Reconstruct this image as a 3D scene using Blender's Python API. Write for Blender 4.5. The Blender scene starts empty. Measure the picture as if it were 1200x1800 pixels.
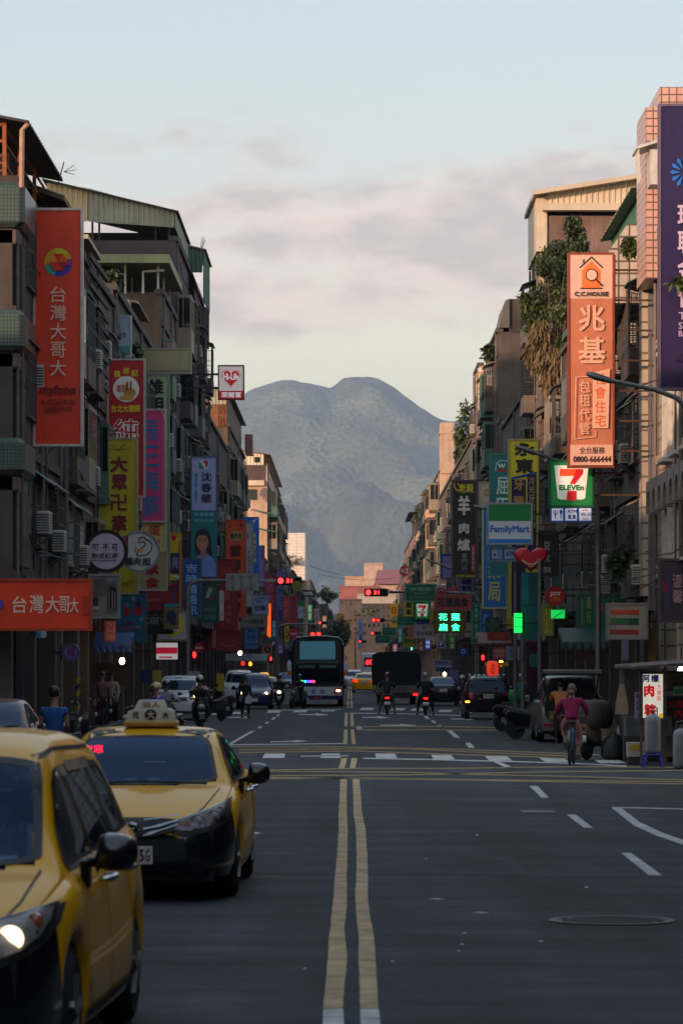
import bpy, bmesh, math, random
from mathutils import Vector, Matrix, noise
from mathutils.bvhtree import BVHTree
from mathutils.geometry import delaunay_2d_cdt

SC = bpy.context.scene
C = SC.collection
R = math.radians

# ------------------------------------------------------------------ camera, sky, sun, exposure
F, VX, VY, CH = 6250.0, 613.0, 1170.0, 2.0        # focal length in photo pixels, vanishing point, camera height
cam = bpy.data.cameras.new('camera')
cam.lens = F / 1800 * 36
cam.sensor_width = 36
cam.shift_x = -(VX - 600) / 1800
cam.shift_y = (VY - 900) / 1800
cam.clip_start, cam.clip_end = 0.5, 40000
cam.dof.use_dof = True
cam.dof.focus_distance = 110
cam.dof.aperture_fstop = 7.0
co = bpy.data.objects.new('camera', cam)
C.objects.link(co)
co.location = (0, 0, CH)
co.rotation_euler = (math.pi / 2, 0, 0)
SC.camera = co

SUN_EL, SUN_ROT = R(9.5), R(222)
world = bpy.data.worlds.new('World')
SC.world = world
world.use_nodes = True
nt = world.node_tree
nd, lk = nt.nodes, nt.links
bg = nd['Background']
sky = nd.new('ShaderNodeTexSky')
sky.sky_type = 'NISHITA'
sky.sun_disc = False
sky.sun_elevation, sky.sun_rotation = SUN_EL, SUN_ROT
sky.air_density, sky.dust_density, sky.ozone_density = 1.0, 2.2, 0.5
tc = nd.new('ShaderNodeTexCoord')


def wmath(op, a, b=None):
    n = nd.new('ShaderNodeMath')
    n.operation = op
    for i, v in enumerate((a, b)):
        if v is None:
            continue
        if isinstance(v, (int, float)):
            n.inputs[i].default_value = v
        else:
            lk.new(v, n.inputs[i])
    return n.outputs[0]


def wnoise(scale, loc, sc, detail, rough):
    mp = nd.new('ShaderNodeMapping')
    mp.inputs['Location'].default_value = loc
    mp.inputs['Scale'].default_value = sc
    lk.new(tc.outputs['Generated'], mp.inputs['Vector'])
    n = nd.new('ShaderNodeTexNoise')
    n.inputs['Scale'].default_value = scale
    n.inputs['Detail'].default_value = detail
    n.inputs['Roughness'].default_value = rough
    lk.new(mp.outputs[0], n.inputs['Vector'])
    return n.outputs['Fac']


def ramp(fac, stops):
    r = nd.new('ShaderNodeValToRGB')
    el = r.color_ramp.elements
    while len(el) > 1:
        el.remove(el[-1])
    for i, (p, c) in enumerate(stops):
        e = el[0] if i == 0 else el.new(p)
        e.position = p
        e.color = (c, c, c, 1) if isinstance(c, (int, float)) else (*c, 1)
    r.color_ramp.interpolation = 'EASE'
    lk.new(fac, r.inputs[0])
    return r.outputs[0]


# flat evening cloud banks: noise stretched along the horizon, gathered in a broad band above the hills
sep = nd.new('ShaderNodeSeparateXYZ')
lk.new(tc.outputs['Generated'], sep.inputs[0])
big = wnoise(13.0, (0.35, 0.1, 0.27), (1, 1, 2.6), 8, 0.55)
fine = wnoise(46.0, (0.1, 0.6, 0.15), (1, 1, 2.6), 7, 0.6)
band = ramp(sep.outputs['Z'], [(0.0, 0.0), (0.084, 0.08), (0.098, 0.66), (0.124, 0.62), (0.138, 0.36), (0.155, 0.2), (0.175, 0.07), (0.3, 0.1), (1.0, 0.1)])
cover = wmath('ADD', wmath('MULTIPLY', big, 1.5), wmath('MULTIPLY', fine, 0.45))
cover = wmath('ADD', wmath('SUBTRACT', cover, 0.98), band)
mask = ramp(cover, [(0.24, 0.0), (0.62, 1.0)])
mask = wmath('MULTIPLY', mask, 0.8)
shade = ramp(wmath('ADD', wmath('MULTIPLY', fine, 0.6), wmath('MULTIPLY', big, 0.4)), [(0.40, (3.8, 3.0, 2.6)), (0.60, (2.5, 2.05, 1.95))])
mixc = nd.new('ShaderNodeMix')
mixc.data_type = 'RGBA'
lk.new(mask, mixc.inputs['Factor'])
soft = nd.new('ShaderNodeMix')                     # thin high veil that evens out the blue
soft.data_type = 'RGBA'
lk.new(ramp(sep.outputs['Z'], [(0.0, 0.7), (1.0, 0.7)]), soft.inputs['Factor'])
lk.new(ramp(sep.outputs['Z'], [(0.0, (4.0, 3.3, 2.2)), (0.09, (3.9, 3.5, 2.65)), (0.13, (2.9, 2.9, 2.75)), (0.2, (2.25, 2.65, 3.0)), (1.0, (2.1, 2.7, 3.5))]), soft.inputs['B'])
lk.new(sky.outputs[0], soft.inputs['A'])
lk.new(soft.outputs['Result'], mixc.inputs['A'])
lk.new(shade, mixc.inputs['B'])
lk.new(mixc.outputs['Result'], bg.inputs['Color'])
bg.inputs['Strength'].default_value = 0.145

sl = bpy.data.lights.new('sun', 'SUN')
sl.energy = 2.3
sl.angle = R(0.6)
sl.color = (1.0, 0.62, 0.42)
so = bpy.data.objects.new('sun', sl)
C.objects.link(so)
sd = Vector((math.sin(SUN_ROT) * math.cos(SUN_EL), math.cos(SUN_ROT) * math.cos(SUN_EL), math.sin(SUN_EL)))
so.rotation_euler = (-sd).to_track_quat('-Z', 'Y').to_euler()
so.location = sd * 300

SC.view_settings.view_transform = 'Standard'
SC.view_settings.look = 'None'
SC.view_settings.exposure = 1.0
SC.view_settings.gamma = 1
SC.view_settings.use_curve_mapping = False
SC.render.engine = 'CYCLES'
SC.cycles.use_denoising = True
SC.cycles.max_bounces = 6
SC.cycles.diffuse_bounces = 3
SC.cycles.glossy_bounces = 3
SC.cycles.transparent_max_bounces = 12
SC.cycles.volume_bounces = 0
SC.cycles.caustics_reflective = SC.cycles.caustics_refractive = False
SC.cycles.sample_clamp_indirect = 4

random.seed(7)
rnd = random.Random(11)
U = rnd.uniform


# ------------------------------------------------------------------ pixel -> place
def px(x, d):
    return (x - VX) * d / F


def pz(y, d):
    return CH - (y - VY) * d / F


def gd(y):                                          # depth of a ground point seen at photo row y
    return CH * F / (y - VY)


# ------------------------------------------------------------------ materials
MATS = {}


def s2l(c):
    return tuple(((v / 255) / 12.92 if v / 255 <= .04045 else ((v / 255 + .055) / 1.055) ** 2.4) for v in c)


def hx(s):
    s = s.lstrip('#')
    return s2l(tuple(int(s[i:i + 2], 16) for i in (0, 2, 4)))


def mat(name, col=(.5, .5, .5), rough=.6, metal=0, var=.12, scale=2.5, bump=0, coat=0, emit=0, ecol=None, stain=0, spec=.5,
        stretch=(1, 1, 1), trans=0):
    """Procedural surface: base colour broken up by two noises, optional rain streaks, bump and emission."""
    if name in MATS:
        return MATS[name]
    if isinstance(col, str):
        col = hx(col)
    m = bpy.data.materials.new(name)
    MATS[name] = m
    m.use_nodes = True
    t = m.node_tree
    b = t.nodes['Principled BSDF']
    b.inputs['Roughness'].default_value = rough
    b.inputs['Metallic'].default_value = metal
    b.inputs['Specular IOR Level'].default_value = spec
    if coat:
        b.inputs['Coat Weight'].default_value = coat
        b.inputs['Coat Roughness'].default_value = .04
    tcn = t.nodes.new('ShaderNodeTexCoord')
    mp = t.nodes.new('ShaderNodeMapping')
    mp.inputs['Scale'].default_value = stretch
    t.links.new(tcn.outputs['Object'], mp.inputs[0])
    n1 = t.nodes.new('ShaderNodeTexNoise')
    n1.inputs['Scale'].default_value = scale
    n1.inputs['Detail'].default_value = 8
    n1.inputs['Roughness'].default_value = .62
    t.links.new(mp.outputs[0], n1.inputs['Vector'])
    rp = t.nodes.new('ShaderNodeValToRGB')
    rp.color_ramp.elements[0].position = .3
    rp.color_ramp.elements[1].position = .7
    lo = tuple(max(0, c * (1 - 1.6 * var)) for c in col)
    hi = tuple(min(1, c * (1 + var)) for c in col)
    rp.color_ramp.elements[0].color = (*lo, 1)
    rp.color_ramp.elements[1].color = (*hi, 1)
    t.links.new(n1.outputs['Fac'], rp.inputs[0])
    out = rp.outputs[0]
    if stain:
        mp2 = t.nodes.new('ShaderNodeMapping')
        mp2.inputs['Scale'].default_value = (2.2, 2.2, .16)
        t.links.new(tcn.outputs['Object'], mp2.inputs[0])
        n2 = t.nodes.new('ShaderNodeTexNoise')
        n2.inputs['Scale'].default_value = 1.6
        n2.inputs['Detail'].default_value = 10
        n2.inputs['Roughness'].default_value = .7
        t.links.new(mp2.outputs[0], n2.inputs['Vector'])
        r2 = t.nodes.new('ShaderNodeValToRGB')
        r2.color_ramp.elements[0].position = .48
        r2.color_ramp.elements[0].color = (0, 0, 0, 1)
        r2.color_ramp.elements[1].position = .72
        r2.color_ramp.elements[1].color = (stain, stain, stain, 1)
        t.links.new(n2.outputs['Fac'], r2.inputs[0])
        mx = t.nodes.new('ShaderNodeMix')
        mx.data_type = 'RGBA'
        t.links.new(r2.outputs[0], mx.inputs['Factor'])
        t.links.new(out, mx.inputs['A'])
        mx.inputs['B'].default_value = (.045, .036, .03, 1)
        out = mx.outputs['Result']
    t.links.new(out, b.inputs['Base Color'])
    if bump:
        bp = t.nodes.new('ShaderNodeBump')
        bp.inputs['Strength'].default_value = bump
        bp.inputs['Distance'].default_value = .02
        n3 = t.nodes.new('ShaderNodeTexNoise')
        n3.inputs['Scale'].default_value = scale * 9
        n3.inputs['Detail'].default_value = 5
        t.links.new(mp.outputs[0], n3.inputs['Vector'])
        t.links.new(n3.outputs['Fac'], bp.inputs['Height'])
        t.links.new(bp.outputs[0], b.inputs['Normal'])
    if emit:
        b.inputs['Emission Color'].default_value = (*(ecol or col), 1)
        b.inputs['Emission Strength'].default_value = emit
    if trans:
        b.inputs['Transmission Weight'].default_value = trans
    return m


def tilemat(name, col, grout, tw, th, rough=.35, var=.1, stain=.35, axis='x'):
    """Small glazed facade tiles: brick texture on the wall plane, grout darker and recessed by bump."""
    if name in MATS:
        return MATS[name]
    m = mat(name, col, rough, 0, var, 1.2, 0, 0, 0, None, stain)
    t = m.node_tree
    b = t.nodes['Principled BSDF']
    src = b.inputs['Base Color'].links[0].from_socket
    geo = t.nodes.new('ShaderNodeNewGeometry')
    pos = t.nodes.new('ShaderNodeSeparateXYZ')
    t.links.new(geo.outputs['Position'], pos.inputs[0])
    add = t.nodes.new('ShaderNodeMath')
    add.operation = 'ADD'
    t.links.new(pos.outputs['X'], add.inputs[0])
    t.links.new(pos.outputs['Y'], add.inputs[1])
    cmb = t.nodes.new('ShaderNodeCombineXYZ')
    t.links.new(add.outputs[0], cmb.inputs['X'])
    t.links.new(pos.outputs['Z'], cmb.inputs['Y'])
    br = t.nodes.new('ShaderNodeTexBrick')
    br.offset = 0
    br.inputs['Scale'].default_value = 1
    br.inputs['Brick Width'].default_value = tw
    br.inputs['Row Height'].default_value = th
    br.inputs['Mortar Size'].default_value = min(tw, th) * .09
    br.inputs['Mortar Smooth'].default_value = .1
    t.links.new(cmb.outputs[0], br.inputs['Vector'])
    t.links.new(src, br.inputs['Color1'])
    t.links.new(src, br.inputs['Color2'])
    if isinstance(grout, str):
        grout = hx(grout)
    br.inputs['Mortar'].default_value = (*grout, 1)
    t.links.new(br.outputs['Color'], b.inputs['Base Color'])
    bp = t.nodes.new('ShaderNodeBump')
    bp.inputs['Strength'].default_value = .5
    bp.inputs['Distance'].default_value = -.01
    t.links.new(br.outputs['Fac'], bp.inputs['Height'])
    t.links.new(bp.outputs[0], b.inputs['Normal'])
    return m


def glassmat(name, tint, rough=.02, clear=0.0, ior=1.5, gc=(.95, .97, 1)):
    """Window or car glass: fresnel mirror over a dark body, or over a tinted clear pane."""
    if name in MATS:
        return MATS[name]
    m = bpy.data.materials.new(name)
    MATS[name] = m
    m.use_nodes = True
    t = m.node_tree
    t.nodes.remove(t.nodes['Principled BSDF'])
    out = t.nodes['Material Output']
    gl = t.nodes.new('ShaderNodeBsdfGlossy')
    gl.inputs['Roughness'].default_value = rough
    gl.inputs['Color'].default_value = (*gc, 1)
    nz = t.nodes.new('ShaderNodeTexNoise')
    nz.inputs['Scale'].default_value = .9
    bp = t.nodes.new('ShaderNodeBump')
    bp.inputs['Strength'].default_value = .03
    t.links.new(nz.outputs['Fac'], bp.inputs['Height'])
    t.links.new(bp.outputs[0], gl.inputs['Normal'])
    if clear:
        body = t.nodes.new('ShaderNodeBsdfTransparent')
        body.inputs['Color'].default_value = (*[c * clear for c in tint], 1)
    else:
        body = t.nodes.new('ShaderNodeBsdfDiffuse')
        body.inputs['Color'].default_value = (*tint, 1)
    fr = t.nodes.new('ShaderNodeFresnel')
    fr.inputs['IOR'].default_value = ior
    mx = t.nodes.new('ShaderNodeMixShader')
    t.links.new(fr.outputs[0], mx.inputs[0])
    t.links.new(body.outputs[0], mx.inputs[1])
    t.links.new(gl.outputs[0], mx.inputs[2])
    t.links.new(mx.outputs[0], out.inputs['Surface'])
    return m


def vivid(h, k):                                   # enamel and vinyl are purer than the hex estimate read off a shaded sign
    c = hx(h)
    lo, hi = min(c), max(c)
    q = [v - .4 * lo for v in c]
    return tuple(v * hi / max(q) * k for v in q)


def paint(h):                                      # sign board / enamel colour from a hex string
    return mat('enamel_' + h.lstrip('#'), vivid(h, .95), .5, 0, .09, 1.6, 0, 0, 0, None, .22)


def ink(h):
    return mat('ink_' + h.lstrip('#'), vivid(h, .95), .6, 0, .06, 3)


def glow(h, e):
    return mat('glow_%s_%g' % (h.lstrip('#'), e), h, .5, 0, 0, 3, emit=e)


# ------------------------------------------------------------------ mesh builder
class MB:
    def __init__(s):
        s.v, s.f, s.m, s.cm = [], [], [], 0

    def add(s, vs, fs):
        o = len(s.v)
        s.v += [tuple(v) for v in vs]
        s.f += [tuple(i + o for i in f) for f in fs]
        s.m += [s.cm] * len(fs)
        return s

    def box(s, x0, x1, y0, y1, z0, z1):
        x0, x1 = min(x0, x1), max(x0, x1)
        return s.add([(x0, y0, z0), (x1, y0, z0), (x1, y1, z0), (x0, y1, z0), (x0, y0, z1), (x1, y0, z1), (x1, y1, z1), (x0, y1, z1)],
                     [(0, 3, 2, 1), (4, 5, 6, 7), (0, 1, 5, 4), (1, 2, 6, 5), (2, 3, 7, 6), (3, 0, 4, 7)])

    def cbox(s, c, d, b=.0):                        # centred box with chamfered vertical and horizontal edges
        x, y, z = d[0] / 2, d[1] / 2, d[2] / 2
        if not b:
            return s.box(c[0] - x, c[0] + x, c[1] - y, c[1] + y, c[2] - z, c[2] + z)
        rings = []
        for zz, i in ((-z, b), (-z + b, 0), (z - b, 0), (z, b)):
            xx, yy = x - i, y - i
            k = b
            rings.append([(c[0] + p, c[1] + q, c[2] + zz) for p, q in ((-xx + k, -yy), (xx - k, -yy), (xx, -yy + k), (xx, yy - k), (xx - k, yy), (-xx + k, yy), (-xx, yy - k), (-xx, -yy + k))])
        return s.loft(rings)

    def loft(s, rings, caps=True, close=True):
        n = len(rings[0])
        vs = [p for r in rings for p in r]
        fs = []
        for i in range(len(rings) - 1):
            for j in range(n if close else n - 1):
                k = (j + 1) % n
                fs.append((i * n + j, i * n + k, (i + 1) * n + k, (i + 1) * n + j))
        if caps:
            fs.append(tuple(range(n - 1, -1, -1)))
            fs.append(tuple(range((len(rings) - 1) * n, len(rings) * n)))
        return s.add(vs, fs)

    def cyl(s, p, q, r, r2=None, n=8):
        return s.tube([p, q], [r, r if r2 is None else r2], n)

    def tube(s, pts, r, n=6):
        pts = [Vector(p) for p in pts]
        rr = r if isinstance(r, (list, tuple)) else [r] * len(pts)
        rings = []
        up = None
        for i, p in enumerate(pts):
            a = pts[max(0, i - 1)]
            b = pts[min(len(pts) - 1, i + 1)]
            t = (b - a)
            if t.length < 1e-9:
                t = Vector((0, 0, 1))
            t.normalize()
            if up is None:
                up = Vector((0, 0, 1)) if abs(t.z) < .9 else Vector((1, 0, 0))
            u = t.cross(up)
            if u.length < 1e-6:
                u = t.cross(Vector((0, 1, 0)))
            u.normalize()
            w = u.cross(t)
            rings.append([tuple(p + (u * math.cos(k * 2 * math.pi / n) + w * math.sin(k * 2 * math.pi / n)) * rr[i]) for k in range(n)])
        return s.loft(rings)

    def lathe(s, c, prof, n=16, axis='z'):
        rings = []
        for r, h in prof:
            ring = []
            for k in range(n):
                a = k * 2 * math.pi / n
                p, q = r * math.cos(a), r * math.sin(a)
                ring.append((c[0] + p, c[1] + q, c[2] + h) if axis == 'z' else (c[0] + h, c[1] + p, c[2] + q) if axis == 'x' else (c[0] + p, c[1] + h, c[2] + q))
            rings.append(ring)
        return s.loft(rings)

    def rim(s, c, r0, r1, y0, y1, n=48):            # open ring round a disc facing -Y
        rg = [[(c[0] + r * math.cos(k * 2 * math.pi / n), y, c[1] + r * math.sin(k * 2 * math.pi / n)) for k in range(n)] for r, y in ((r0, y0), (r1, y0), (r1, y1), (r0, y1), (r0, y0))]
        return s.loft(rg, caps=False)

    def sph(s, c, r, nu=10, nv=7):
        if not isinstance(r, (tuple, list)):
            r = (r, r, r)
        rings = []
        for i in range(nv + 1):
            a = math.pi * (i / nv) * .998 + .001
            rings.append([(c[0] + r[0] * math.sin(a) * math.cos(k * 2 * math.pi / nu), c[1] + r[1] * math.sin(a) * math.sin(k * 2 * math.pi / nu), c[2] - r[2] * math.cos(a)) for k in range(nu)])
        return s.loft(rings)

    def prism(s, poly, a, b, axis='y'):             # outline (u,v) extruded along an axis from a to b
        def P(u, v, w):
            return (u, w, v) if axis == 'y' else (w, u, v) if axis == 'x' else (u, v, w)
        n = len(poly)
        vs = [P(u, v, a) for u, v in poly] + [P(u, v, b) for u, v in poly]
        fs = [tuple(range(n)), tuple(range(2 * n - 1, n - 1, -1))] + [(i, n + i, n + (i + 1) % n, (i + 1) % n) for i in range(n)]
        return s.add(vs, fs)

    def bar(s, p, q, w=.04, h=None):                # square bar between two points
        h = h or w
        p, q = Vector(p), Vector(q)
        t = (q - p).normalized()
        u = t.cross(Vector((0, 0, 1)) if abs(t.z) < .95 else Vector((0, 1, 0))).normalized()
        v = u.cross(t)
        o = [(-w / 2, -h / 2), (w / 2, -h / 2), (w / 2, h / 2), (-w / 2, h / 2)]
        return s.loft([[tuple(e + u * a + v * b) for a, b in o] for e in (p, q)])

    def xf(s, M):
        s.v = [tuple(M @ Vector(v)) for v in s.v]
        return s

    def mesh(s, name, m, smooth=False, fix=True):
        me = bpy.data.meshes.new(name)
        me.from_pydata(s.v, [], s.f)
        for k in (m if isinstance(m, (list, tuple)) else [m]):
            me.materials.append(k)
        if any(s.m):
            me.polygons.foreach_set('material_index', s.m)
        bm = bmesh.new()
        bm.from_mesh(me)
        if fix:
            bmesh.ops.recalc_face_normals(bm, faces=bm.faces)
        bm.to_mesh(me)
        bm.free()
        if smooth:
            me.shade_smooth()
            if smooth is not True:
                me.set_sharp_from_angle(angle=R(smooth))
        return me

    def build(s, name, m, parent=None, smooth=False, loc=None, W=True):
        """One mesh object. With W the vertices are world points and are moved into the parent's frame."""
        o_ = Vector((0, 0, 0))
        if parent is not None and W:
            q = parent
            while q is not None:
                o_ = o_ + q.location
                q = q.parent
            s.v = [(v[0] - o_.x, v[1] - o_.y, v[2] - o_.z) for v in s.v]
        ob = bpy.data.objects.new(name, s.mesh(name, m, smooth))
        C.objects.link(ob)
        if parent is not None:
            ob.parent = parent
        if loc:
            ob.location = loc
        return ob


def tag(o, label=None, cat=None, group=None, kind=None):
    for k, v in (('label', label), ('category', cat), ('group', group), ('kind', kind)):
        if v:
            o[k] = v
    return o


def thing(name, label, cat, loc=(0, 0, 0), rz=0, group=None):
    o = bpy.data.objects.new(name, None)
    o.empty_display_size = .2
    C.objects.link(o)
    o.location = loc
    o.rotation_euler = (0, 0, rz)
    return tag(o, label, cat, group)


def inst(name, me, parent, loc, rz=0, sc=None):     # another object on shared mesh data
    o = bpy.data.objects.new(name, me)
    C.objects.link(o)
    o.parent = parent
    o.location = loc
    o.rotation_euler = (0, 0, rz)
    if sc:
        o.scale = sc
    return o


def copy_tree(o, parent=None):
    c = o.copy()
    C.objects.link(c)
    c.parent = parent
    for ch in o.children:
        copy_tree(ch, c)
    return c


# ------------------------------------------------------------------ lettering
FC = bpy.data.curves.new('lettering_source', 'FONT')
FO = bpy.data.objects.new('lettering_source', FC)
GL = {}


def glyph(t):
    k = t
    if k not in GL:
        FC.body = t
        FC.resolution_u = 2
        me = bpy.data.meshes.new_from_object(FO)
        vs = [(v.co.x, v.co.y) for v in me.vertices]
        fs = [tuple(p.vertices) for p in me.polygons]
        bpy.data.meshes.remove(me)
        xs, ys = [v[0] for v in vs], [v[1] for v in vs]
        GL[k] = (vs, fs, min(xs), max(xs), min(ys), max(ys))
    return GL[k]


def put(mb, t, x0, z0, x1, z1, y, bold=.02, rev=1):
    """Fit the string into the rectangle x0..x1, z0..z1 on the plane Y=y; weight comes from shifted overlays."""
    vs, fs, a, b, c, d = glyph(t)
    if len(t) == 1 and t in '1-.':
        w = (x1 - x0) * .35
        m = (x0 + x1) / 2
        x0, x1 = m - w / 2, m + w / 2
    em = min((x1 - x0) / (b - a), (z1 - z0) / (d - c))
    r = (max(bold, 0) * .9 + .012) * em
    x0, x1, z0, z1 = x0 + r, x1 - r, z0 + r, z1 - r
    n = 1 if bold < 0 else 4 if bold < .025 else 7
    for i in range(n):
        ox, oz = r * math.cos(.8 + i * 2 * math.pi / n), r * math.sin(.8 + i * 2 * math.pi / n)
        mb.add([(x0 + (u - a) / (b - a) * (x1 - x0) + ox, y - i * .0004, z0 + (v - c) / (d - c) * (z1 - z0) + oz) for u, v in vs], fs)
# ------------------------------------------------------------------ setting: ground, road, paint, hills, haze
XL, XR = -7.7, 8.2                                  # building lines left and right

gm = mat('ground_soil', (.06, .062, .045), .95, 0, .35, .02, .4)
g = MB()
g.box(-6900, 6900, -380, 10900, -.6, -.02)
tag(g.build('ground', gm), kind='structure')

am = mat('asphalt', (.027, .0262, .034), .82, 0, .32, .55, .9, spec=.35, stretch=(1.6, .35, 1))
t = am.node_tree
b_ = t.nodes['Principled BSDF']
src = b_.inputs['Base Color'].links[0].from_socket
geo = t.nodes.new('ShaderNodeNewGeometry')
mp = t.nodes.new('ShaderNodeMapping')
mp.inputs['Scale'].default_value = (.9, .025, 1)
t.links.new(geo.outputs['Position'], mp.inputs[0])
wv = t.nodes.new('ShaderNodeTexNoise')              # wheel tracks and oil along the lanes
wv.inputs['Scale'].default_value = 1.0
wv.inputs['Detail'].default_value = 6
t.links.new(mp.outputs[0], wv.inputs['Vector'])
sp = t.nodes.new('ShaderNodeTexNoise')              # aggregate
sp.inputs['Scale'].default_value = 42
sp.inputs['Detail'].default_value = 3
t.links.new(geo.outputs['Position'], sp.inputs['Vector'])
mp3 = t.nodes.new('ShaderNodeMapping')
mp3.inputs['Scale'].default_value = (.22, 1.1, 1)
t.links.new(geo.outputs['Position'], mp3.inputs[0])
cr = t.nodes.new('ShaderNodeTexNoise')              # cross streaks left by the paver and patching
cr.inputs['Scale'].default_value = .9
cr.inputs['Detail'].default_value = 7
cr.inputs['Roughness'].default_value = .7
t.links.new(mp3.outputs[0], cr.inputs['Vector'])


def mulmix(a, fac, lo, hi):
    mr = t.nodes.new('ShaderNodeMapRange')
    mr.inputs['From Min'].default_value, mr.inputs['From Max'].default_value = .39, .61
    mr.inputs['To Min'].default_value, mr.inputs['To Max'].default_value = lo, hi
    t.links.new(fac, mr.inputs['Value'])
    v = t.nodes.new('ShaderNodeVectorMath')
    v.operation = 'SCALE'
    t.links.new(a, v.inputs[0])
    t.links.new(mr.outputs[0], v.inputs['Scale'])
    return v.outputs[0]


o1 = mulmix(mulmix(mulmix(src, wv.outputs['Fac'], .72, 1.35), sp.outputs['Fac'], .62, 1.4), cr.outputs['Fac'], .5, 1.65)
t.links.new(o1, b_.inputs['Base Color'])

road_mb = MB()
CROSS = [(62, 81), (138, 166)]                      # the two cross streets
for y0, y1 in ((-60, 62), (81, 138), (166, 640)):
    road_mb.add([(-7.35, y0, 0), (7.8, y0, 0), (7.8, y1, 0), (-7.35, y1, 0)], [(0, 1, 2, 3)])
for y0, y1 in CROSS:
    road_mb.add([(-60, y0, 0), (60, y0, 0), (60, y1, 0), (-60, y1, 0)], [(0, 1, 2, 3)])
road_mb.add([(-7.35, 640, 0), (7.8, 640, 0), (22, 960, 0), (4, 960, 0)], [(0, 1, 2, 3)])
road = tag(road_mb.build('road', am), kind='structure')

WHITE = mat('road_white', (.60, .585, .55), .8, 0, .3, 4, .5)
YEL = mat('road_yellow', (.56, .385, .19), .8, 0, .3, 3, .5)
YELF = mat('road_yellow_thin', (.34, .235, .095), .85, 0, .3, 4, .4)


def G(x, y):
    d = gd(y)
    return px(x, d), d


def paintpoly(name, pts, m, z=.006):
    q = [G(x, y) for x, y in pts]
    mb = MB()
    n = len(q)
    mb.add([(x, y, 0.001) for x, y in q] + [(x, y, z) for x, y in q],
           [tuple(range(n, 2 * n))] + [(i, (i + 1) % n, n + (i + 1) % n, n + i) for i in range(n)])
    return mb.build(name, m, road)


def paintstrip(name, rows, m):
    """rows: (y, x_left, x_right) from far to near; edges get a hand-painted waver."""
    L, Rr = [], []
    for i in range(len(rows) - 1):
        (y0, a0, b0), (y1, a1, b1) = rows[i], rows[i + 1]
        k = max(2, int(abs(y1 - y0) / 5))
        for j in range(k):
            f = j / k
            y = y0 + (y1 - y0) * f
            w = (b0 + (b1 - b0) * f) - (a0 + (a1 - a0) * f)
            L.append((a0 + (a1 - a0) * f + U(-.02, .02) * w, y))
            Rr.append((b0 + (b1 - b0) * f + U(-.02, .02) * w, y))
    y, a, b = rows[-1]
    L.append((a, y))
    Rr.append((b, y))
    return paintpoly(name, L + Rr[::-1], m)


lineL = [(1370, 598, 609.5), (1395, 597, 609), (1430, 595, 609.5), (1460, 595, 611), (1500, 592.5, 610.5), (1548, 588, 609), (1570, 587, 609.5), (1600, 583.5, 609), (1630, 581, 605), (1650, 577.5, 606), (1680, 577, 610), (1710, 574, 608), (1735, 572, 605), (1774, 568, 602)]
lineR = [(1370, 619.5, 631), (1395, 620.5, 633.5), (1430, 621, 636), (1460, 625.5, 642.5), (1500, 626.5, 645), (1548, 626, 646.5), (1570, 624, 646), (1600, 625.5, 648.5), (1630, 628, 653.5), (1650, 631, 657.5), (1680, 629.5, 659), (1710, 631, 661), (1735, 632, 662), (1774, 632.5, 665)]
paintstrip('centre_line', lineL, YEL)
paintstrip('centre_line', lineR, YEL)
for rows in ([(1333, 600, 610), (1342, 598, 608), (1351, 594, 605)], [(1333, 617.5, 628), (1342, 616, 626), (1351, 614, 624)],
             [(1282.5, 604.3, 610.8), (1308, 603, 610.5)], [(1282.5, 616, 622), (1308, 618, 625)],
             [(1253, 606.5, 611), (1276.5, 604.5, 610.5)], [(1253, 615, 620.4), (1276.5, 616, 622)],
             [(1232, 610, 613.3), (1244.5, 609.5, 613)], [(1232, 616, 619.6), (1244.5, 616, 620)],
             [(1214, 611.3, 613.6), (1229, 610.6, 613.3)], [(1214, 615.6, 618), (1229, 616, 619)],
             [(1202, 611.6, 613.4), (1211, 611.6, 613.6)], [(1202, 615, 616.6), (1211, 615.4, 617.6)],
             [(1189, 612.4, 613.4), (1199, 612.2, 613.4)]):
    paintstrip('centre_line', rows, YEL)
for a, b, c, d in ((568, 603, 566, 606), (633, 665.5, 634.5, 671.5)):
    paintpoly('white_line_end', [(a, 1775.5), (b, 1775.5), (d, 1830), (c, 1830)], WHITE)
paintpoly('yellow_dash', [(625.5, 1277), (636, 1277), (637.5, 1283), (627, 1283)], YEL)

for q in ([(930, 1382), (944, 1382), (964, 1402.5), (951, 1402.5)], [(995.5, 1432.5), (1011, 1432.5), (1041, 1455.5), (1025, 1455.5)], [(1091, 1500), (1108, 1500), (1162, 1539), (1139, 1539)],
          [(783, 1283), (792, 1283), (808, 1297), (799, 1297)], [(817, 1306), (826, 1306), (834, 1314.5), (823, 1314.5)], [(865, 1338.5), (876, 1338.5), (902, 1350), (889, 1350)],
          [(769, 1274.5), (774, 1274.5), (780, 1278), (774, 1278)], [(757, 1266.5), (762, 1266.5), (767, 1271), (761, 1271)], [(744, 1258.5), (749, 1258.5), (755, 1264), (749, 1264)],
          [(399, 1309), (441, 1285), (448, 1285), (406, 1309)], [(452, 1280), (456, 1277), (462, 1277), (458, 1280)], [(464, 1272), (468, 1269), (474, 1269), (471, 1272)], [(476, 1265), (480, 1261), (485, 1261), (482, 1265)], [(485, 1259), (488, 1256), (492, 1256), (490, 1259)],
          [(1230, 1600), (1253, 1600), (1330, 1660), (1300, 1660)]):
    paintpoly('lane_dash', q, WHITE)
for a, b in ((463, 502), (564, 599), (660, 697), (760, 797), (856, 896), (953, 995), (1048, 1092)):
    s = (a - 613) * .045
    y = 1324 + (max(a - 660, 0)) * .024
    paintpoly('crossing_block', [(a - s * .4, y + 1), (b - 3 - s * .3, y + 1), (b + s * .35, y + 8.5), (a + s * .3, y + 8.5)], WHITE)
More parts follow.
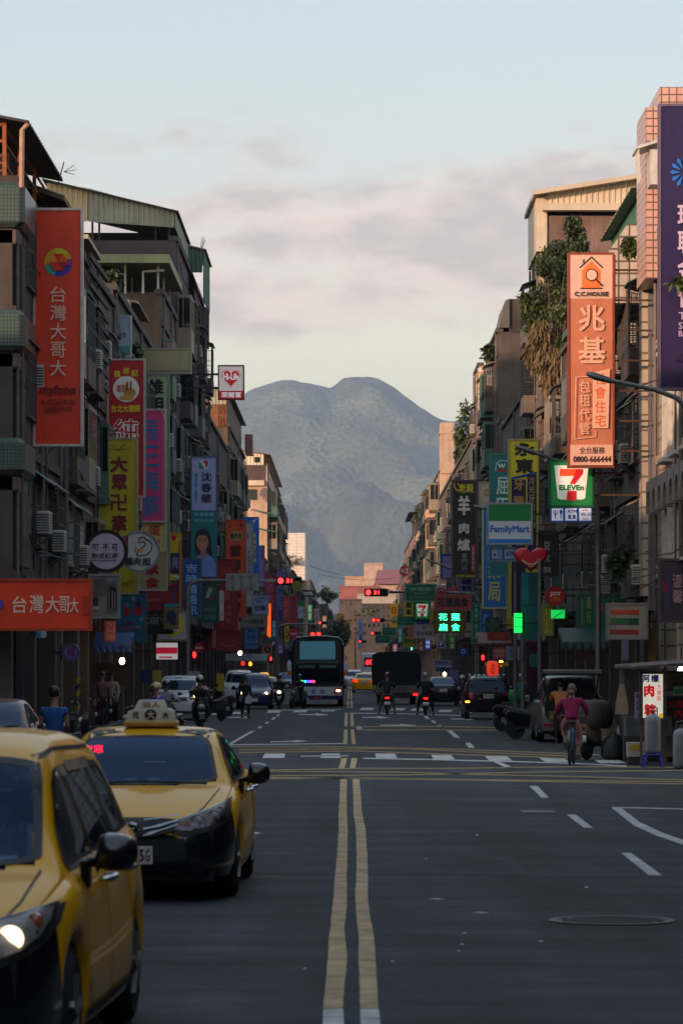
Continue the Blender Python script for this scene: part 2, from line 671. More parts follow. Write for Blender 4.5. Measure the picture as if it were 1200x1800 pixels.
for x, y in ((309, 1256), (372, 1255), (415, 1253.5), (482, 1251.5), (528, 1250.5), (578, 1249), (645, 1246.5), (700, 1247), (735, 1247.5), (783, 1250), (820, 1252)):
    paintpoly('crossing_block', [(x - 9, y - 2.2), (x + 13, y - 2.2), (x + 9, y + 1.6), (x - 14, y + 1.6)], WHITE)
for x, y, w in ((552, 1256, 26), (660, 1261, 24), (700, 1275, 32), (815, 1264, 22), (420, 1261, 20)):  # turn arrows flattened by the view
    paintpoly('lane_arrow', [(x - w, y - .6), (x + w * .1, y - .8), (x + w * .1, y - 2.4), (x + w, y + .4), (x + w * .3, y + 2.2), (x + w * .15, y + 1), (x - w, y + .6)], WHITE)
paintpoly('lane_arrow', [(475, 1303.5), (512, 1302.5), (522, 1301), (541, 1302.8), (522, 1304.6), (510, 1304.2), (475, 1305)], WHITE)
paintpoly('lane_arrow', [(380, 1466.5), (438, 1464.8), (438, 1462), (460, 1465), (438, 1469), (436, 1467.5), (380, 1468.5)], WHITE)


def thinline(pts, m, tk, name):
    up, dn = [], []
    for i in range(len(pts) - 1):
        (x0, y0), (x1, y1) = pts[i], pts[i + 1]
        k = max(2, int(abs(x1 - x0) / 40))
        for j in range(k + (i == len(pts) - 2)):
            f = j / k
            x, y = x0 + (x1 - x0) * f, y0 + (y1 - y0) * f + U(-.15, .15)
            up.append((x, y - tk / 2))
            dn.append((x, y + tk / 2))
    paintpoly(name, up + dn[::-1], m)


for i, p in enumerate(([(395, 1312.5), (600, 1313), (800, 1317), (1000, 1325), (1110, 1330)], [(420, 1318), (700, 1316), (1000, 1329.5)], [(420, 1323), (620, 1320.5), (820, 1327), (1000, 1333), (1090, 1336)],
          [(440, 1354.5), (640, 1351), (800, 1351), (1000, 1348), (1260, 1350)], [(440, 1356), (700, 1357.5), (820, 1361.5), (1000, 1365), (1260, 1373)],
          [(440, 1364), (640, 1363), (760, 1362), (900, 1358), (1260, 1354)], [(420, 1366), (700, 1370), (960, 1374.3), (1260, 1379.5)], [(440, 1369.6), (640, 1368), (900, 1371.6), (1260, 1375)],
          [(640, 1277.5), (760, 1277), (900, 1279.5)], [(640, 1283.6), (760, 1283), (900, 1284)])):
    thinline(p, YELF, 1.7, 'box_junction_line')
for p, tk in (([(395, 1309.5), (604, 1307.2)], 1.3), ([(638, 1333), (760, 1335.5), (900, 1339), (1000, 1342), (1100, 1347)], 1.6), ([(528, 1329.6), (612, 1328.6)], 1.2),
              ([(1075, 1419.7), (1260, 1423.5)], 1.6), ([(620, 1253.6), (690, 1254.5), (820, 1258)], 1.1), ([(470, 1249), (600, 1247)], .9)):
    thinline(p, WHITE, tk, 'white_guide_line')
paintpoly('bay_line', [(1074, 1420), (1090, 1420), (1124, 1446), (1162, 1464), (1210, 1481), (1210, 1489), (1154, 1470), (1112, 1451)], WHITE)
pm = mat('asphalt_patch', (.027, .0265, .034), .85, 0, .4, 1.2, .8)
paintpoly('repair_patch', [(430, 1502), (900, 1506), (930, 1540), (450, 1536)], pm, .003)
gm2 = mat('drain_metal', (.11, .10, .11), .6, .6, .2, 8, .3)
paintpoly('drain_cover', [(913, 1424.5), (972, 1425.5), (978, 1429.5), (918, 1429.5)], gm2, .009)
chip = mat('paint_chip', (.55, .56, .56), .9, 0, .1, 3)
for x, y, w in ((768, 1580.5, 13), (845, 1604.5, 14), (816, 1640.5, 5), (812, 1660, 4), (950, 1655, 5), (748, 1510, 3), (536, 1703, 4), (806, 1672, 3), (1030, 1560, 4), (430, 1250, 6), (838, 1468, 3), (690, 1690, 3)):
    paintpoly('paint_chip', [(x - w, y), (x - w * .2, y - 1.1), (x + w, y + .3), (x + w * .1, y + 1.1)], chip, .004)

mc = thing('manhole_cover', 'round cast iron manhole cover set in the asphalt at lower right', 'manhole cover', (px(1075, gd(1619)), gd(1619), 0))
mh = MB()
mh.lathe((0, 0, 0), [(.5, .001), (.5, .010), (.44, .010), (.435, .006), (.43, .006)], 40)
mh.build('ring', mat('iron', (.036, .034, .040), .5, .7, .2, 9, .3), mc, W=False)
mh = MB()
for i in range(-8, 9):
    for j in range(-8, 9):
        x, y = i * .05 + (j % 2) * .025, j * .05
        if x * x + y * y < .41 ** 2:
            mh.box(x - .017, x + .017, y - .009, y + .009, .0062, .0105)
mh.lathe((0, 0, 0), [(.428, .001), (.428, .0065), (.01, .0065)], 40)
mh.build('lid', MATS['iron'], mc, W=False)

# raised walkway under the arcades, with a real kerb
kerb = mat('kerb_stone', (.2, .195, .185), .85, 0, .2, 2, .5, stain=.4)
pv = MB()
for (a, b) in ((81, 138), (166, 640)):
    pv.box(-14, -7.62, a, b, -.02, .13)
    pv.box(8.05, 15, a - 2.5 if a < 100 else a, b, -.02, .13)
tag(pv.build('pavement', mat('pavement_tile', (.17, .16, .15), .8, 0, .2, 1.5, .4)), kind='structure')
kb = MB()
for (a, b) in ((81, 138), (166, 640)):
    y = a
    while y < b:
        n = min(y + 3, b)
        kb.cbox((-7.49, (y + n) / 2, .06), (.24, n - y - .02, .16), .02)
        kb.cbox((7.93, (y + n) / 2, .06), (.24, n - y - .02, .16), .02)
        y = n
tag(kb.build('kerb', kerb), kind='structure')

# hills: height field whose skyline is the two peaks of the photograph, spurs running towards the town
MD = 9000.0
SKY = [(-1500, 640), (-900, 700), (-300, 690), (100, 735), (330, 738), (380, 714), (404, 702), (440, 686), (465, 678), (480, 674), (500, 670), (516, 669), (535, 671), (556, 679), (576, 686), (586, 681), (596, 672), (606, 666), (616, 662), (636, 658), (648, 657.5), (660, 659), (672, 664), (684, 671), (712, 692), (740, 713), (764, 726), (780, 732), (792, 734), (812, 730), (840, 722), (870, 710), (930, 690), (1100, 700), (1600, 690), (2400, 720)]


def skyl(x):
    for (a, ya), (b, yb) in zip(SKY, SKY[1:]):
        if a <= x <= b:
            f = (x - a) / (b - a)
            return ya + (yb - ya) * f
    return 720


NX, NY = 380, 130
Y0 = 6300
vs, fs = [], []
for j in range(NY + 1):
    Y = Y0 + (MD + 700 - Y0) * j / NY
    for i in range(NX + 1):
        X = -2300 + 4600 * i / NX
        ridge = pz(skyl(VX + X / MD * F), MD)
        f = (Y - Y0) / (MD - Y0)
        base = ridge * (min(1, f) ** 1.1) if f <= 1 else ridge * (1 - (f - 1) * 1.6)
        ed = max(0, 1 - f) ** .45 if f < 1 else 0
        w = 130 * noise.noise(Vector((X / 700, Y / 700, 5)))       # spurs wander as they run down
        v = Vector(((X + w + (Y - MD) * .22) / 430, (Y + w) / 1500, .3))
        sp_ = 1 - abs(noise.fractal(v, .7, 2.0, 3)) * 2
        v2 = Vector((X / 150, Y / 240, 2.3))
        sm = 1 - abs(noise.fractal(v2, .8, 2.1, 5)) * 2
        z = base + ((sp_ - .45) * 190 + (sm - .4) * 40) * ed * min(1, f * 4 + .05)
        z += noise.noise(Vector((X / 26, Y / 60, 1))) * 3.0 * (1 if f <= 1.02 else 0)
        vs.append((X, Y, z - 4))
for j in range(NY):
    for i in range(NX):
        a = j * (NX + 1) + i
        fs.append((a, a + 1, a + NX + 2, a + NX + 1))
hm = mat('wooded_slope', (.105, .118, .055), .95, 0, .62, .0025, 0)
hb = hm.node_tree.nodes['Principled BSDF']
bp = hm.node_tree.nodes.new('ShaderNodeBump')
bp.inputs['Strength'].default_value = 1
bp.inputs['Distance'].default_value = 14
vo = hm.node_tree.nodes.new('ShaderNodeTexVoronoi')
vo.inputs['Scale'].default_value = .06
tcn = hm.node_tree.nodes.new('ShaderNodeTexCoord')
hm.node_tree.links.new(tcn.outputs['Object'], vo.inputs['Vector'])
hm.node_tree.links.new(vo.outputs['Distance'], bp.inputs['Height'])
hm.node_tree.links.new(bp.outputs[0], hb.inputs['Normal'])
h = MB()
h.add(vs, fs)
hill = tag(h.build('mountain', hm, smooth=True), kind='structure')

hz = MB()
hz.box(-7000, 7000, -400, 11000, -6, 760)
hm2 = bpy.data.materials.new('haze_air')
hm2.use_nodes = True
ht = hm2.node_tree
ht.nodes.remove(ht.nodes['Principled BSDF'])
pvn = ht.nodes.new('ShaderNodeVolumePrincipled')
pvn.inputs['Color'].default_value = (.56, .73, 1.0, 1)
pvn.inputs['Density'].default_value = 7.3e-5
pvn.inputs['Anisotropy'].default_value = 0
ht.links.new(pvn.outputs[0], ht.nodes['Material Output'].inputs['Volume'])
HAZE = tag(hz.build('haze', hm2), 'thin evening haze over the whole street and hills', None, None, 'stuff')
# ------------------------------------------------------------------ facade kit (outward is +X, along the street is Y, origin on the wall)
GLS = glassmat('window_glass', (.012, .014, .016), .04)
FRM = [mat('frame_alu', (.2, .185, .165), .5, .5, .15, 5), mat('frame_white', (.55, .53, .48), .6, 0, .15, 5, stain=.3), mat('frame_brown', (.12, .075, .05), .6, 0, .2, 5)]
RUST = mat('rusty_iron', (.085, .045, .028), .85, .2, .4, 6, .4)
IRON = mat('grille_iron', (.09, .085, .08), .7, .4, .3, 6)
GALV = mat('galvanised', (.17, .165, .16), .5, .7, .2, 5, stain=.3)
TIN = [mat('tin_grey', (.12, .112, .102), .6, .3, .2, 1.5, stain=.5), mat('tin_green', (.07, .15, .11), .6, .1, .2, 1.5, stain=.4), mat('tin_cream', (.28, .23, .16), .6, .1, .15, 1.5, stain=.35)]
ACW = mat('ac_cream', (.5, .48, .43), .6, 0, .12, 4, stain=.4)
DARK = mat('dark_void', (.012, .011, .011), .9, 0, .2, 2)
PVC = mat('pvc_pipe', (.12, .10, .09), .6, 0, .2, 4, stain=.4)
CABLE = mat('cable_black', (.02, .02, .022), .7, 0, .1, 4)
WOOD = mat('weathered_wood', (.16, .11, .075), .85, 0, .3, 5, .4)

KIT = {}


def kit():
    for k, fm in enumerate(FRM):
        f = MB()
        for y in (-.78, 0, .72):
            f.box(-.02, .07, y, y + .06, 0, 1.35)
        f.box(-.02, .07, -.78, .78, -.07, .0)
        f.box(-.02, .07, -.78, .78, 1.35, 1.42)
        f.box(-.02, .05, -.72, .72, .9, .94)
        f.box(-.02, .16, -.86, .86, -.14, -.07)
        KIT['win%d' % k] = f.mesh('window', fm)
    p = MB()
    p.box(0, .02, -.72, .72, 0, 1.35)
    KIT['pane'] = p.mesh('pane', GLS)
    KIT['pane2'] = p.mesh('pane', glassmat('net_curtain_glass', (.13, .115, .10), .05))
    KIT['pane3'] = p.mesh('pane', glassmat('blue_film_glass', (.03, .05, .07), .05))
    c = MB()                                       # iron window cage
    for z in (0, .42, .85, 1.28, 1.7):
        c.bar((.55, -1, z), (.55, 1, z), .03)
        for y in (-1, 1):
            c.bar((0, y, z), (.55, y, z), .03)
    for i in range(15):
        y = -1 + i * 2 / 14
        c.bar((.55, y, 0), (.55, y, 1.7), .022)
    for y in (-1, 1):
        for x in (.14, .28, .42):
            c.bar((x, y, 0), (x, y, 1.7), .022)
    KIT['cage'] = c.mesh('window_cage', IRON)
    c = MB()
    c.box(0, .58, -1.02, 1.02, -.05, -.01)
    KIT['cage_floor'] = c.mesh('cage_floor', TIN[0])
    for k in range(3):
        a = MB()                                   # corrugated tin canopy
        n = 24
        v, f = [], []
        for i in range(n + 1):
            y = -1.15 + 2.3 * i / n
            dz = .02 * (i % 2)
            v += [(0, y, .3 + dz), (.75, y, .02 + dz), (.75, y, -.01 + dz), (0, y, .27 + dz)]
        for i in range(n):
            for j in range(4):
                f.append((i * 4 + j, i * 4 + (j + 1) % 4, i * 4 + 4 + (j + 1) % 4, i * 4 + 4 + j))
        f += [(3, 2, 1, 0), tuple(n * 4 + j for j in range(4))]
        a.add(v, f)
        KIT['can%d' % k] = a.mesh('canopy', TIN[k])
    b = MB()                                       # balcony
    b.box(0, .85, -1.5, 1.5, -.14, 0)
    b.box(.77, .85, -1.5, 1.5, 0, .62)
    for y in (-1.5, 1.42):
        b.box(0, .77, y, y + .08, 0, .62)
    KIT['balc'] = b
    r = MB()
    for z in (.95, 1.5, 2.3):
        r.bar((.81, -1.46, z), (.81, 1.46, z), .03)
        for y in (-1.46, 1.46):
            r.bar((0, y, z), (.81, y, z), .03)
    for i in range(23):
        y = -1.46 + 2.92 * i / 22
        r.bar((.81, y, .62), (.81, y, 2.3), .022)
    for y in (-1.46, 1.46):
        for x in (.16, .32, .48, .64):
            r.bar((x, y, .62), (x, y, 2.3), .022)
    KIT['rail'] = r.mesh('balcony_grille', IRON)
    p = MB()
    p.box(0, .03, -1.2, 1.2, .02, 2.05)
    KIT['bpane'] = p.mesh('sliding_door', GLS)
    x = MB()                                       # closed-in balcony: panel below, glazing above
    x.box(0, .9, -1.5, 1.5, -.14, 0)
    x.box(0, .9, -1.5, 1.5, 2.2, 2.32)
    x.box(.84, .9, -1.5, 1.5, 0, .85)
    for y in (-1.5, 1.44):
        x.box(0, .84, y, y + .06, 0, .85)
        x.box(.82, .9, y - .005, y + .065, .85, 2.2)
        x.box(.4, .44, y, y + .06, .85, 2.2)
    for y in (-.75, 0, .75):
        x.box(.82, .9, y, y + .06, .85, 2.2)
    KIT['encl'] = x
    p = MB()
    p.box(.85, .87, -1.44, 1.44, .85, 2.2)
    for y in (-1.47, 1.45):
        p.box(.02, .82, y, y + .02, .86, 2.19)
    KIT['encl_pane'] = p.mesh('glazing', GLS)
    a = MB()                                       # air conditioner
    a.cbox((.28, 0, .3), (.32, .8, .56), .02)
    KIT['ac'] = a.mesh('air_conditioner', ACW)
    a = MB()
    for i in range(7):
        a.box(.1, .43, -.412, -.402, .08 + i * .065, .115 + i * .065)
        a.box(.442, .45, -.36, .2, .08 + i * .065, .1 + i * .065)
    a.box(.08, .46, -.3, -.26, -.03, .02)
    a.box(.08, .46, .26, .3, -.03, .02)
    a.bar((.44, -.28, -.01), (0, -.28, -.35), .03)
    a.bar((.44, .28, -.01), (0, .28, -.35), .03)
    KIT['acg'] = a.mesh('vent_grille', mat('ac_dark', (.09, .085, .08), .7, 0, .2, 4))


kit()


def corr(mb, a, b, z0, z1, z2, z3, pitch=.2, amp=.035):
    """Ribbed sheet wall from plan point a to b; bottom runs z0..z1, top z2..z3."""
    a, b = Vector((*a, 0)), Vector((*b, 0))
    L = (b - a).length
    n = max(2, int(L / pitch))
    u = (b - a).normalized()
    w = Vector((u.y, -u.x, 0))
    v, f = [], []
    k = 0
    for i in range(n):
        for s_, o in ((0, 0), (.35, 0), (.5, 1), (.85, 1)):
            fr = min(1, (i + s_) / n)
            p = a + u * (L * fr) + w * (amp * o)
            v += [(p.x, p.y, z0 + (z1 - z0) * fr), (p.x, p.y, z2 + (z3 - z2) * fr)]
    for i in range(len(v) // 2 - 1):
        f.append((2 * i, 2 * i + 2, 2 * i + 3, 2 * i + 1))
    return mb.add(v, f)


def roofsheet(mb, x0, x1, y0, y1, z0, z1, n=30, th=.05):
    """Corrugated roof, ribs running from x0 (height z0) to x1 (height z1)."""
    v, f = [], []
    for i in range(n + 1):
        y = y0 + (y1 - y0) * i / n
        dz = .05 * (i % 2)
        v += [(x0, y, z0 + dz), (x1, y, z1 + dz), (x1, y, z1 - th + dz), (x0, y, z0 - th + dz)]
    for i in range(n):
        for j in range(4):
            f.append((i * 4 + j, i * 4 + (j + 1) % 4, i * 4 + 4 + (j + 1) % 4, i * 4 + 4 + j))
    f += [(3, 2, 1, 0), tuple(n * 4 + j for j in range(4))]
    return mb.add(v, f)


SHUT = mat('roller_shutter', (.10, .09, .085), .6, .2, .25, 1.5, stain=.4, stretch=(1, 1, 6))


def building(label, side, d0, d1, H, wall, XF=None, depth=11, seed=1, mix=('cage', 'win', 'encl', 'balc'), zf=3.9, fl=3.05, name='shophouse', arcade=True, trim=None, facade=True, group=None, pd=1.0):
    """Shophouse row building: wall block above an arcade, bays of windows, cages and balconies on the street face."""
    r = random.Random(seed)
    sg = 1 if side == 'L' else -1                   # outward direction along X
    XF = XF if XF is not None else (XL if side == 'L' else XR)
    XB = XF - sg * depth
    root = thing(name, label, 'building', (XF, d0, 0), 0, group)
    rz = 0 if side == 'L' else math.pi
    w = MB()
    if arcade:
        w.box(XF, XB, d0, d1, zf - .4, H)
        w.box(XF - sg * 3.3, XB, d0, d1, 0, zf - .4)
    else:
        w.box(XF, XB, d0, d1, 0, H)
    w.build('wall', wall, root)
    tr = MB()
    z = zf
    tr.box(XF + sg * .12, XF - sg * .3, d0 - .05, d1 + .01, H - .02, H + .2)
    while z < H - 1:
        tr.box(XF + sg * .09, XF - sg * .02, d0 - .02, d1, z - .12, z + .1)
        z += fl
    tr.build('ledge', trim or mat('ledge_grime', (.085, .07, .06), .9, 0, .3, .8, .4, stain=.6), root)
    if arcade:
        n = max(2, int((d1 - d0) / 5) + 1)
        for i in range(n):
            y = d0 + .3 + (d1 - d0 - .6) * i / (n - 1)
            p = MB()
            p.cbox((XF - sg * .28, y, (zf - .4 + .13) / 2), (.5, .5, zf - .4 - .13), .03)
            p.build('pillar', wall, root)
        s = MB()
        s.box(XF - sg * 3.29, XF - sg * 3.2, d0 + .2, d1 - .2, .13, 3.0)
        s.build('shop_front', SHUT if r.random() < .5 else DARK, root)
    # downpipes and cable bundles
    for y in (d0 + .25, (d0 + d1) / 2 + r.uniform(-2, 2), d1 - .4):
        q = MB()
        q.cyl((XF + sg * .09, y, 3.2), (XF + sg * .09, y, H - .1), .055, n=6)
        if r.random() < .7:
            q.cyl((XF + sg * .2, y + .2, 3.5), (XF + sg * .2, y + .2, H - r.uniform(1, 4)), .03, n=5)
        q.build('downpipe', PVC, root)
    cb = MB()
    for k in range(5):
        z = r.uniform(3.6, 5.2) if k < 3 else r.uniform(5, H - 1)
        o = r.uniform(.15, .45)
        pts = [(XF + sg * (o + .1 * math.sin(i * 1.7 + k)), d0 + (d1 - d0) * i / 6, z - .3 * math.sin(i / 6 * math.pi) + r.uniform(-.1, .1)) for i in range(7)]
        cb.tube(pts, .018, 4)
    cb.build('cable', CABLE, root)
    if not facade:
        return root
    nb = max(1, int((d1 - d0) / 3.7))
    z = zf
    fw = r.randrange(3)
    far = d0 > 330
    while z + 2.5 < H:
        for i in range(nb):
            y = d0 + (d1 - d0) * (i + .5) / nb
            kind = r.choice(mix)
            L = (-sg * 0, y - d0, 0)
            lx = sg * .003
            if kind in ('win', 'cage'):
                wo = inst('window', KIT['win%d' % fw], root, (lx, y - d0, z + .95), rz)
                inst('pane', KIT[r.choice(('pane', 'pane2', 'pane3'))], wo, (0, 0, 0))
                if kind == 'cage':
                    co_ = inst('window_cage', KIT['cage'], root, (lx, y - d0, z + .72), rz, (pd, 1, 1))
                    inst('cage_floor', KIT['cage_floor'], co_, (0, 0, 0))
                if r.random() < .75:
                    inst('canopy', KIT['can%d' % r.choice((0, 0, 1, 2))], root, (lx, y - d0, z + 2.42), rz, (pd, 1, 1))
            elif kind == 'balc':
                me = KIT.setdefault('balc' + wall.name, None) or KIT['balc'].mesh('balcony', wall)
                KIT['balc' + wall.name] = me
                bo = inst('balcony', me, root, (lx, y - d0, z + .12), rz, (pd, 1, 1))
                inst('sliding_door', KIT['bpane'], bo, (0, 0, 0))
                if r.random() < .7:
                    inst('balcony_grille', KIT['rail'], bo, (0, 0, 0))
                inst('canopy', KIT['can%d' % r.choice((0, 0, 1, 2))], root, (lx, y - d0, z + 2.5), rz, (1.25 * pd, 1.25, 1))
            else:
                tm = TIN[r.choice((0, 0, 1, 2))]
                kn = 'encl' + tm.name
                if kn not in KIT:
                    KIT[kn] = KIT['encl'].mesh('enclosed_balcony', tm)
                eo = inst('enclosed_balcony', KIT[kn], root, (lx, y - d0, z + .12), rz, (pd, 1, 1))
                inst('glazing', KIT['encl_pane'], eo, (0, 0, 0))
            if r.random() < .6 and not far:
                ay = y - d0 + r.choice((-1, 1)) * r.uniform(1.2, 1.6)
                ao = inst('air_conditioner', KIT['ac'], root, (sg * .02, ay, z + r.uniform(.2, 1.6)), rz)
                g_ = inst('vent_grille', KIT['acg'], ao, (0, 0, 0))
                if sg < 0:
                    g_.scale = (1, -1, 1)
        z += fl
    return root


def foliage(root, c, rad, n, leaf, m, seed=1, droop=0, name='crown', clumps=None, thin=.28):
    """Crown of many small bent leaves gathered in uneven clumps."""
    r = random.Random(seed)
    cl = clumps or [(r.gauss(0, .45), r.gauss(0, .45), r.gauss(0, .45), r.uniform(.28, .5)) for _ in range(14)]
    v, f = [], []
    for i in range(n):
        q = r.choice(cl)
        while True:
            p = Vector((r.gauss(0, .5), r.gauss(0, .5), r.gauss(0, .5)))
            if p.length < 1.2:
                break
        P = Vector((c[0] + rad[0] * (q[0] + p.x * q[3]), c[1] + rad[1] * (q[1] + p.y * q[3]), c[2] + rad[2] * (q[2] + p.z * q[3])))
        s = leaf * r.uniform(.6, 1.4)
        a, e = r.uniform(0, 6.28), r.uniform(-1.1, .5) - droop
        d = Vector((math.cos(a) * math.cos(e), math.sin(a) * math.cos(e), math.sin(e)))
        w = d.cross(Vector((r.uniform(-1, 1), r.uniform(-1, 1), 1))).normalized() * s * thin
        o = len(v)
        v += [tuple(P), tuple(P + d * s * .5 + w), tuple(P + d * s + Vector((0, 0, -s * .15))), tuple(P + d * s * .5 - w)]
        f.append((o, o + 1, o + 2, o + 3))
    mb = MB()
    mb.add(v, f)
    return mb.build(name, m, root)


LEAF = mat('leaf_green', (.06, .085, .022), .6, 0, .6, 1.6)
LEAFY = mat('leaf_olive', (.10, .10, .035), .65, 0, .4, .9)
DRY = mat('dry_grass', (.20, .145, .07), .8, 0, .35, 2)
BARK = mat('bark', (.085, .065, .05), .9, 0, .3, 4, .6)

# wall finishes
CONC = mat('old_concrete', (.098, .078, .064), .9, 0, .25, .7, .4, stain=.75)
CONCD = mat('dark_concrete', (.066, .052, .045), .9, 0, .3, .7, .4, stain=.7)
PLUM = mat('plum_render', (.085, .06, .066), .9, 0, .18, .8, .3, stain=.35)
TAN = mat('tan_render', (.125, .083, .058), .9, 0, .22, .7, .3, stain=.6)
PEACH = mat('peach_render', (.50, .35, .255), .85, 0, .15, .7, .3, stain=.4)
CREAM = tilemat('cream_tile', (.50, .42, .32), (.16, .12, .10), .32, .42, stain=.4)
WTILE = tilemat('white_tile', (.52, .45, .38), (.12, .09, .08), .30, .34, stain=.35)
PINK = tilemat('pink_tile', (.56, .33, .265), (.13, .075, .065), .20, .20, stain=.2)
GTILE = tilemat('green_mosaic', (.055, .10, .082), (.022, .028, .025), .085, .085, stain=.45)
BRICK = tilemat('red_tile', (.30, .11, .075), (.09, .06, .05), .24, .09, stain=.4)
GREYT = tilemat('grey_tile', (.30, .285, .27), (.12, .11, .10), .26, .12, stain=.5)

# ---- left row
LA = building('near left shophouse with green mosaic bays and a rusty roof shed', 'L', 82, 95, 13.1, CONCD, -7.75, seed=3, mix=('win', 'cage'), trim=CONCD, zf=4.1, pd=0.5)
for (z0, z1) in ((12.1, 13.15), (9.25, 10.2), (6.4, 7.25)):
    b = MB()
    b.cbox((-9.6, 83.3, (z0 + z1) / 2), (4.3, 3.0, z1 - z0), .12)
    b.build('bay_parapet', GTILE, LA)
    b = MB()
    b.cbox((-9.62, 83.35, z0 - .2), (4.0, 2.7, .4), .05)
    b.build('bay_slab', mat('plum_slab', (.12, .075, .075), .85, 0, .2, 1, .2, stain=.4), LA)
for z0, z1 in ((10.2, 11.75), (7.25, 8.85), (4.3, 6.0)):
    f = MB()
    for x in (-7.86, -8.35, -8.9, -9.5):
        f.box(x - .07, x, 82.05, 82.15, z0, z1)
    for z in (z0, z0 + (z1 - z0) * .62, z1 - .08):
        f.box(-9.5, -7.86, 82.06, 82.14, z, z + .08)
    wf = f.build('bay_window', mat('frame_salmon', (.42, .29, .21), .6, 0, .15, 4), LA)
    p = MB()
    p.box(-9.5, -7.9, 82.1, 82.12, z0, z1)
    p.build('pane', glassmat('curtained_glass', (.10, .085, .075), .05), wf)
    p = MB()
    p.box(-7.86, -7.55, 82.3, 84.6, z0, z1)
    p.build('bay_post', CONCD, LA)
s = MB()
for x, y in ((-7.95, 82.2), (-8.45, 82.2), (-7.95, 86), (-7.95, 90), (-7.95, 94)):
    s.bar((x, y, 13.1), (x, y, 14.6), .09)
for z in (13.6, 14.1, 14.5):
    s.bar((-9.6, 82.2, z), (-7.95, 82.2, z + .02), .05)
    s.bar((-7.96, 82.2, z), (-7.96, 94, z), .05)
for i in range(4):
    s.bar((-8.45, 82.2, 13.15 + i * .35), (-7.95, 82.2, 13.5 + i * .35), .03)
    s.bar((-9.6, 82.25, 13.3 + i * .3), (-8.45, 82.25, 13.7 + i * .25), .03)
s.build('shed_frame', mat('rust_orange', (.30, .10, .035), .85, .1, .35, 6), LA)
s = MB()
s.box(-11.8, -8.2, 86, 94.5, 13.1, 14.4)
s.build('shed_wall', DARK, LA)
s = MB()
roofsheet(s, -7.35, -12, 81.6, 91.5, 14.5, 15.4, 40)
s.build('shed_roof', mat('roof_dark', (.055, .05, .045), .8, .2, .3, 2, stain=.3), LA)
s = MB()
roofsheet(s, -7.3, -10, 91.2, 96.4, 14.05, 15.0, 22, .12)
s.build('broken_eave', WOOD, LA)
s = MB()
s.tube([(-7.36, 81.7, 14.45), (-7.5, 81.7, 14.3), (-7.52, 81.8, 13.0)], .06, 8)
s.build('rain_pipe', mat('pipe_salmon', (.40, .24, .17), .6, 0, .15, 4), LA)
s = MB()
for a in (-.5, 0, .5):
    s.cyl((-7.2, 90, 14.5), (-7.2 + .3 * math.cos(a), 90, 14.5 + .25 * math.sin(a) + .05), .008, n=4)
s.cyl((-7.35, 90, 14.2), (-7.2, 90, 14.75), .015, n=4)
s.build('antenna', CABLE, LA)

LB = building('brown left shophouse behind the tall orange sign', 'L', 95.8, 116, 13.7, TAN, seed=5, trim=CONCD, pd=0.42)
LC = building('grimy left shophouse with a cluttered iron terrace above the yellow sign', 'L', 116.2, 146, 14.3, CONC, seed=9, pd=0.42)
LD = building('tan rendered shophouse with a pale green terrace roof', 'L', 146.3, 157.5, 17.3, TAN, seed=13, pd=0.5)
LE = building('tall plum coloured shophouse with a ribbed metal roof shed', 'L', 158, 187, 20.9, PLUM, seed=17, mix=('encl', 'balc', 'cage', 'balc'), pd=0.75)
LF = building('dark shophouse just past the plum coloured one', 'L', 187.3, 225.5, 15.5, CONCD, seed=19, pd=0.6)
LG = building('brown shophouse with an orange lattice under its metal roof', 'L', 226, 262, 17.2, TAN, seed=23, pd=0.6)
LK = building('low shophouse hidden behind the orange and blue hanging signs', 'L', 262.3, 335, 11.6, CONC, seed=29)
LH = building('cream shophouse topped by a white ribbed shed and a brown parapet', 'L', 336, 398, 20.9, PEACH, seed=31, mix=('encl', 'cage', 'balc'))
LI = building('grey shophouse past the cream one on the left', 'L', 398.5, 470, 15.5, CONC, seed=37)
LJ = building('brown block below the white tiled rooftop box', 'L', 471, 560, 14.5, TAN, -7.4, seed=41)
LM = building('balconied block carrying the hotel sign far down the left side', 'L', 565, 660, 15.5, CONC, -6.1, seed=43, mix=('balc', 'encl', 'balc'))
LN = building('far left terrace block with roof greenery near the bend', 'L', 662, 760, 13.5, CONCD, -4.1, seed=47)
LO = building('farthest left block closing the street at the bend', 'L', 762, 880, 13, GREYT, -2.2, seed=53)

# terrace clutter on the brown and grimy houses
s = MB()
s.box(-8.9, -7.75, 102.6, 106, 13.7, 14.3)
s.build('parapet', TAN, LB)
s = MB()
s.box(-9.2, -7.5, 102.4, 108, 14.3, 14.42)
s.build('eave_slab', mat('cream_edge', (.42, .38, .26), .8, 0, .15, 2, stain=.3), LB)
for i in range(9):
    s = MB()
    s.bar((-7.5, 103 + i * .02, 13.9 - i * .42), (-7.3, 108, 13.7 - i * .42), .07, .16)
    s.build('louvre_slat', CONCD, LB)
s = MB()
corr(s, (-9.9, 127), (-7.9, 127), 14.3, 14.3, 15.4, 15.0, .18)
s.build('hut_wall', mat('tin_rust', (.30, .22, .15), .7, .2, .3, 2, stain=.6), LC)
s = MB()
roofsheet(s, -7.5, -10, 126.7, 134, 14.95, 15.5, 30)
s.build('hut_roof', TIN[0], LC)
s = MB()
for x in (-9.1, -7.8):
    s.cyl((x, 126.5, 12.3), (x, 126.5, 15.0), .07, n=8)
s.build('white_pipe', PVC, LC)
s = MB()
for y in (146.5, 151, 156):
    s.bar((-7.85, y, 17.3), (-7.85, y, 18.5), .09)
    s.bar((-9.2, y, 17.3), (-9.2, y, 18.5), .09)
s.tube([(-8.45, 146.2, 17.3), (-8.45, 146.2, 18.2), (-7.6, 146.2, 18.25)], .06, 6)
s.build('terrace_post', FRM[1], LD)
s = MB()
s.box(-11, -7.35, 145.6, 157, 18.5, 18.85)
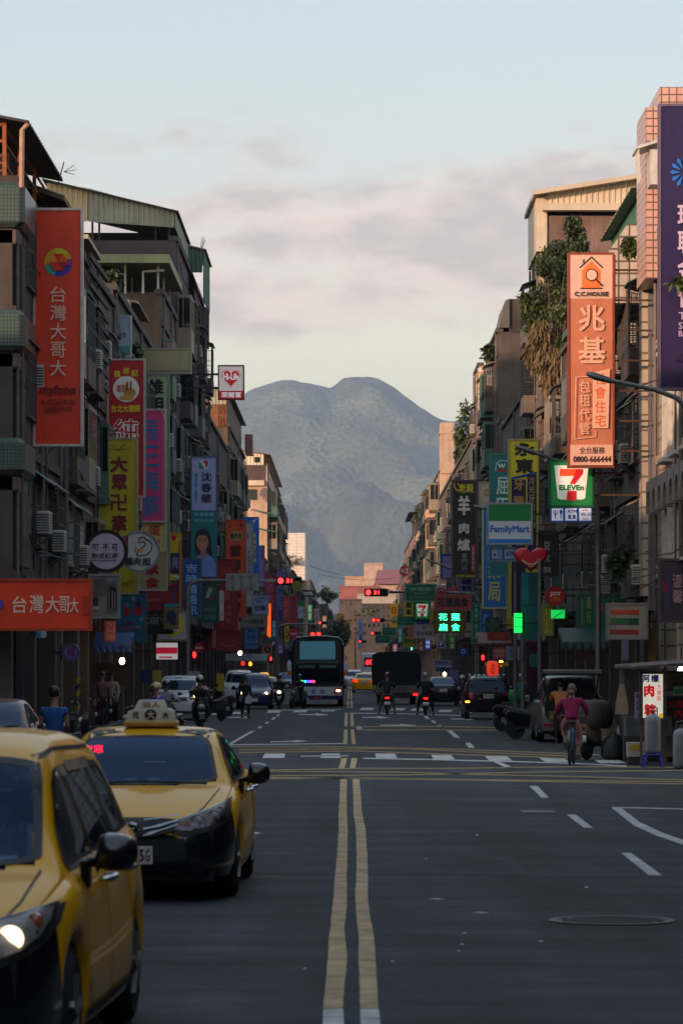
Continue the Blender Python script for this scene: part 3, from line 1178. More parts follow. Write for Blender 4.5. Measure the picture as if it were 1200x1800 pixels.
s.build('terrace_roof', mat('terrace_green', (.30, .33, .17), .7, 0, .15, 1, stain=.3), LD)
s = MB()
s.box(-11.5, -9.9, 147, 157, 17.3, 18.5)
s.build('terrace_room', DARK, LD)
# plum house roof shed: its sunlit and shaded parts are set as two colours
for a, b, zz, m in ((-13.4, -11.55, (21.75, 21.72, 23.45, 23.2), mat('shed_sunlit', (.62, .47, .26), .6, .1, .1, 1.5, stain=.3)), (-11.55, -7.72, (21.72, 21.45, 23.2, 22.15), mat('shed_green_and_shade', (.36, .36, .27), .6, .1, .12, 1.5, stain=.35))):
    s = MB()
    corr(s, (a, 157.9), (b, 157.9), *zz, .22, .05)
    s.build('shed_panel', m, LE)
s = MB()
corr(s, (-7.72, 157.9), (-7.72, 170), 21.45, 21.45, 22.15, 22.15, .22, .05)
s.build('shed_panel', MATS['shed_green_and_shade'], LE)
s = MB()
roofsheet(s, -7.55, -13.6, 157.6, 170, 22.15, 23.6, 40)
s.build('shed_roof', MATS['roof_dark'], LE)
s = MB()
for x in (-8.0, -8.6, -11.1, -11.4):
    s.bar((x, 158.3, 20.9), (x, 158.3, 21.8), .09)
s.build('shed_post', RUST, LE)
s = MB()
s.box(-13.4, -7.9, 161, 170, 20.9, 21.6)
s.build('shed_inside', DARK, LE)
s = MB()
s.box(-9.9, -8.9, 166, 168, 23.0, 23.12)
s.build('loose_sheet', RUST, LE)
s = MB()
corr(s, (-8.6, 171), (-7.0, 171), 20.9, 20.9, 22.3, 22.0, .2, .05)
corr(s, (-7.0, 171), (-7.0, 178), 19.6, 19.6, 22.0, 22.0, .2, .05)
s.build('tin_cabin', TIN[1], LE)
s = MB()
roofsheet(s, -6.85, -9, 170.8, 178.3, 22.0, 22.5, 24)
s.build('cabin_roof', TIN[0], LE)
s = MB()
corr(s, (-8.4, 182), (-7.1, 182), 18.2, 18.2, 20.6, 20.3, .2, .05)
s.build('tin_bay', TIN[0], LE)
s = MB()
for a in (.2, .6, 1.0):
    s.cyl((-7.4, 176, 22.2), (-7.4 + .3 * math.cos(a), 176, 23 + .3 * math.sin(a)), .015, n=4)
s.build('antenna', CABLE, LE)
# orange lattice storey on the brown house
s = MB()
corr(s, (-8.9, 225.9), (-7.75, 225.9), 18.6, 18.6, 19.6, 19.5, .22, .05)
s.build('shed_panel', MATS['shed_green_and_shade'], LG)
s = MB()
for i in range(12):
    s.bar((-8.9 + i * .1, 225.9, 17.2), (-8.9 + i * .1, 225.9, 18.6), .04)
s.bar((-8.9, 225.88, 17.9), (-7.75, 225.88, 17.9), .06)
s.build('lattice', MATS['rust_orange'], LG)
s = MB()
s.box(-11.5, -7.8, 226.6, 258, 17.2, 19.4)
s.build('roof_room', WOOD, LG)
s = MB()
roofsheet(s, -7.5, -12, 225.5, 260, 19.55, 20.2, 60)
s.build('shed_roof', TIN[1], LG)
s = MB()
s.box(-7.45, -6.9, 255, 258, 17.2, 18.6)
s.build('chimney', BRICK, LG)
# white shed on the cream house
s = MB()
corr(s, (-11.8, 335.9), (-8.0, 335.9), 20.9, 20.9, 22.5, 21.95, .3, .06)
s.build('shed_panel', mat('shed_white', (.66, .58, .46), .6, .1, .1, 1, stain=.25), LH)
s = MB()
roofsheet(s, -7.4, -12, 335.4, 398, 21.95, 22.7, 60)
s.build('shed_roof', TIN[2], LH)
s = MB()
s.box(-12, -8.0, 335.8, 337, 19.5, 20.95)
s.build('parapet', mat('brown_parapet', (.095, .06, .055), .85, 0, .25, .6, stain=.4), LH)
s = MB()
s.box(-9.95, -8.75, 335.82, 335.9, 17.7, 18.65)
s.build('window', GLS, LH)
s = MB()
s.box(-8.9, -8.4, 335.8, 335.9, 21.2, 21.7)
s.build('vent', DARK, LH)
s = MB()
s.box(-11.8, -8.0, 335.6, 335.9, 19.0, 19.5)
s.build('band', mat('cream_band', (.55, .45, .33), .8, 0, .15, 1, stain=.3), LH)
for sx, sy, sz in ((-8.1, 335.5, 14.6), (-8.4, 335.4, 16.3)):
    s = MB()
    roofsheet(s, sx + 1.2, sx - .8, sy - 1, sy, sz, sz + .4, 10)
    s.build('canopy', TIN[1], LH)
# white tiled rooftop box
WB = thing('rooftop_block', 'white tiled windowless rooftop block against the hills on the left', 'building', (-8, 520, 0))
s = MB()
s.box(-10.4, -6.4, 520, 533, 14.4, 21.4)
s.build('wall', tilemat('white_panel', (.70, .64, .58), (.42, .37, .34), 1.2, .45, stain=.1), WB)
s = MB()
s.box(-10.9, -6.2, 521, 534, 0, 14.4)
s.build('base', PEACH, WB)
s = MB()
s.cyl((-7.6, 522, 21.4), (-7.6, 522, 26), .07, n=5)
s.cyl((-7.2, 522, 21.4), (-7.2, 522, 24.5), .05, n=5)
s.build('antenna', GALV, WB)
foliage(WB, (-8.3, 519, 17.2), (1.3, .5, .7), 260, .3, LEAFY, 5, name='roof_plants')

for rt_, x0, x1, y0, y1, d in ((LA, 40, 60, 372, 1000, 86.0), (LB, 144, 172, 470, 1000, 106.5), (LC, 241, 252, 690, 1060, 131.5), (LD, 292, 304, 700, 1080, 151.0)):
    for x in (x0, (x0 + x1) / 2, x1):
        s = MB()
        s.bar((px(x, d), d, pz(y1, d)), (px(x, d), d, pz(y0, d)), .05)
        s.build('scaffold_post', CABLE, rt_)
    n = int((y1 - y0) / 42)
    for i in range(n):
        y = y0 + (i + .5) * (y1 - y0) / n + U(-5, 5)
        s = MB()
        s.bar((px(x0, d), d + .02, pz(y, d)), (px(x1, d), d + .02, pz(y + U(-2, 2), d)), .045)
        s.build('scaffold_rail', RUST if i % 3 == 0 else CABLE, rt_)

# ---- right row
RA = building('near right cream tiled building with arched lintels and a pink tiled roof tower', 'R', 79, 94.6, 13.3, CREAM, seed=61, facade=False, trim=CREAM, zf=4.4)
for z0, z1 in ((10.2, 12.3), (7.4, 9.5), (4.7, 6.6)):
    for y in (81.5, 84.8, 88.0, 91.2):
        wo = inst('window', KIT['win1'], RA, (-.003, y - 79, z0), math.pi, (1.6, 1.0, (z1 - z0) / 1.42))
        inst('pane', KIT['pane'], wo, (0, 0, 0))
for y in (80.6, 82.2, 83.8, 85.4, 87, 88.6, 90.2, 91.8, 93.4):
    a = MB()
    pts = [(y - .75, 6.85), (y + .75, 6.85), (y + .75, 6.0)] + [(y + .55 * math.cos(q), 6.0 + .6 * math.sin(q)) for q in [i * math.pi / 8 for i in range(9)]] + [(y - .75, 6.0)]
    a.prism(pts, XR - .35, XR - .02, 'x')
    a.build('arch_lintel', mat('grey_stucco', (.24, .215, .20), .85, 0, .2, 1, .3, stain=.5), RA)
s = MB()
s.box(8.15, 12, 93.4, 96.6, 13.3, 17.2)
s.build('roof_tower', PINK, RA)
s = MB()
s.box(7.8, 8.6, 93.6, 96.5, 12.2, 16.7)
s.build('tower_corner', PINK, RA)
s = MB()
roofsheet(s, 7.4, 8.2, 91.5, 93, 15.35, 15.6, 10)
s.build('window_hood', FRM[1], RA)
s = MB()
s.box(7.75, 8.1, 91.6, 92.6, 14.4, 15.3)
for i in range(4):
    s.bar((7.5, 91.6 + i * .3, 14.5), (7.45, 91.6 + i * .3, 15.3), .03)
s.build('window_cage', FRM[1], RA)

RB = building('right shophouse with a slim cream tiled end pier and iron window cages', 'R', 97, 118, 13.2, CONC, seed=67, mix=('cage', 'cage', 'balc'), pd=0.6)
s = MB()
s.box(7.95, 8.12, 96.7, 97.6, 3.9, 14.2)
s.build('end_pier', CREAM, RB)
s = MB()
s.box(8.12, 8.42, 96.6, 97.2, 3.5, 14.4)
s.build('grey_pier', mat('grey_render', (.19, .18, .185), .9, 0, .2, .8, .2, stain=.5), RB)
s = MB()
s.prism([(8.3, 12.1), (6.5, 12.1), (6.4, 12.35), (7.75, 14.3), (8.3, 14.3)], 99, 99.6)
s.build('gable_fin', WTILE, RB)
s = MB()
s.box(6.7, 8.2, 99.6, 112, 12.2, 12.4)
s.build('canopy_slab', TIN[1], RB)
s = MB()
corr(s, (6.6, 103), (7.9, 103), 12.4, 12.4, 13.6, 13.6, .18)
s.build('green_sheet', mat('sheet_mint', (.22, .32, .25), .6, .1, .2, 2, stain=.3), RB)
s = MB()
s.box(8.25, 10.5, 100, 112, 13.2, 15.4)
s.build('roof_room', mat('room_green', (.06, .17, .10), .7, 0, .2, 1, stain=.3), RB)
s = MB()
roofsheet(s, 7.9, 11, 99.4, 112, 15.4, 15.8, 30)
s.build('roof', TIN[2], RB)
RC = building('right shophouse overgrown by the hanging roof shrub', 'R', 118.3, 152, 13.9, CONC, seed=71, mix=('cage', 'win', 'encl', 'balc'), pd=0.55)
RD = building('tall right house with a cream ribbed metal roof storey', 'R', 153, 160, 19.8, PEACH, seed=73, mix=('balc', 'encl', 'cage'), pd=0.7)
s = MB()
s.box(8.35, 13.4, 152.9, 153.4, 19.6, 21.35)
s.build('parapet', mat('brown_render', (.20, .135, .11), .9, 0, .25, .7, .3, stain=.55), RD)
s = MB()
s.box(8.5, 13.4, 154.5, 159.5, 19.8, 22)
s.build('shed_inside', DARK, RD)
s = MB()
corr(s, (8.5, 152.7), (13.4, 152.7), 21.75, 21.75, 22.3, 23.1, .24, .05)
s.build('shed_panel', mat('shed_ivory', (.62, .53, .40), .6, .1, .1, 1.5, stain=.25), RD)
s = MB()
s.box(8.3, 13.4, 152.2, 152.75, 21.5, 21.8)
s.build('eave', mat('eave_cream', (.55, .47, .36), .7, 0, .1, 1, stain=.2), RD)
s = MB()
roofsheet(s, 7.9, 13.8, 152.0, 160.4, 22.32, 23.25, 30, .18)
s.build('shed_roof', MATS['eave_cream'], RD)
s = MB()
s.prism([(8.05, 19.8), (8.5, 19.8), (8.5, 22.2), (8.05, 22.1)], 152.8, 160)
s.build('street_face', MATS['shed_ivory'], RD)
s = MB()
for i in range(5):
    s.cyl((11.9, 152.6, 20.6 + i * .22), (12.8, 152.4, 20.7 + i * .22), .07, n=6)
s.build('blue_pipe_stack', mat('pipe_teal', (.05, .20, .22), .5, 0, .15, 4), RD)
RD2 = building('lower right house hidden behind the hanging shrub', 'R', 160.4, 190, 14.6, CONC, seed=75, pd=.6)
RE = building('right house with a bare dark end wall and stacked iron balconies', 'R', 196, 210, 20.4, CONC, seed=79, mix=('balc', 'encl', 'cage'), pd=0.8)
s = MB()
s.box(8.8, 11.5, 195.9, 204, 20.4, 22.2)
s.build('roof_room', CONCD, RE)
s = MB()
s.prism([(8.25, 20.6), (8.82, 20.6), (8.82, 22.2), (8.6, 22.1)], 195.7, 204)
s.build('lean_to', TIN[0], RE)
RE2 = building('mid height right house between the dark end wall and the pale boards', 'R', 210.3, 223.6, 17.6, TAN, seed=81, mix=('balc', 'encl', 'cage'), pd=.7)
RJ2 = building('narrow red brown pier house between the balconies on the right', 'R', 190.2, 195.6, 15.2, BRICK, seed=80, mix=('win', 'cage'))
RF = building('right house faced with pale boards and orange bands', 'R', 224, 232, 20.9, PEACH, seed=83, mix=('cage', 'balc', 'win'), pd=0.6)
bm_ = mat('board_pale', (.66, .56, .46), .7, 0, .1, 2, stain=.2)
bo_ = mat('board_orange', (.72, .42, .12), .7, 0, .1, 2, stain=.15)
for i in range(24):
    s = MB()
    z = 12.9 + i * .335
    s.cbox((8.83, 223.93, z), (1.4, .1, .29), .02)
    s.build('cladding_board', bo_ if i in (0, 1, 2, 21, 22) else bm_, RF)
RG = building('right terrace house with a roof garden behind the black sign', 'R', 232.4, 321, 17.0, CONC, seed=89, pd=0.6)
RH = building('right house with a slim peach tower rising above the roofs', 'R', 322, 372, 19.5, PEACH, seed=97, mix=('win', 'balc', 'encl'))
s = MB()
s.box(8.25, 9.5, 321.8, 325, 19.4, 24.0)
s.box(8.15, 9.6, 321.7, 325.1, 23.0, 23.2)
s.build('tower', PEACH, RH)
s = MB()
for z in (21.5, 21.9, 22.3):
    s.bar((9.5, 322, z), (13, 322, z), .05)
for x in (10.5, 11.5, 12.5):
    s.bar((x, 322, 19.5), (x, 322, 22.3), .05)
s.build('roof_rail', GALV, RH)
RI = building('right house with a stepped peach roof room', 'R', 373, 440, 18, PEACH, seed=101)
s = MB()
s.box(8.3, 13, 374, 384, 18, 20.6)
s.build('roof_room', PEACH, RI)
RK = building('far right house with a dark canopy roof and terrace plants', 'R', 441, 520, 18.5, BRICK, seed=103)
s = MB()
roofsheet(s, 7.4, 11, 440.5, 470, 21, 21.4, 20)
s.box(8.3, 10.5, 442, 470, 18.5, 20.9)
s.build('roof_room', CONCD, RK)
RL = building('far right pale house near the red circular sign', 'R', 521, 610, 15, GREYT, seed=107)
RM = building('farthest right block at the bend', 'R', 612, 720, 11.5, PEACH, 8.6, seed=109)

# pink buildings where the street bends away
for lab, x0, x1, y0, y1, d, m in (('pink flat roofed block at the far end of the street', 606, 640, 1014, 1150, 1150, PEACH), ('tall pink block behind the red roof at the street end', 640, 672, 991, 1150, 1190, PEACH),
                                 ('brick red block with white windows at the street end', 596, 668, 1031, 1150, 1090, mat('brick_plain', (.30, .10, .08), .85, 0, .2, .3, stain=.3)), ('low white parapet block closing the street end', 628, 705, 1045, 1150, 1040, mat('white_render', (.40, .345, .30), .8, 0, .15, .3, stain=.3)),
                                 ('brown far block under the white parapet', 636, 694, 1062, 1150, 930, CONCD), ('grey green far block left of the street end', 596, 636, 1054, 1150, 960, CONC)):
    rt = thing('far_block', lab, 'building', (px((x0 + x1) / 2, d), d, 0))
    s = MB()
    s.box(px(x0, d), px(x1, d), d, d + 30, 0, pz(y0, d))
    s.build('wall', m, rt)
    s = MB()
    s.box(px(x0 - .7, d), px(x1 + .7, d), d - .4, d + 3, pz(y0, d) - .1, pz(y0 - 1.3, d))
    s.build('parapet', m, rt)
    nw = max(3, int((x1 - x0) / 8))
    for row in range(0 if d > 1000 else 4):
        for k in range(nw):
            if rnd.random() < .35:
                continue
            xx = x0 + 4 + k * (x1 - x0 - 8) / (nw - 1)
            q = U(.7, 2)
            s = MB()
            s.box(px(xx - q, d), px(xx + q, d), d - .15, d, pz(y0 + U(7, 10) + row * 15, d), pz(y0 + 4 + row * 15, d))
            s.build('window', GLS, rt)
            if row % 2 and k % 2:
                s = MB()
                s.box(px(xx - 3, d), px(xx + 3, d), d - 1.2, d - .01, pz(y0 + 12 + row * 15, d), pz(y0 + 9.5 + row * 15, d))
                s.build('balcony', CONC, rt)
rt = thing('red_roof_hall', 'hall with a steep red tiled roof at the far end of the street', 'building', (px(690, 1100), 1100, 0))
s = MB()
s.box(px(660, 1100), px(730, 1100), 1100, 1130, 0, pz(1026, 1100))
s.build('wall', PEACH, rt)
s = MB()
d = 1098
s.add([(px(658, d), d, pz(1026, d)), (px(735, d), d, pz(1026, d)), (px(735, d), d + 25, pz(998, d)), (px(664, d), d + 25, pz(998, d)), (px(658, d), d + 50, pz(1026, d)), (px(735, d), d + 50, pz(1026, d))], [(0, 1, 2, 3), (3, 2, 5, 4), (0, 3, 4)])
s.build('roof', mat('roof_red', (.32, .075, .06), .7, 0, .2, .3), rt)

# shrubs and roof gardens
sh = thing('hanging_shrub', 'large bushy shrub with dry hanging grass growing on the right facade', 'shrub', (7.6, 139, 13.9))
s = MB()
for i in range(9):
    a = U(-.5, .5)
    s.tube([(7.9 + U(-.2, .4), 139 + U(-2, 2), 13.6), (7.8 + a, 139 + U(-2, 2), 15), (7.7 + a * 2, 139 + U(-2.5, 2.5), 16.5 + U(0, 1.8))], [.06, .045, .02], 5)
s.build('stem', BARK, sh)
dsh = 139.0
cl = []
for x, y, r_ in ((1005, 395, 16), (1012, 420, 18), (985, 430, 18), (1000, 455, 22), (970, 445, 20), (955, 475, 22), (985, 480, 26), (965, 510, 26), (990, 520, 30), (940, 530, 22), (965, 550, 30), (990, 560, 28), (945, 570, 22), (935, 545, 18), (1015, 440, 16), (970, 590, 24), (990, 600, 22), (955, 600, 16), (925, 525, 12)):
    cl.append((px(x, dsh) - 7.9, U(-1.6, 1.6), pz(y, dsh) - 15.5, r_ * dsh / F * .95))
foliage(sh, (7.9, dsh, 15.5), (1, 1, 1), 11000, .17, LEAF, 3, .2, clumps=cl)
cl = [(px(x, dsh) - 7.9, U(-1.2, 1.2), pz(y, dsh) - 13.2, .38) for x, y in ((950, 600), (965, 615), (980, 610), (995, 620), (960, 640), (978, 645), (992, 650), (972, 668), (945, 622))]
foliage(sh, (7.9, dsh, 13.2), (1, 1, 1.25), 7000, .4, DRY, 4, 1.0, name='dry_fringe', clumps=cl, thin=.1)
for lab, x, y, rx, ry, d, n, m in (('roof garden shrub spilling over the terrace left of the pale boards', 823, 775, 18, 38, 268, 1500, LEAF), ('papaya like plant poking above the roof garden', 836, 742, 12, 12, 268, 300, LEAF),
                                  ('olive terrace bush beside the peach tower', 760, 872, 16, 16, 371, 500, LEAFY), ('bush on the far right canopy roof', 742, 900, 16, 15, 440, 500, LEAF), ('trailing plants down the far right house front', 752, 940, 12, 24, 440, 500, LEAF),
                                  ('low shrub above the far right shop awnings', 733, 1010, 13, 14, 520, 400, LEAFY), ('small plant on the near right iron balcony', 858, 618, 10, 16, 198, 300, LEAF),
                                  ('small green plant on the plum house terrace', 196, 497, 14, 22, 118, 500, LEAF), ('potted plant on the white pipe terrace on the left', 232, 622, 10, 12, 124, 250, LEAF), ('tuft of leaves by the slim tiled pier', 1108, 430, 9, 12, 98, 250, LEAF), ('vine clump climbing below the right iron cages', 1093, 985, 18, 30, 99, 500, LEAF),
                                  ('sprig of leaves in front of the purple banner', 1196, 492, 12, 8, 84, 120, LEAF),
                                  ('street tree far down the left side behind the bus', 592, 1118, 15, 34, 520, 1800, LEAF), ('roof greenery above the hotel sign', 575, 1045, 14, 10, 560, 500, LEAF), ('roof greenery on the far end terrace', 650, 1073, 13, 7, 800, 400, LEAFY), ('dusty creeper beside the cream shophouse', 415, 850, 5, 8, 333, 120, LEAF)):
    k = d / F
    p = thing('street_tree' if 'tree' in lab else 'shrub', lab, 'tree' if 'tree' in lab else 'shrub', (px(x, d), d, pz(y + ry, d) if 'tree' not in lab else 0))
    foliage(p, (px(x, d), d, pz(y, d)), (rx * k * 1.1, rx * k * 1.1, ry * k * 1.1), int(n * 1.6), .14 + d / 1700, m, int(x), .2)
    s = MB()
    z0 = pz(y + ry, d) if 'tree' not in lab else 0
    s.tube([(px(x, d), d, z0), (px(x + 1, d), d, pz(y + ry * .3, d)), (px(x - 2, d), d, pz(y - ry * .4, d))], [.03 + .00025 * d, .02 + .0002 * d, .01], 5)
    s.build('trunk' if 'tree' in lab else 'stem', BARK, p)

# street going on behind the photographer: the rows that keep the evening sun off the road
for i, (sd_, y0, y1, h_) in enumerate((('L', 20, 60, 14.5), ('L', -30, 19, 15.5), ('L', -58, -31, 14), ('R', 22, 61, 14), ('R', -58, 21, 15))):
    bb = building(('plain %s row house behind the camera, number %s from the crossing' % ('left' if sd_ == 'L' else 'right', ('one', 'two', 'three', 'one', 'two')[i])), sd_, y0, y1, h_, CONC, facade=False, seed=200 + i, depth=45)
bb = building('unseen tall slab block added behind the camera to cut sky glare', 'L', -100, -62, 24, CONC, 30, depth=58, facade=False, seed=300, arcade=False)  # added out of view, keeps the bright low sky out of reflections
ab = building('unseen apartment block added beyond the frame to shade the left gables', 'L', 108, 134, 33, CONC, -34, depth=14, facade=False, seed=301, arcade=False)  # added out of view so that its shadow falls on the left gables
# ------------------------------------------------------------------ signs
def disc(mb, cx, cz, rx, rz, y0, y1, n=36):
    mb.prism([(cx + rx * math.cos(i * 2 * math.pi / n), cz + rz * math.sin(i * 2 * math.pi / n)) for i in range(n)], y0, y1)


def items_on(root, items, d, yf, emit=0):
    k = d / F
    for i, it in enumerate(items):
        y = yf - .012 - i * .005
        mb = MB()
        nm = 'emblem'
        t_ = it[0]
        em = 0
        if isinstance(it[-1], dict):
            em = it[-1].get('e', 0)
            it = it[:-1]
        if t_ == 't':                               # ('t', text, x0, y0, x1, y1, colour, bold)
            put(mb, it[1], px(it[2], d), pz(it[5], d), px(it[4], d), pz(it[3], d), y, it[7] if len(it) > 7 else .02)
            col, nm = it[6], 'lettering'
        elif t_ == 'v':                             # ('v', text, cx, width, ytop, ybottom, colour, bold)
            n = len(it[1])
            st = (it[5] - it[4]) / n
            for j, ch in enumerate(it[1]):
                a = it[4] + j * st
                if ch != ' ':
                    put(mb, ch, px(it[2] - it[3] / 2, d), pz(a + st * .92, d), px(it[2] + it[3] / 2, d), pz(a + st * .06, d), y, it[7] if len(it) > 7 else .02)
            col, nm = it[6], 'lettering'
        elif t_ == 'r':
            x0, y0, x1, y1, col = it[1:6]
            mb.box(px(x0, d), px(x1, d), y, y + .004, pz(y1, d), pz(y0, d))
            nm = 'panel_field'
        elif t_ in 'ce':
            cx, cy, rx = it[1:4]
            ry = it[4] if t_ == 'e' else rx
            col = it[-1]
            disc(mb, px(cx, d), pz(cy, d), rx * k, ry * k, y, y + .004)
        elif t_ == 'p':
            mb.prism([(px(a, d), pz(b, d)) for a, b in it[1]], y, y + .004)
            col = it[2]
        elif t_ == 'l':
            pts, w, col = it[1:4]
            for (a, b), (c, e) in zip(pts, pts[1:]):
                L = math.hypot(c - a, e - b) or 1
                nx, ny = -(e - b) / L * w / 2, (c - a) / L * w / 2
                mb.prism([(px(a + nx, d), pz(b + ny, d)), (px(c + nx, d), pz(e + ny, d)), (px(c - nx, d), pz(e - ny, d)), (px(a - nx, d), pz(b - ny, d))], y, y + .003)
        e_ = em or emit
        mb.build(nm, glow(col, e_) if e_ else ink(col), root)


def sign(label, x0, y0, x1, y1, d, bg, items=(), th=.2, frame='8a8a88', mount=None, emit=0, shape='rect', name='shop_sign', poles=None, cat='sign', nb=None):
    X0, X1, Z0, Z1 = px(x0, d), px(x1, d), pz(y1, d), pz(y0, d)
    root = thing(name, label, cat, ((X0 + X1) / 2, d, Z0))
    m = glow(bg, emit) if emit else paint(bg)
    p = MB()
    if shape == 'rect':
        p.box(X0, X1, d, d + th, Z0, Z1)
    else:
        disc(p, (X0 + X1) / 2, (Z0 + Z1) / 2, (X1 - X0) / 2, (Z1 - Z0) / 2, d, d + th, 48)
    p.build('panel', m, root)
    if frame:
        f = MB()
        w = .05
        if shape == 'rect':
            for a, b, c, e in ((X0 - w, X1 + w, Z1 - .01, Z1 + w), (X0 - w, X1 + w, Z0 - w, Z0 + .01), (X0 - w, X0 + .01, Z0 + .01, Z1 - .01), (X1 - .01, X1 + w, Z0 + .01, Z1 - .01)):
                f.box(a, b, d - .03, d + th + .01, c, e)
        else:
            R_ = (X1 - X0) / 2
            f.rim(((X0 + X1) / 2, (Z0 + Z1) / 2), R_ - .02, R_ + .05, d - .03, d + th + .02)
        f.build('frame', mat('frame_' + frame, frame, .5, .3, .15, 4, stain=.3), root)
    items_on(root, items, d, d - (.0 if shape == 'rect' else .0), emit)
    if mount:
        b = MB()
        n = nb or max(2, int((Z1 - Z0) / 1.2))
        XF = XL if mount == 'L' else XR
        e = X0 if mount == 'L' else X1
        for i in range(n):
            z = Z0 + (Z1 - Z0) * (i + .5) / n
            b.bar((e, d + th / 2, z), (XF, d + th / 2 + .05, z), .05)
        b.bar((e - .06 if mount == 'L' else e + .06, d + th / 2, Z0), (e - .06 if mount == 'L' else e + .06, d + th / 2, Z1), .05)
        b.build('bracket', RUST if rnd.random() < .6 else CABLE, root)
    return root


W, K, YL, RD_, BL = 'e6e2dc', '0c0b0d', 'e8c81e', 'c01018', '17408c'
# --- left side, near to far
poly = [(103 + 25 * math.cos(a), 461 + 25 * math.sin(a)) for a in [i * math.pi / 6 + .26 for i in range(12)]]
hexi = [(103 + 17 * math.cos(a), 461 + 17 * math.sin(a)) for a in [i * math.pi / 3 for i in range(6)]]
seg = lambda i, j: [(103, 461)] + poly[i:j + 1]
sign('tall orange banner sign with a round rainbow emblem and white characters', 62, 369, 143, 781, 85.2, 'e83a10', [
    ('p', seg(0, 3), '3a3fae'), ('p', seg(3, 5), '1fae9a'), ('p', seg(5, 8), 'd8a020'), ('p', seg(8, 11), 'd8c830'), ('p', [(103, 461), poly[11], poly[0]], 'a02a9a'), ('p', [(103, 461), poly[10], poly[11]], 'd8a020'),
    ('p', hexi, 'd83014'), ('p', [(103, 461), hexi[3], hexi[4]], 'f08a20'), ('p', [(103, 461), hexi[0], hexi[1]], 'b81a0c'), ('p', [(103, 461), hexi[5], hexi[0]], 'e8601a'),
    ('v', '台灣大哥大', 103, 28, 502, 664, 'f2c9b8', .0), ('t', 'myfone', 71, 677, 134, 697, '7a1408', .03), ('t', '大同延平北', 71, 702, 134, 712, '6a1208', .01), ('t', '加盟門市', 78, 715, 128, 725, '6a1208', .01)], frame='c9b8b0', mount='L', nb=8)
sign('long orange fascia board with five white characters over the left corner shop', -45, 1021, 157, 1105, 81.2, 'e03a12', [
    ('v', '台', 35, 26, 1045, 1081, 'f0cfc0', 0), ('v', '灣', 65, 25, 1043, 1081, 'f0cfc0', 0), ('v', '大', 93, 25, 1045, 1080, 'f0cfc0', 0), ('v', '哥', 114, 20, 1046, 1080, 'f0cfc0', 0), ('v', '大', 131, 16, 1048, 1080, 'f0cfc0', 0), ('c', -2, 1062, 9, '5a3aa0'), ('r', 146, 1048, 156, 1080, 'b02810')], th=.5, frame='b04020')
sign('red vertical sign with yellow heading and a round white picture', 191, 633, 253, 872, 111.8, 'b80c14', [
    ('t', '魏', 201, 651, 212, 663, 'f0d428', .02), ('t', '祥', 216, 646, 228, 659, 'f0d428', .02), ('t', '記', 231, 650, 243, 662, 'f0d428', .02), ('c', 222, 684, 23, 'efe8e2'), ('t', '橋頭', 205, 676, 222, 690, 'b02020', .01), ('e', 228, 690, 11, 8, 'c08a3a'), ('r', 222, 672, 226, 688, '8a5a2a'), ('r', 229, 670, 232, 686, 'a03a2a'), ('e', 223, 699, 13, 4, 'd8a048'),
    ('t', '台北大橋頭', 196, 712, 247, 725, 'f0d428', .02), ('t', '純', 199, 736, 245, 773, 'f4f0ec', .06), ('t', '純', 200, 737, 244, 772, 'c81820', .0), ('v', '鵝肉', 232, 24, 790, 866, 'f0ece8', .03)], frame='b8a8a4', mount='L')
sign('blank weathered beige board above the black lettered sign', 255, 614, 335, 655, 131.0, '9a9474', [('r', 256, 650, 334, 654, '7c765c')], frame='8c8a7c', mount='L', nb=2)
sign('pale green vertical sign with black brush characters', 256, 660, 296, 1000, 135.0, 'a8b094', [('v', '維明', 274, 27, 664, 729, '141412', .03)], frame='8a8c7c', mount='L')
sign('pink vertical sign with turquoise brush characters', 250, 721, 290, 916, 126.0, 'd0447c', [('v', '辰三海鮮', 266, 27, 736, 912, '1c6fa4', .012), ('l', [(283, 723), (288, 727), (288, 736)], 2, 'e8c890'), ('l', [(287, 724), (287, 914)], .8, 'e0b0b8')], frame='c0a8b0', mount='L')
sign('yellow panel with red egg dumpling characters under the pink sign', 250, 919, 288, 968, 126.1, 'd8bc70', [('v', '蛋包', 272, 22, 922, 966, 'b83c30', .02)], frame='c8b890', mount='L', nb=2)
sign('tall olive yellow sign with red brush characters and scroll ornament', 175, 772, 240, 1042, 108.6, 'b8a80e', [
    ('l', [(181, 785), (189, 790), (198, 789), (206, 791), (214, 789), (223, 790), (231, 785)], 1.6, '8a6410'), ('l', [(195, 782), (203, 786), (208, 793), (213, 786), (221, 782)], 1.6, '8a6410'), ('t', '大', 194, 802, 225, 830, '6c1410', .035), ('t', '眾', 196, 834, 224, 862, '6c1410', .035), ('t', '卍', 195, 869, 224, 897, '6c1410', .01), ('t', '素', 196, 905, 224, 933, '6c1410', .03), ('l', [(207, 1022), (222, 1026), (232, 1020), (236, 1027)], 1.6, '8a6410'), ('l', [(210, 1032), (219, 1024), (229, 1033)], 1.2, '8a6410')], frame='a09a70', mount='L')
sign('round white tea shop sign in a dark red brown ring', 152, 934, 222, 1004, 103.6, '3e2420', [('c', 187, 969, 31.5, 'c9c0cc'), ('t', '可', 162, 956, 174, 968, '1a1618', .01), ('t', '不', 180, 956, 192, 968, '1a1618', .01), ('t', '可', 197, 956, 208, 968, '1a1618', .01), ('t', '熟成紅茶', 162, 972, 208, 982, '1a1618', .0), ('r', 163, 984.5, 206, 986, '6a6068')], frame='2a1614', mount='L', shape='disc', nb=2)
gz = [(258, 949), (253, 944), (246, 945), (244, 951), (250, 953), (255, 953), (256, 958), (250, 963), (243, 968), (240, 974), (246, 977), (258, 975), (266, 968), (268, 958), (264, 951), (258, 949)]
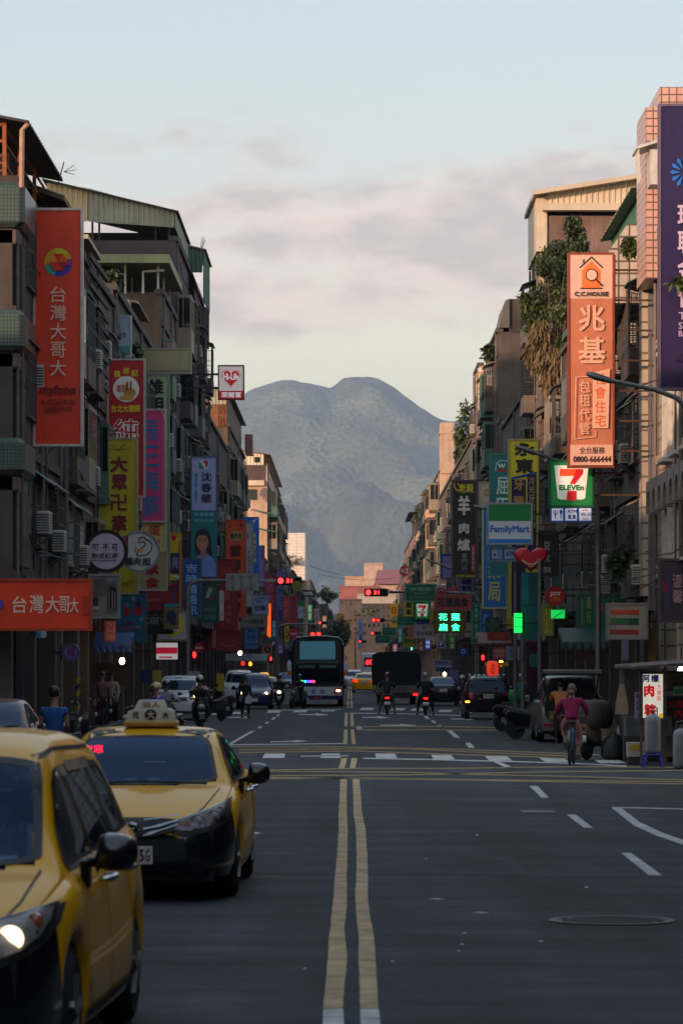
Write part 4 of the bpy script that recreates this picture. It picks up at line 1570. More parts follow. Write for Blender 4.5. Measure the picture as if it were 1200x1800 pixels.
sign('round white goose meat sign with an outlined goose', 211, 932, 279, 1006, 106.0, 'cdc9cc', [('l', gz, 1.8, '28242a'), ('p', [(244, 951), (250, 953), (246, 955), (242, 953)], 'd89020'), ('p', [(238, 960), (242, 964), (240, 970), (236, 966)], 'd89020'), ('p', [(247, 964), (253, 966), (249, 972), (245, 969)], 'd89020'), ('r', 217, 942, 226, 966, '8a1a1c'), ('t', '鵝肉', 220, 979, 248, 994, '1a1618', .02), ('t', '担', 250, 980, 266, 994, '1a1618', .02)], frame='8a888a', mount='L', shape='disc', nb=2)
b = sign('beige vegetarian food board with two red characters', 245, 971, 292, 1036, 118.0, 'a8967e', [('t', '素', 256, 992, 280, 1010, '8c1a1c', .03), ('t', '食', 255, 1014, 281, 1034, '8c1a1c', .03), ('t', '水', 262, 974, 280, 988, '9c2a2c', .03)], frame='b0a898', mount='L', nb=2)
b = sign('ribbed grey box sign with one black character beside the round signs', 158, 1012, 207, 1084, 100.5, '8e8a86', [('r', 188, 1022, 206, 1078, '6e6a66'), ('r', 190, 1026, 192, 1074, '8a2a28'), ('p', [(194, 1028), (205, 1034), (205, 1072), (194, 1070)], '17151c'), ('r', 197, 1038, 199, 1070, '9a8a88'), ('r', 201, 1040, 203, 1070, '9a8a88'), ('t', '担', 160, 1048, 174, 1064, '17151a', .03), ('r', 160, 1066, 174, 1072, 'b8b0b0')], th=.5, frame='9a9894', mount='L', nb=2)
for i in range(11):
    s = MB()
    xx = 160 + i * 2.6
    s.box(px(xx, 100.5), px(xx + 1.1, 100.5), 100.46, 100.49, pz(1046, 100.5), pz(1016, 100.5))
    s.build('rib', ink('6e6a68'), b)
sign('teal poster board with red figures and bunting', 206, 1046, 256, 1127, 112.0, '0f5f84', [('e', 223, 1075, 6, 8, '9a1c34'), ('c', 223, 1063, 4, '8a6a80'), ('e', 243, 1073, 8, 10, '9a1c34'), ('c', 244, 1062, 5, '30202a'), ('c', 235, 1052, 4, '7c94a8'), ('c', 213, 1050, 4, '5c7484'), ('c', 249, 1089, 4, '6a8ca4'), ('c', 243, 1103, 4, '6a8ca4'), ('c', 228, 1113, 4, '6a8ca4'), ('t', 'CON', 215, 1092, 232, 1099, '7a1430', .03)] + [('p', [(205 + i * 9, 1103), (211 + i * 9, 1103), (208 + i * 9, 1109)], 'a01830') for i in range(6)], frame='3a5a68', mount='L', nb=2)
sign('pink banner hanging left of the teal poster board', 184, 1091, 204, 1127, 106.0, 'c85c58', [('r', 188, 1093, 203, 1124, 'd89088'), ('l', [(191, 1098), (196, 1108), (200, 1098)], 1.5, 'b84c48'), ('r', 191, 1112, 200, 1113.5, 'b84c48')], th=.03, frame=None, mount='L', nb=1)
sign('dark red sign with faint Latin lettering', 252, 1032, 312, 1076, 124.0, '7c0a14', [('t', 'BANG', 258, 1052, 284, 1057, 'b87070', .0), ('p', [(308, 1033), (311, 1033), (306, 1058), (303, 1058)], '26306a')], frame='5a0c14', mount='L', nb=2)
sign('black braised snack sign with grey outlined characters', 256, 1076, 302, 1112, 120.0, '121014', [('t', '滷', 260, 1080, 279, 1098, '8a868c', .0), ('t', '味', 282, 1080, 299, 1097, '8a868c', .0)], frame='1c1a1e', mount='L', nb=2)
sign('brown cup shaped sign with a blue character', 288, 1061, 314, 1106, 119.0, '7a6438', [('p', [(289, 1061), (314, 1061), (312, 1067), (290, 1067)], '1e8a8c'), ('t', '地', 291, 1072, 311, 1098, '1c2448', .05)], frame=None, mount='L', nb=1, th=.15)
sign('white sign with a red disc in a yellow ring', 278, 1075, 328, 1124, 125.0, 'b8b4c4', [('c', 303, 1098, 21, 'd8b81c'), ('c', 303, 1096, 14, 'd8d0d0'), ('c', 303, 1096, 12.5, 'b81c28'), ('t', '滷', 292, 1104, 314, 1110, 'f0d8d8', .02)], frame='8c7c50', mount='L', nb=2)
sign('lit white board with red stripes below the ring sign', 275, 1130, 312, 1159, 128.0, 'c8c0c0', [('r', 275, 1138, 312, 1149, 'b01434'), ('r', 280, 1154, 303, 1156.5, 'b01434')], frame=None, mount='L', nb=1, emit=.25)
b = sign('yellow column sign with a red heart left of the blue phone sign', 299, 938, 317, 1080, 141.0, 'd8b414', [('c', 304, 944, 3, 'c81c24'), ('c', 308, 944, 3, 'c81c24'), ('p', [(301, 945), (311, 945), (306, 952)], 'c81c24'), ('r', 300, 972, 315, 1008, '20264e'), ('t', '亮', 302, 978, 314, 1000, '8a88a8', .04), ('p', [(300, 1012), (316, 1012), (316, 1018)], 'd0d4e8'), ('r', 300, 1020, 315, 1050, '1e2858'), ('p', [(300, 1024), (312, 1024), (306, 1044), (300, 1048)], 'a8142c'), ('r', 315, 952, 318, 1080, 'c05a18')], frame='b08a30', mount='L')
sign('blue phone shop sign with five white characters', 323, 983, 353, 1084, 152.0, '1f4f92', [('v', '吉時通通訊', 337, 20, 990, 1082, 'a8c8e8', .01)], frame='48607c', mount='L')
fc = [('r', 337, 804, 380, 897, 'b2b6d8'), ('c', 358, 817, 9, 'd8d4dc'), ('p', [(358, 808), (366, 812), (364, 822), (358, 817)], 'b82c2c'), ('p', [(358, 826), (350, 822), (350, 812), (358, 817)], '1c8a58'), ('c', 358, 817, 3, 'e8e4ec'),
      ('v', '沈春華', 363, 19, 829, 886, '20243c', .015), ('v', '總統府', 345, 6, 830, 857, '3a9aa8', .0), ('v', '董長', 345, 6, 862, 880, '3a9aa8', .0), ('r', 337, 897, 380, 1014, '0e7474'), ('v', '', 0, 0, 0, 0, W)]
fc = fc[:-1] + [('t', '國會監督', 341, 901, 377, 907, '9ab8d0', .01), ('t', '在地出身', 341, 912, 377, 918, '9ab8d0', .01),
      ('e', 357, 951, 15, 22, '1a1418'), ('p', [(344, 950), (342, 972), (352, 976), (364, 974), (374, 986), (371, 948)], '1a1418'), ('r', 353, 962, 362, 980, 'a87868'), ('e', 356, 953, 10.5, 14, 'c08c78'), ('p', [(345, 943), (357, 934), (368, 945), (362, 941), (352, 941)], '1a1418'), ('e', 352, 950, 1.9, .9, '2a1a1a'), ('e', 361, 950, 1.9, .9, '2a1a1a'), ('l', [(349.5, 947.5), (354, 947)], .8, '2a1a1a'), ('l', [(358.5, 947), (363.5, 947.5)], .8, '2a1a1a'), ('l', [(356.5, 950), (355.5, 955), (357.5, 955.5)], .6, '9a6858'), ('p', [(351.5, 958), (357, 959), (362, 957.5), (357, 962)], 'a83c40'), ('p', [(352.5, 958.6), (357, 959.6), (361, 958.4), (357, 960.4)], 'e8dcd8'),
      ('p', [(340, 1014), (343, 985), (352, 974), (358, 981), (364, 973), (375, 982), (380, 992), (380, 1014)], '8c9cd0'), ('p', [(352, 974), (358, 988), (364, 973), (358, 981)], 'b88474')]
sign('election banner in lilac and teal with a portrait of a long haired woman', 337, 804, 380, 1014, 157.5, 'b2b6d8', fc, th=.1, frame='4c5c74', mount='L')
sign('teal green sign with a white ring emblem under the election banner', 354, 1022, 383, 1093, 160.0, '14504a', [('c', 368, 1041, 13, '8a3c44'), ('c', 368, 1040, 10, '1c6a5c'), ('p', [(360, 1050), (368, 1032), (374, 1036), (366, 1052)], 'a8b0a8'), ('t', '行童話', 358, 1068, 380, 1076, '6a8c84', .02), ('r', 358, 1081, 380, 1090, '4c7068')], frame='2c5048', mount='L')
sign('deep red old home restaurant sign behind the orange one', 380, 985, 416, 1105, 171.0, '8c1016', [('t', '老', 389, 996, 406, 1010, 'a04038', .02), ('t', '家', 390, 1040, 405, 1055, 'b06860', .02), ('v', '燒肉飯', 402, 10, 1062, 1096, 'a85850', .02)], frame='6c1014', mount='L')
sign('narrow white curved cup sign on the red restaurant sign', 386, 1038, 393, 1091, 166.0, 'd0c8c4', [('c', 389.5, 1048, 1.5, 'c08a48'), ('c', 389.5, 1058, 1.5, 'c08a48'), ('c', 389.5, 1080, 1.5, 'b85848')], frame=None, mount='L', nb=2)
sign('orange angelica duck sign with an oval badge', 398, 915, 431, 1084, 188.0, 'd8481c', [('t', '土', 402, 920, 407, 927, '5c1c10', .02), ('t', '城', 421, 920, 427, 927, '5c1c10', .02), ('e', 415, 942, 13, 9, 'a8905c'), ('t', '鴨肉富', 405, 937, 425, 947, '20140c', .02), ('v', '當歸鴨麵線', 414, 20, 956, 1078, '501810', .03)], frame='a8502c', mount='L')
sign('pale grey vertical sign between the orange and blue ones', 432, 920, 444, 1066, 206.0, 'a8a8b0', [('l', [(434, 936), (436, 940), (435, 948)], 1.3, '2c2c30'), ('c', 438, 970, 2, 'a83048'), ('v', '東坡刈包專賣', 438, 5, 976, 1018, '54545c', 0)], frame='88888c', mount='L')
sign('bright blue sign with a white bird and yellow characters', 427, 910, 454, 1036, 212.0, '1c6cd0', [('l', [(444, 919), (448, 914), (452, 912)], 1.6, 'e8ecf4'), ('l', [(444, 914), (447, 919)], 1.4, 'e8ecf4'), ('v', '麥味登火鍋', 447, 7, 936, 990, 'e0c84c', .02)], frame='4c80c0', mount='L')
sign('lilac narrow sign past the bright blue one', 455, 960, 464, 1030, 226.0, '9c90c8', [('v', '宅急', 460, 5, 964, 984, '8c3c78', .01)], frame='787090', mount='L')
sign('white cafe sign with a brush stroke logo', 444, 1047, 471, 1080, 226.0, 'a8acc8', [('l', [(449, 1052), (453, 1058), (460, 1057)], 1.6, '1c1c24'), ('l', [(453, 1053), (466, 1051)], 1.2, '28283c'), ('t', '仕咖', 447, 1064, 467, 1073, '1c1c28', .03), ('t', '♦', 446, 1075, 450, 1079, 'b89c38', .01)], frame='9094a8', mount='L', nb=2)
sign('beige shop board with black characters under the cafe sign', 425, 1081, 469, 1101, 222.0, '8c8884', [('t', '一月澤紅茶', 430, 1088, 464, 1097, '1c1a1a', .01)], frame='7a7672', mount='L', nb=1)
sign('pale blue hanging sign with small blue characters', 431, 1104, 453, 1139, 224.0, '7c9ccc', [('t', '麥味', 435, 1106, 449, 1112, '28488c', .02), ('t', '早餐', 435, 1117, 449, 1124, '28488c', .01), ('t', '外送專線', 434, 1130, 451, 1135, '38588c', 0)], frame='6c80a0', mount='L', nb=1)
sign('glowing orange vertical strip light sign', 469.5, 1061, 476, 1120, 232.0, 'f05a14', [], frame=None, mount='L', nb=2, emit=.55)
sign('red fascia with a curved beige stroke on the left shops', 382, 1109, 422, 1143, 190.0, '9c1c16', [('l', [(388, 1128), (393, 1134), (402, 1136), (412, 1134)], 2, 'a87c48'), ('t', '清心福全', 396, 1116, 418, 1124, 'b83c3c', .02), ('t', 'CAFE', 398, 1125, 417, 1130, 'b83848', .02)], frame='8c2818', mount='L', nb=1)
sign('dull red fascia board left of the curved stroke fascia', 360, 1106, 381, 1142, 186.0, '6c1416', [('r', 373, 1108, 380, 1138, 'a86c68')], frame='5c1416', mount='L', nb=1)
sign('round grey sign with a dark star', 455, 1117, 474, 1137, 228.0, '74706c', [('t', '✕', 460, 1121, 469, 1131, '28282a', .04)], frame='5c5a58', mount='L', shape='disc', nb=1)
sign('orange square sign with a dark blue disc', 460, 1131, 478, 1152, 232.0, 'd86c38', [('c', 470, 1142, 6, '1c2444'), ('c', 470, 1142, 2.5, 'a88c58')], frame=None, mount='L', nb=1)
sign('blue parking sign with a white P on the left', 476.5, 1126.5, 488, 1138, 250.0, '2c3074', [('t', 'P', 478.5, 1128, 483.5, 1135, 'e8e8f4', .05), ('c', 485.5, 1133, 1.4, 'e8e8f4')], frame=None, mount='L', nb=1)
for lab, x0, x1, y0, y1, d, c, tx, tc_ in (('magenta vertical banner behind the left signal arm', 464, 484, 1008, 1090, 262, '98204c', '燒酒', 'c06880'), ('purple vertical banner right of the magenta one', 487, 497, 998, 1092, 290, '3c2878', '歡唱', '8878b8'), ('crimson vertical sign before the hotel', 498, 507, 1048, 1095, 330, 'a01c2c', '豬腳', 'c86c68'), ('red and navy vertical sign near the hotel', 508, 523, 1046, 1096, 352, 'b02028', '通訊行', '28306c'), ('small purple sign high behind the signal', 489, 502, 1000, 1022, 300, '5c2c8c', '卡', 'a07cc0'),
                                           ('light teal slim sign low on the left', 458, 463, 1068, 1088, 250, '5c98a0', '米', '2c4c54'), ('white sign with blue characters beside the tree', 630, 637, 1088, 1140, 620, '9ca8c8', '米麵', '30488c'), ('yellow banner far left by the tree', 592, 604, 1080, 1101, 560, 'c89018', '金', 'a02818'), ('orange yellow banner below the far convenience sign', 606.5, 615, 1090, 1122, 600, 'c88c14', '肉羹', '5c3414'), ('green and white shop sign under the hotel sign', 523, 534, 1056, 1087, 400, 'b8c8d4', '', W)):
    it = [('v', tx, (x0 + x1) / 2, (x1 - x0) * .66, y0 + 3, y0 + 3 + (y1 - y0) * .8, tc_, .02)] if tx else [('r', x0, y0, x1, y0 + 10, '147c48'), ('l', [(x0 + 1, y1 - 8), (x1 - 1, y1 - 14)], 1.5, '4c7c9c')]
    sign(lab, x0, y0, x1, y1, d, c, it, frame='5c5c60', mount='L' if d < 540 else None, nb=2)
sign('black hotel sign with white capital letters far down the left', 529, 1037, 555, 1049, 520, '0c0c10', [('t', 'HOTEL', 533.5, 1040.5, 550.5, 1046, 'd8d8dc', .03)], frame=None, mount='L', nb=1)
heart = [(406 + 12.5 * (16 * math.sin(a) ** 3) / 16, 664 - 11.5 * (13 * math.cos(a) - 5 * math.cos(2 * a) - 2 * math.cos(3 * a) - math.cos(4 * a)) / 14) for a in [i * 2 * math.pi / 40 for i in range(40)]]
hs = lambda s: [(406 + (x - 406) * s, 665 + (y - 665) * s) for x, y in heart]
HL = sign('white convenience store sign with a red heart on a long black arm', 385, 643.5, 427.5, 700.5, 160.0, 'dcd0cc', [('p', hs(1.38), 'c8444c'), ('p', hs(1.30), 'e8dcd8'), ('p', hs(1.20), 'b80c18'), ('t', 'Hi-Life', 392.5, 656, 420, 668, 'f4ece8', .035), ('r', 385, 687, 427.5, 700.5, 'a80c1c'), ('t', '萊爾富', 389, 689, 424, 699, 'f0e0e0', .025)], th=.35, frame='7c2424', emit=.12)
s = MB()
dh = 160.2
for y in (658, 682):
    s.bar((XL, dh, pz(y, dh)), (px(385, dh), dh, pz(y, dh)), .09)
for x in (316, 340, 371):
    s.bar((px(x, dh), dh, pz(658, dh)), (px(x, dh), dh, pz(682, dh)), .06)
s.bar((px(316, dh), dh, pz(682, dh)), (px(340, dh), dh, pz(658, dh)), .05)
s.bar((px(330, dh), dh, pz(670, dh)), (px(371, dh), dh, pz(658, dh)), .05)
s.bar((px(318, dh), dh, pz(700, dh)), (px(374, dh), dh, pz(684, dh)), .05)
s.build('arm', CABLE, HL)
sign('small white advertising board among the left terrace plants', 196, 557, 229, 626, 119.0, 'a4b0bc', [('t', '精品物業', 199, 584, 222, 590, '5c6874', .01), ('t', '愛', 200, 570, 212, 581, '8898a4', .0), ('r', 199, 592, 221, 593.4, '7c8894'), ('r', 196, 608, 229, 626, '4c8c88')], frame='a8b0b4', mount='L', nb=2)
sign('round purple white sign hanging in the left arcade', 112, 1133, 137, 1161, 92.0, '8a7cb0', [('t', '福', 117, 1139, 132, 1154, '7c2c58', .02)], frame='5c4c78', mount='L', shape='disc', nb=1)
sign('blue white shop flag under the orange fascia', 65, 1106, 82, 1121, 86.0, '3c9c9c', [('p', [(74, 1106), (82, 1106), (82, 1121), (72, 1121)], 'c0c8d0')], frame=None, th=.02, mount='L', nb=1)

# --- right side
fl = [('p', [(1202 + 7 * math.cos(a - .02), 303 + 7 * math.sin(a - .02)), (1202 + 22 * math.cos(a - .16), 303 + 24 * math.sin(a - .16)), (1202 + 26 * math.cos(a), 303 + 28 * math.sin(a)), (1202 + 22 * math.cos(a + .16), 303 + 24 * math.sin(a + .16))], '1668c8') for a in [i * math.pi / 6 for i in range(12)]]
sign('huge dark purple banner with a blue petal emblem at the right edge', 1160, 186, 1260, 682, 84.5, '1c0a48', fl + [('v', '瑞聯金保', 1207, 36, 355, 545, 'ccc0d4', .02), ('t', 'TAI', 1191, 549, 1222, 562, 'b8acc4', 0), ('t', 'SHIN', 1191, 567, 1226, 579, 'b8acc4', 0), ('t', 'BANK', 1191, 582, 1230, 592, 'b8acc4', 0)], th=.3, frame='6c5c74', mount='R', nb=4)
s7 = '26120e'
sign('tall coral housing agency sign with a house and magnifier drawing', 1000, 447, 1076, 819, 96.0, 'c08068', [
    ('r', 1000, 447, 1076, 525, 'd8bcb0'), ('p', [(1022, 476), (1039, 458), (1055, 476), (1055, 507), (1022, 507)], 'f07a38'), ('l', [(1018, 471), (1039, 452), (1058.5, 471)], 2.4, s7), ('l', [(1025, 463), (1025, 456)], 2.4, s7), ('l', [(1019, 507), (1058, 507)], 2, s7), ('c', 1039, 483.5, 11, s7), ('c', 1039, 483.5, 9, 'ecc8b8'), ('l', [(1046, 491), (1058, 503)], 2.6, s7), ('t', 'C.C.HOUSE', 1008.5, 513, 1068.5, 521, '2c1410', .03),
    ('t', '兆', 1016, 536, 1062, 583, 'e0b8a4', .015), ('t', '基', 1015, 592, 1063, 639, 'e0b8a4', .015), ('p', [(1041, 655), (1071, 648), (1068, 753), (1040, 753)], 'e0b8a4'), ('v', '社會住宅', 1054, 19, 654, 752, 'd86030', .0), ('l', [(1036, 662), (1011, 663), (1008, 772), (1045, 768), (1045, 757)], 1.4, 'e0b8a4'), ('v', '包租代管', 1026, 19, 668, 766, 'e0b8a4', .0),
    ('r', 1001, 782, 1076, 818, 'dcb8a8'), ('t', '全台服務', 1017, 786, 1062, 798, '241210', .01), ('t', '0800-666444', 1006, 802, 1073, 813, '241210', .03)], th=.28, frame='8c4028', mount='R', nb=7)


def seven(label, x0, y0, x1, y1, d, emit, mount='R'):
    w, h_ = x1 - x0, y1 - y0
    q = lambda u, v: (x0 + u * w, y0 + v * h_)
    P_ = lambda *a: [q(*p) for p in a]
    k2 = h_ / 80
    return sign(label, x0, y0, x1, y1, d, '0a7838', [('p', P_((.09, .09), (.91, .09), (.83, .83), (.76, .86), (.24, .86), (.17, .83)), 'e4e8dc'), ('p', P_((.22, .17), (.78, .17), (.78, .25), (.55, .52), (.46, .52), (.60, .33), (.22, .33)), 'e8501c'), ('p', P_((.78, .17), (.78, .27), (.58, .52), (.45, .52), (.56, .33), (.62, .17)), 'c81820'), ('p', P_((.40, .66), (.62, .66), (.62, .88), (.38, .88)), 'c81820'), ('r', *q(.18, .515), *q(.83, .665), 'e4e8dc'), ('t', 'ELEVEn', *q(.2, .53), *q(.8, .655), '0a6c34', .045)], th=.4, frame='0c5a34', emit=emit, mount=mount, nb=2)


seven('large lit green and white convenience store sign with a red seven', 967, 811, 1040, 889, 97.0, .10)
for i, (lab, x0, x1) in enumerate((('blue white pictogram board with fork and spoon under the large seven sign', 967, 990.5), ('blue white cash machine board with the letters ATM', 990.7, 1015), ('blue white wireless internet board right of the cash machine board', 1015.2, 1040))):
    it = [[('l', [(972.5, 897), (972.5, 904)], 1.2, BL), ('l', [(978.5, 897), (978.5, 904)], 1.2, BL), ('l', [(972.5, 904), (978.5, 904)], 1.2, BL), ('l', [(975.5, 897), (975.5, 912)], 1.6, BL), ('e', 985, 900, 2.6, 4, BL), ('l', [(985, 902), (985, 912)], 1.6, BL)], [('t', 'ATM', 996, 896, 1013, 902, BL, .03), ('r', 998, 905, 1010.5, 912, BL), ('t', '$', 1002, 905.6, 1006.5, 911.4, 'e0e4ec', .04)], [('t', 'Wi-Fi', 1019, 901, 1037.5, 907.5, BL, .02), ('l', [(1023, 898), (1028, 896), (1033, 898)], 1.2, BL), ('l', [(1023, 911), (1028, 913), (1033, 911)], 1.2, BL)]][i]
    sign(lab, x0, 890.5, x1, 917.5, 97.0, '1c3f86', [('r', x0 + 2, 893.5, x1 - 2, 915, 'd8dce8')] + it, th=.35, frame=None, emit=.12)
sign('yellow dental clinic sign with two black brush characters', 895, 774, 944, 1085, 118.5, 'd8cc30', [('t', '永', 903, 778, 940, 802, '241408', .05), ('t', '東', 905, 806, 937, 832, '241408', .05), ('p', [(898, 839), (942, 829), (942, 834), (898, 843)], '2c4c9c'), ('r', 898, 843, 923, 1084, '2a1440'), ('r', 926, 834, 942, 1000, '2a1440'), ('t', '牙', 902, 842, 920, 862, 'b08858', .03), ('t', '醫', 901, 872, 921, 886, 'b08858', .03), ('v', '冷光牙齒美白', 934, 11, 838, 930, 'b09868', .01)], frame='a8a45c', mount='R')
sign('teal drugstore sign with a white leaf shaped W badge', 862, 800, 893, 1010, 127.0, '0c7474', [('l', [(893, 811), (880, 809), (872, 814), (870, 827), (893, 827)], 1.1, 'd8e4e0'), ('p', [(871, 825), (893, 825), (893, 828.5), (874, 828)], 'b01c2c'), ('t', 'W', 874.5, 815, 888, 823, 'e4ece8', .03), ('v', '屈臣氏', 883, 22, 836, 946, 'c8d8d4', .02)], frame='3c7c78', mount='R')
sign('green white and blue convenience store sign with a bracket to the wall', 858, 886, 933, 955, 113.5, 'b8bcc8', [('r', 858, 886, 933, 915.5, '0a7038'), ('r', 858, 947.5, 933, 955, '1c6cb4'), ('t', 'FamilyMart', 861, 923.5, 930, 939, '1c5ca4', .03)], th=.4, frame='98a0a8', mount='R', nb=2, emit=.04)
sign('blue food and ATM pictogram board below the green and white store sign', 859, 964, 905, 984.5, 113.6, '1c4c94', [('r', 863.5, 966, 882, 982, 'b0bcd0'), ('r', 886, 966, 904, 982, 'b0bcd0'), ('p', [(865, 973), (872, 973), (868.5, 979)], BL), ('l', [(875, 968), (875, 980)], 1.2, BL), ('l', [(879, 968), (879, 980)], 1.2, BL), ('t', 'ATM', 888, 969, 903, 978, BL, .03)], th=.25, frame='6c84a8', mount='R', nb=1)
hp = [(933 + 29.5 * (16 * math.sin(a) ** 3) / 16, 981 - 21.5 * (13 * math.cos(a) - 5 * math.cos(2 * a) - 2 * math.cos(3 * a) - math.cos(4 * a)) / 14) for a in [i * 2 * math.pi / 48 for i in range(48)]]
dh = 110.0
HT = thing('heart_sign', 'red heart shaped sign with a white smile on a teal post', 'sign', (px(933, dh), dh, pz(1005, dh)))
s = MB()
rings = []
for sc_, y in ((.80, 0), (.93, .05), (1, .14), (1, .34), (.93, .42), (.8, .45)):
    rings.append([(px(933 + (x - 933) * sc_, dh), dh + y, pz(981 + (z - 981) * sc_, dh)) for x, z in hp])
s.loft(rings)
s.build('heart', mat('heart_red', (.62, .012, .022), .45, 0, .12, 4, stain=.15), HT, smooth=40)
items_on(HT, [('l', [(917, 984), (922, 989), (929, 992), (936, 992), (943, 989), (948, 983)], 2.4, 'e8d8d0'), ('l', [(928, 995.5), (938, 995.5)], 1.8, 'c8b0a8'), ('l', [(916, 985), (919, 983)], 1.4, 'c8b0a8'), ('l', [(946, 983), (949, 985)], 1.4, 'c8b0a8')], dh, dh - .06)
sign('teal box column sign below the heart', 917, 1006, 945, 1124, 111.5, '0f5c64', [('r', 917, 1008, 928, 1062, '128088'), ('l', [(919, 1064), (943, 1062)], 1, '0c4048')], th=1.0, frame=None, mount='R', nb=2)
sign('glowing green panel on the teal column', 903, 1078, 917, 1112, 111.2, '18e858', [('r', 903, 1085, 917, 1086.5, '0c6830'), ('r', 903, 1101, 917, 1102.5, '0c6830')], th=.2, frame=None, emit=.75, mount='R', nb=1)
sign('blue pharmacy sign with yellow characters in a pale frame', 849, 893, 889, 1068, 131.5, '1c74b8', [('v', '佑女藥局', 868, 22, 902, 1060, 'd8cc74', .005), ('v', '', 0, 0, 0, 0, W)][:1], frame='c0b88c', mount='R')
sign('pale beige sign with a gold globe above the pharmacy sign', 843, 849, 862, 892, 133.0, 'b8b09c', [('c', 856, 866, 7, 'a88c58'), ('l', [(850, 866), (862, 866)], .8, 'c8bc98'), ('l', [(851, 861), (861, 871)], .8, 'c8bc98')], frame='9c947c', mount='R', nb=2)
sign('black lamb hotpot sign with white brush characters', 795, 845, 836, 1015, 150.0, '140c0c', [('l', [(797, 848), (799, 858), (806, 864), (812, 858), (804, 850)], 2, 'c8b41c'), ('t', '老殿', 806, 850, 832, 866, 'd0bc1c', .02), ('t', '羊', 804, 871, 826, 906, 'd4ccc8', .04), ('t', '肉', 806, 919, 824, 938, 'd4ccc8', .03), ('t', '爐', 803, 947, 826, 968, 'd4ccc8', .02), ('v', '專門店', 816, 10, 972, 1003, '908884', .0), ('r', 828, 957, 834.5, 1007, '8c1420'), ('v', '真照老吃對', 831, 5, 960, 1003, 'd8b0a8', 0), ('t', '2599-2566', 800, 1010, 834, 1014.5, 'c8b41c', .01)], frame='5c4c48', mount='R')
sign('round red sign with three white capital letters', 961, 1033, 990, 1062, 104.0, 'c01418', [('t', 'JOY', 966, 1040, 985, 1049, 'f0dcd8', .03), ('l', [(972, 1050), (976, 1052), (980, 1050)], 1, 'e0b040'), ('t', '樂樂餐館', 966.5, 1053, 985, 1057, 'd87828', .01)], th=.25, frame='a01418', shape='disc', mount='R', nb=1)
sign('dark bean sign with white brush characters', 948, 935, 977, 1011, 114.0, '1a1014', [('t', '豆', 955, 952, 966, 966, 'c0b8b8', .01), ('t', '花', 955, 975, 967, 988, 'c0b8b8', .01), ('t', '製', 954, 996, 968, 1007, 'a8a0a0', .01)], frame='3a2428', mount='R', nb=2)
sign('weathered green board with faded yellow characters behind the lamp post', 1016, 1046, 1094, 1105, 101.0, '0c6044', [('v', '藥行', 1034, 8, 1047, 1098, '8c8c5c', .03), ('v', '大', 1057, 14, 1060, 1080, '9c5c34', .02), ('r', 1020, 1052, 1024, 1098, '5c7c58'), ('p', [(1070, 1075), (1077, 1052), (1081, 1075)], 'a88c58')], frame='3c5c4c', mount='R', nb=1)
b = sign('boxy white store sign with orange green and red stripes', 1071, 1063, 1135, 1121, 93.0, 'a8a098', [('r', 1072, 1072, 1121, 1079.5, 'c85030'), ('r', 1072, 1086.5, 1121, 1097.5, '4c6c48'), ('r', 1104, 1086.5, 1121, 1097.5, '0f5c38'), ('r', 1072, 1107, 1121, 1114, 'a82c30'), ('r', 1104, 1072, 1121, 1079.5, 'c8401c')], th=.9, frame='948c84', mount='R', nb=1)
sign('mauve brown electronic board with white dot characters at the right edge', 1161, 985, 1262, 1091, 85.5, '4a3a46', [('v', '溫馨', 1190, 18, 1008, 1062, 'c8a8a8', 0), ('r', 1161, 1024, 1182, 1040, '7c2c44'), ('r', 1174, 1004, 1178, 1070, '34406c')], th=.4, frame='5c4c54', mount='R', nb=2)
sign('pale yellow shop sign near the round red three letter sign', 953, 1066, 970, 1115, 104.8, 'a8a044', [('l', [(957, 1072), (957, 1108)], 1, '6c642c'), ('l', [(963, 1072), (963, 1108)], 1, '6c642c'), ('l', [(967, 1072), (967, 1108)], 1, '6c642c')], frame='7c7844', mount='R', nb=1)
sign('small glowing green sign right of the pale yellow one', 968, 1072, 992, 1087, 103.8, '14c850', [('l', [(972, 1086), (990, 1074)], 1.2, '0c2c18')], th=.15, frame=None, emit=.45, mount='R', nb=1)
sign('dull red fascia with black outlined dumpling shop characters', 765, 1046, 827, 1072, 166.0, 'b0504c', [('t', '花蓮扁食', 769, 1050, 823, 1067, '1c1818', .03)], th=.3, frame='8c5c50', mount='R', nb=1)
sign('glowing green dumpling sign of four characters on mustard ground', 764, 1075, 815, 1111, 165.0, '6c5410', [('t', '花', 770.5, 1078, 786, 1091, '38ff9c', .02, {'e': 1.6}), ('t', '蓮', 792.5, 1078, 808, 1091, '38ff9c', .02, {'e': 1.6}), ('t', '扁', 770.5, 1096, 786, 1109, '38ff9c', .02, {'e': 1.6}), ('t', '食', 792.5, 1096, 808, 1109, '38ff9c', .02, {'e': 1.6})], th=.3, frame='5c4c18', mount='R', nb=1)
seven('smaller far convenience store sign with a red seven beside the green glow', 729, 1059, 754, 1087.5, 205.0, .12)
sign('white strip board with three blue pictograms under the far seven sign', 729, 1088.5, 754.5, 1098, 205.2, '8c98b0', [('r', 731, 1090, 738, 1097, '3c5488'), ('r', 739, 1090, 746, 1097, '3c5488'), ('r', 747, 1090, 753, 1097, '3c5488')], frame=None, mount='R', nb=1)
sign('white mutton shop board with a tiny red horse', 728, 1099, 761, 1121, 204.0, 'a8a4a4', [('e', 744, 1103.5, 3, 1.8, 'a82c30'), ('l', [(746, 1103), (748, 1101)], 1, 'a82c30'), ('t', '京沙羊肉', 731, 1109, 759, 1117, '1c1a1c', .01)], frame='8c8888', mount='R', nb=1)
sign('yellow sign with two black characters left of the far seven sign', 709, 1056, 725, 1083, 230.0, 'c0b030', [('v', '屋車', 718, 11, 1058, 1082, '201c10', .03)], frame='8c8438', mount='R', nb=1)
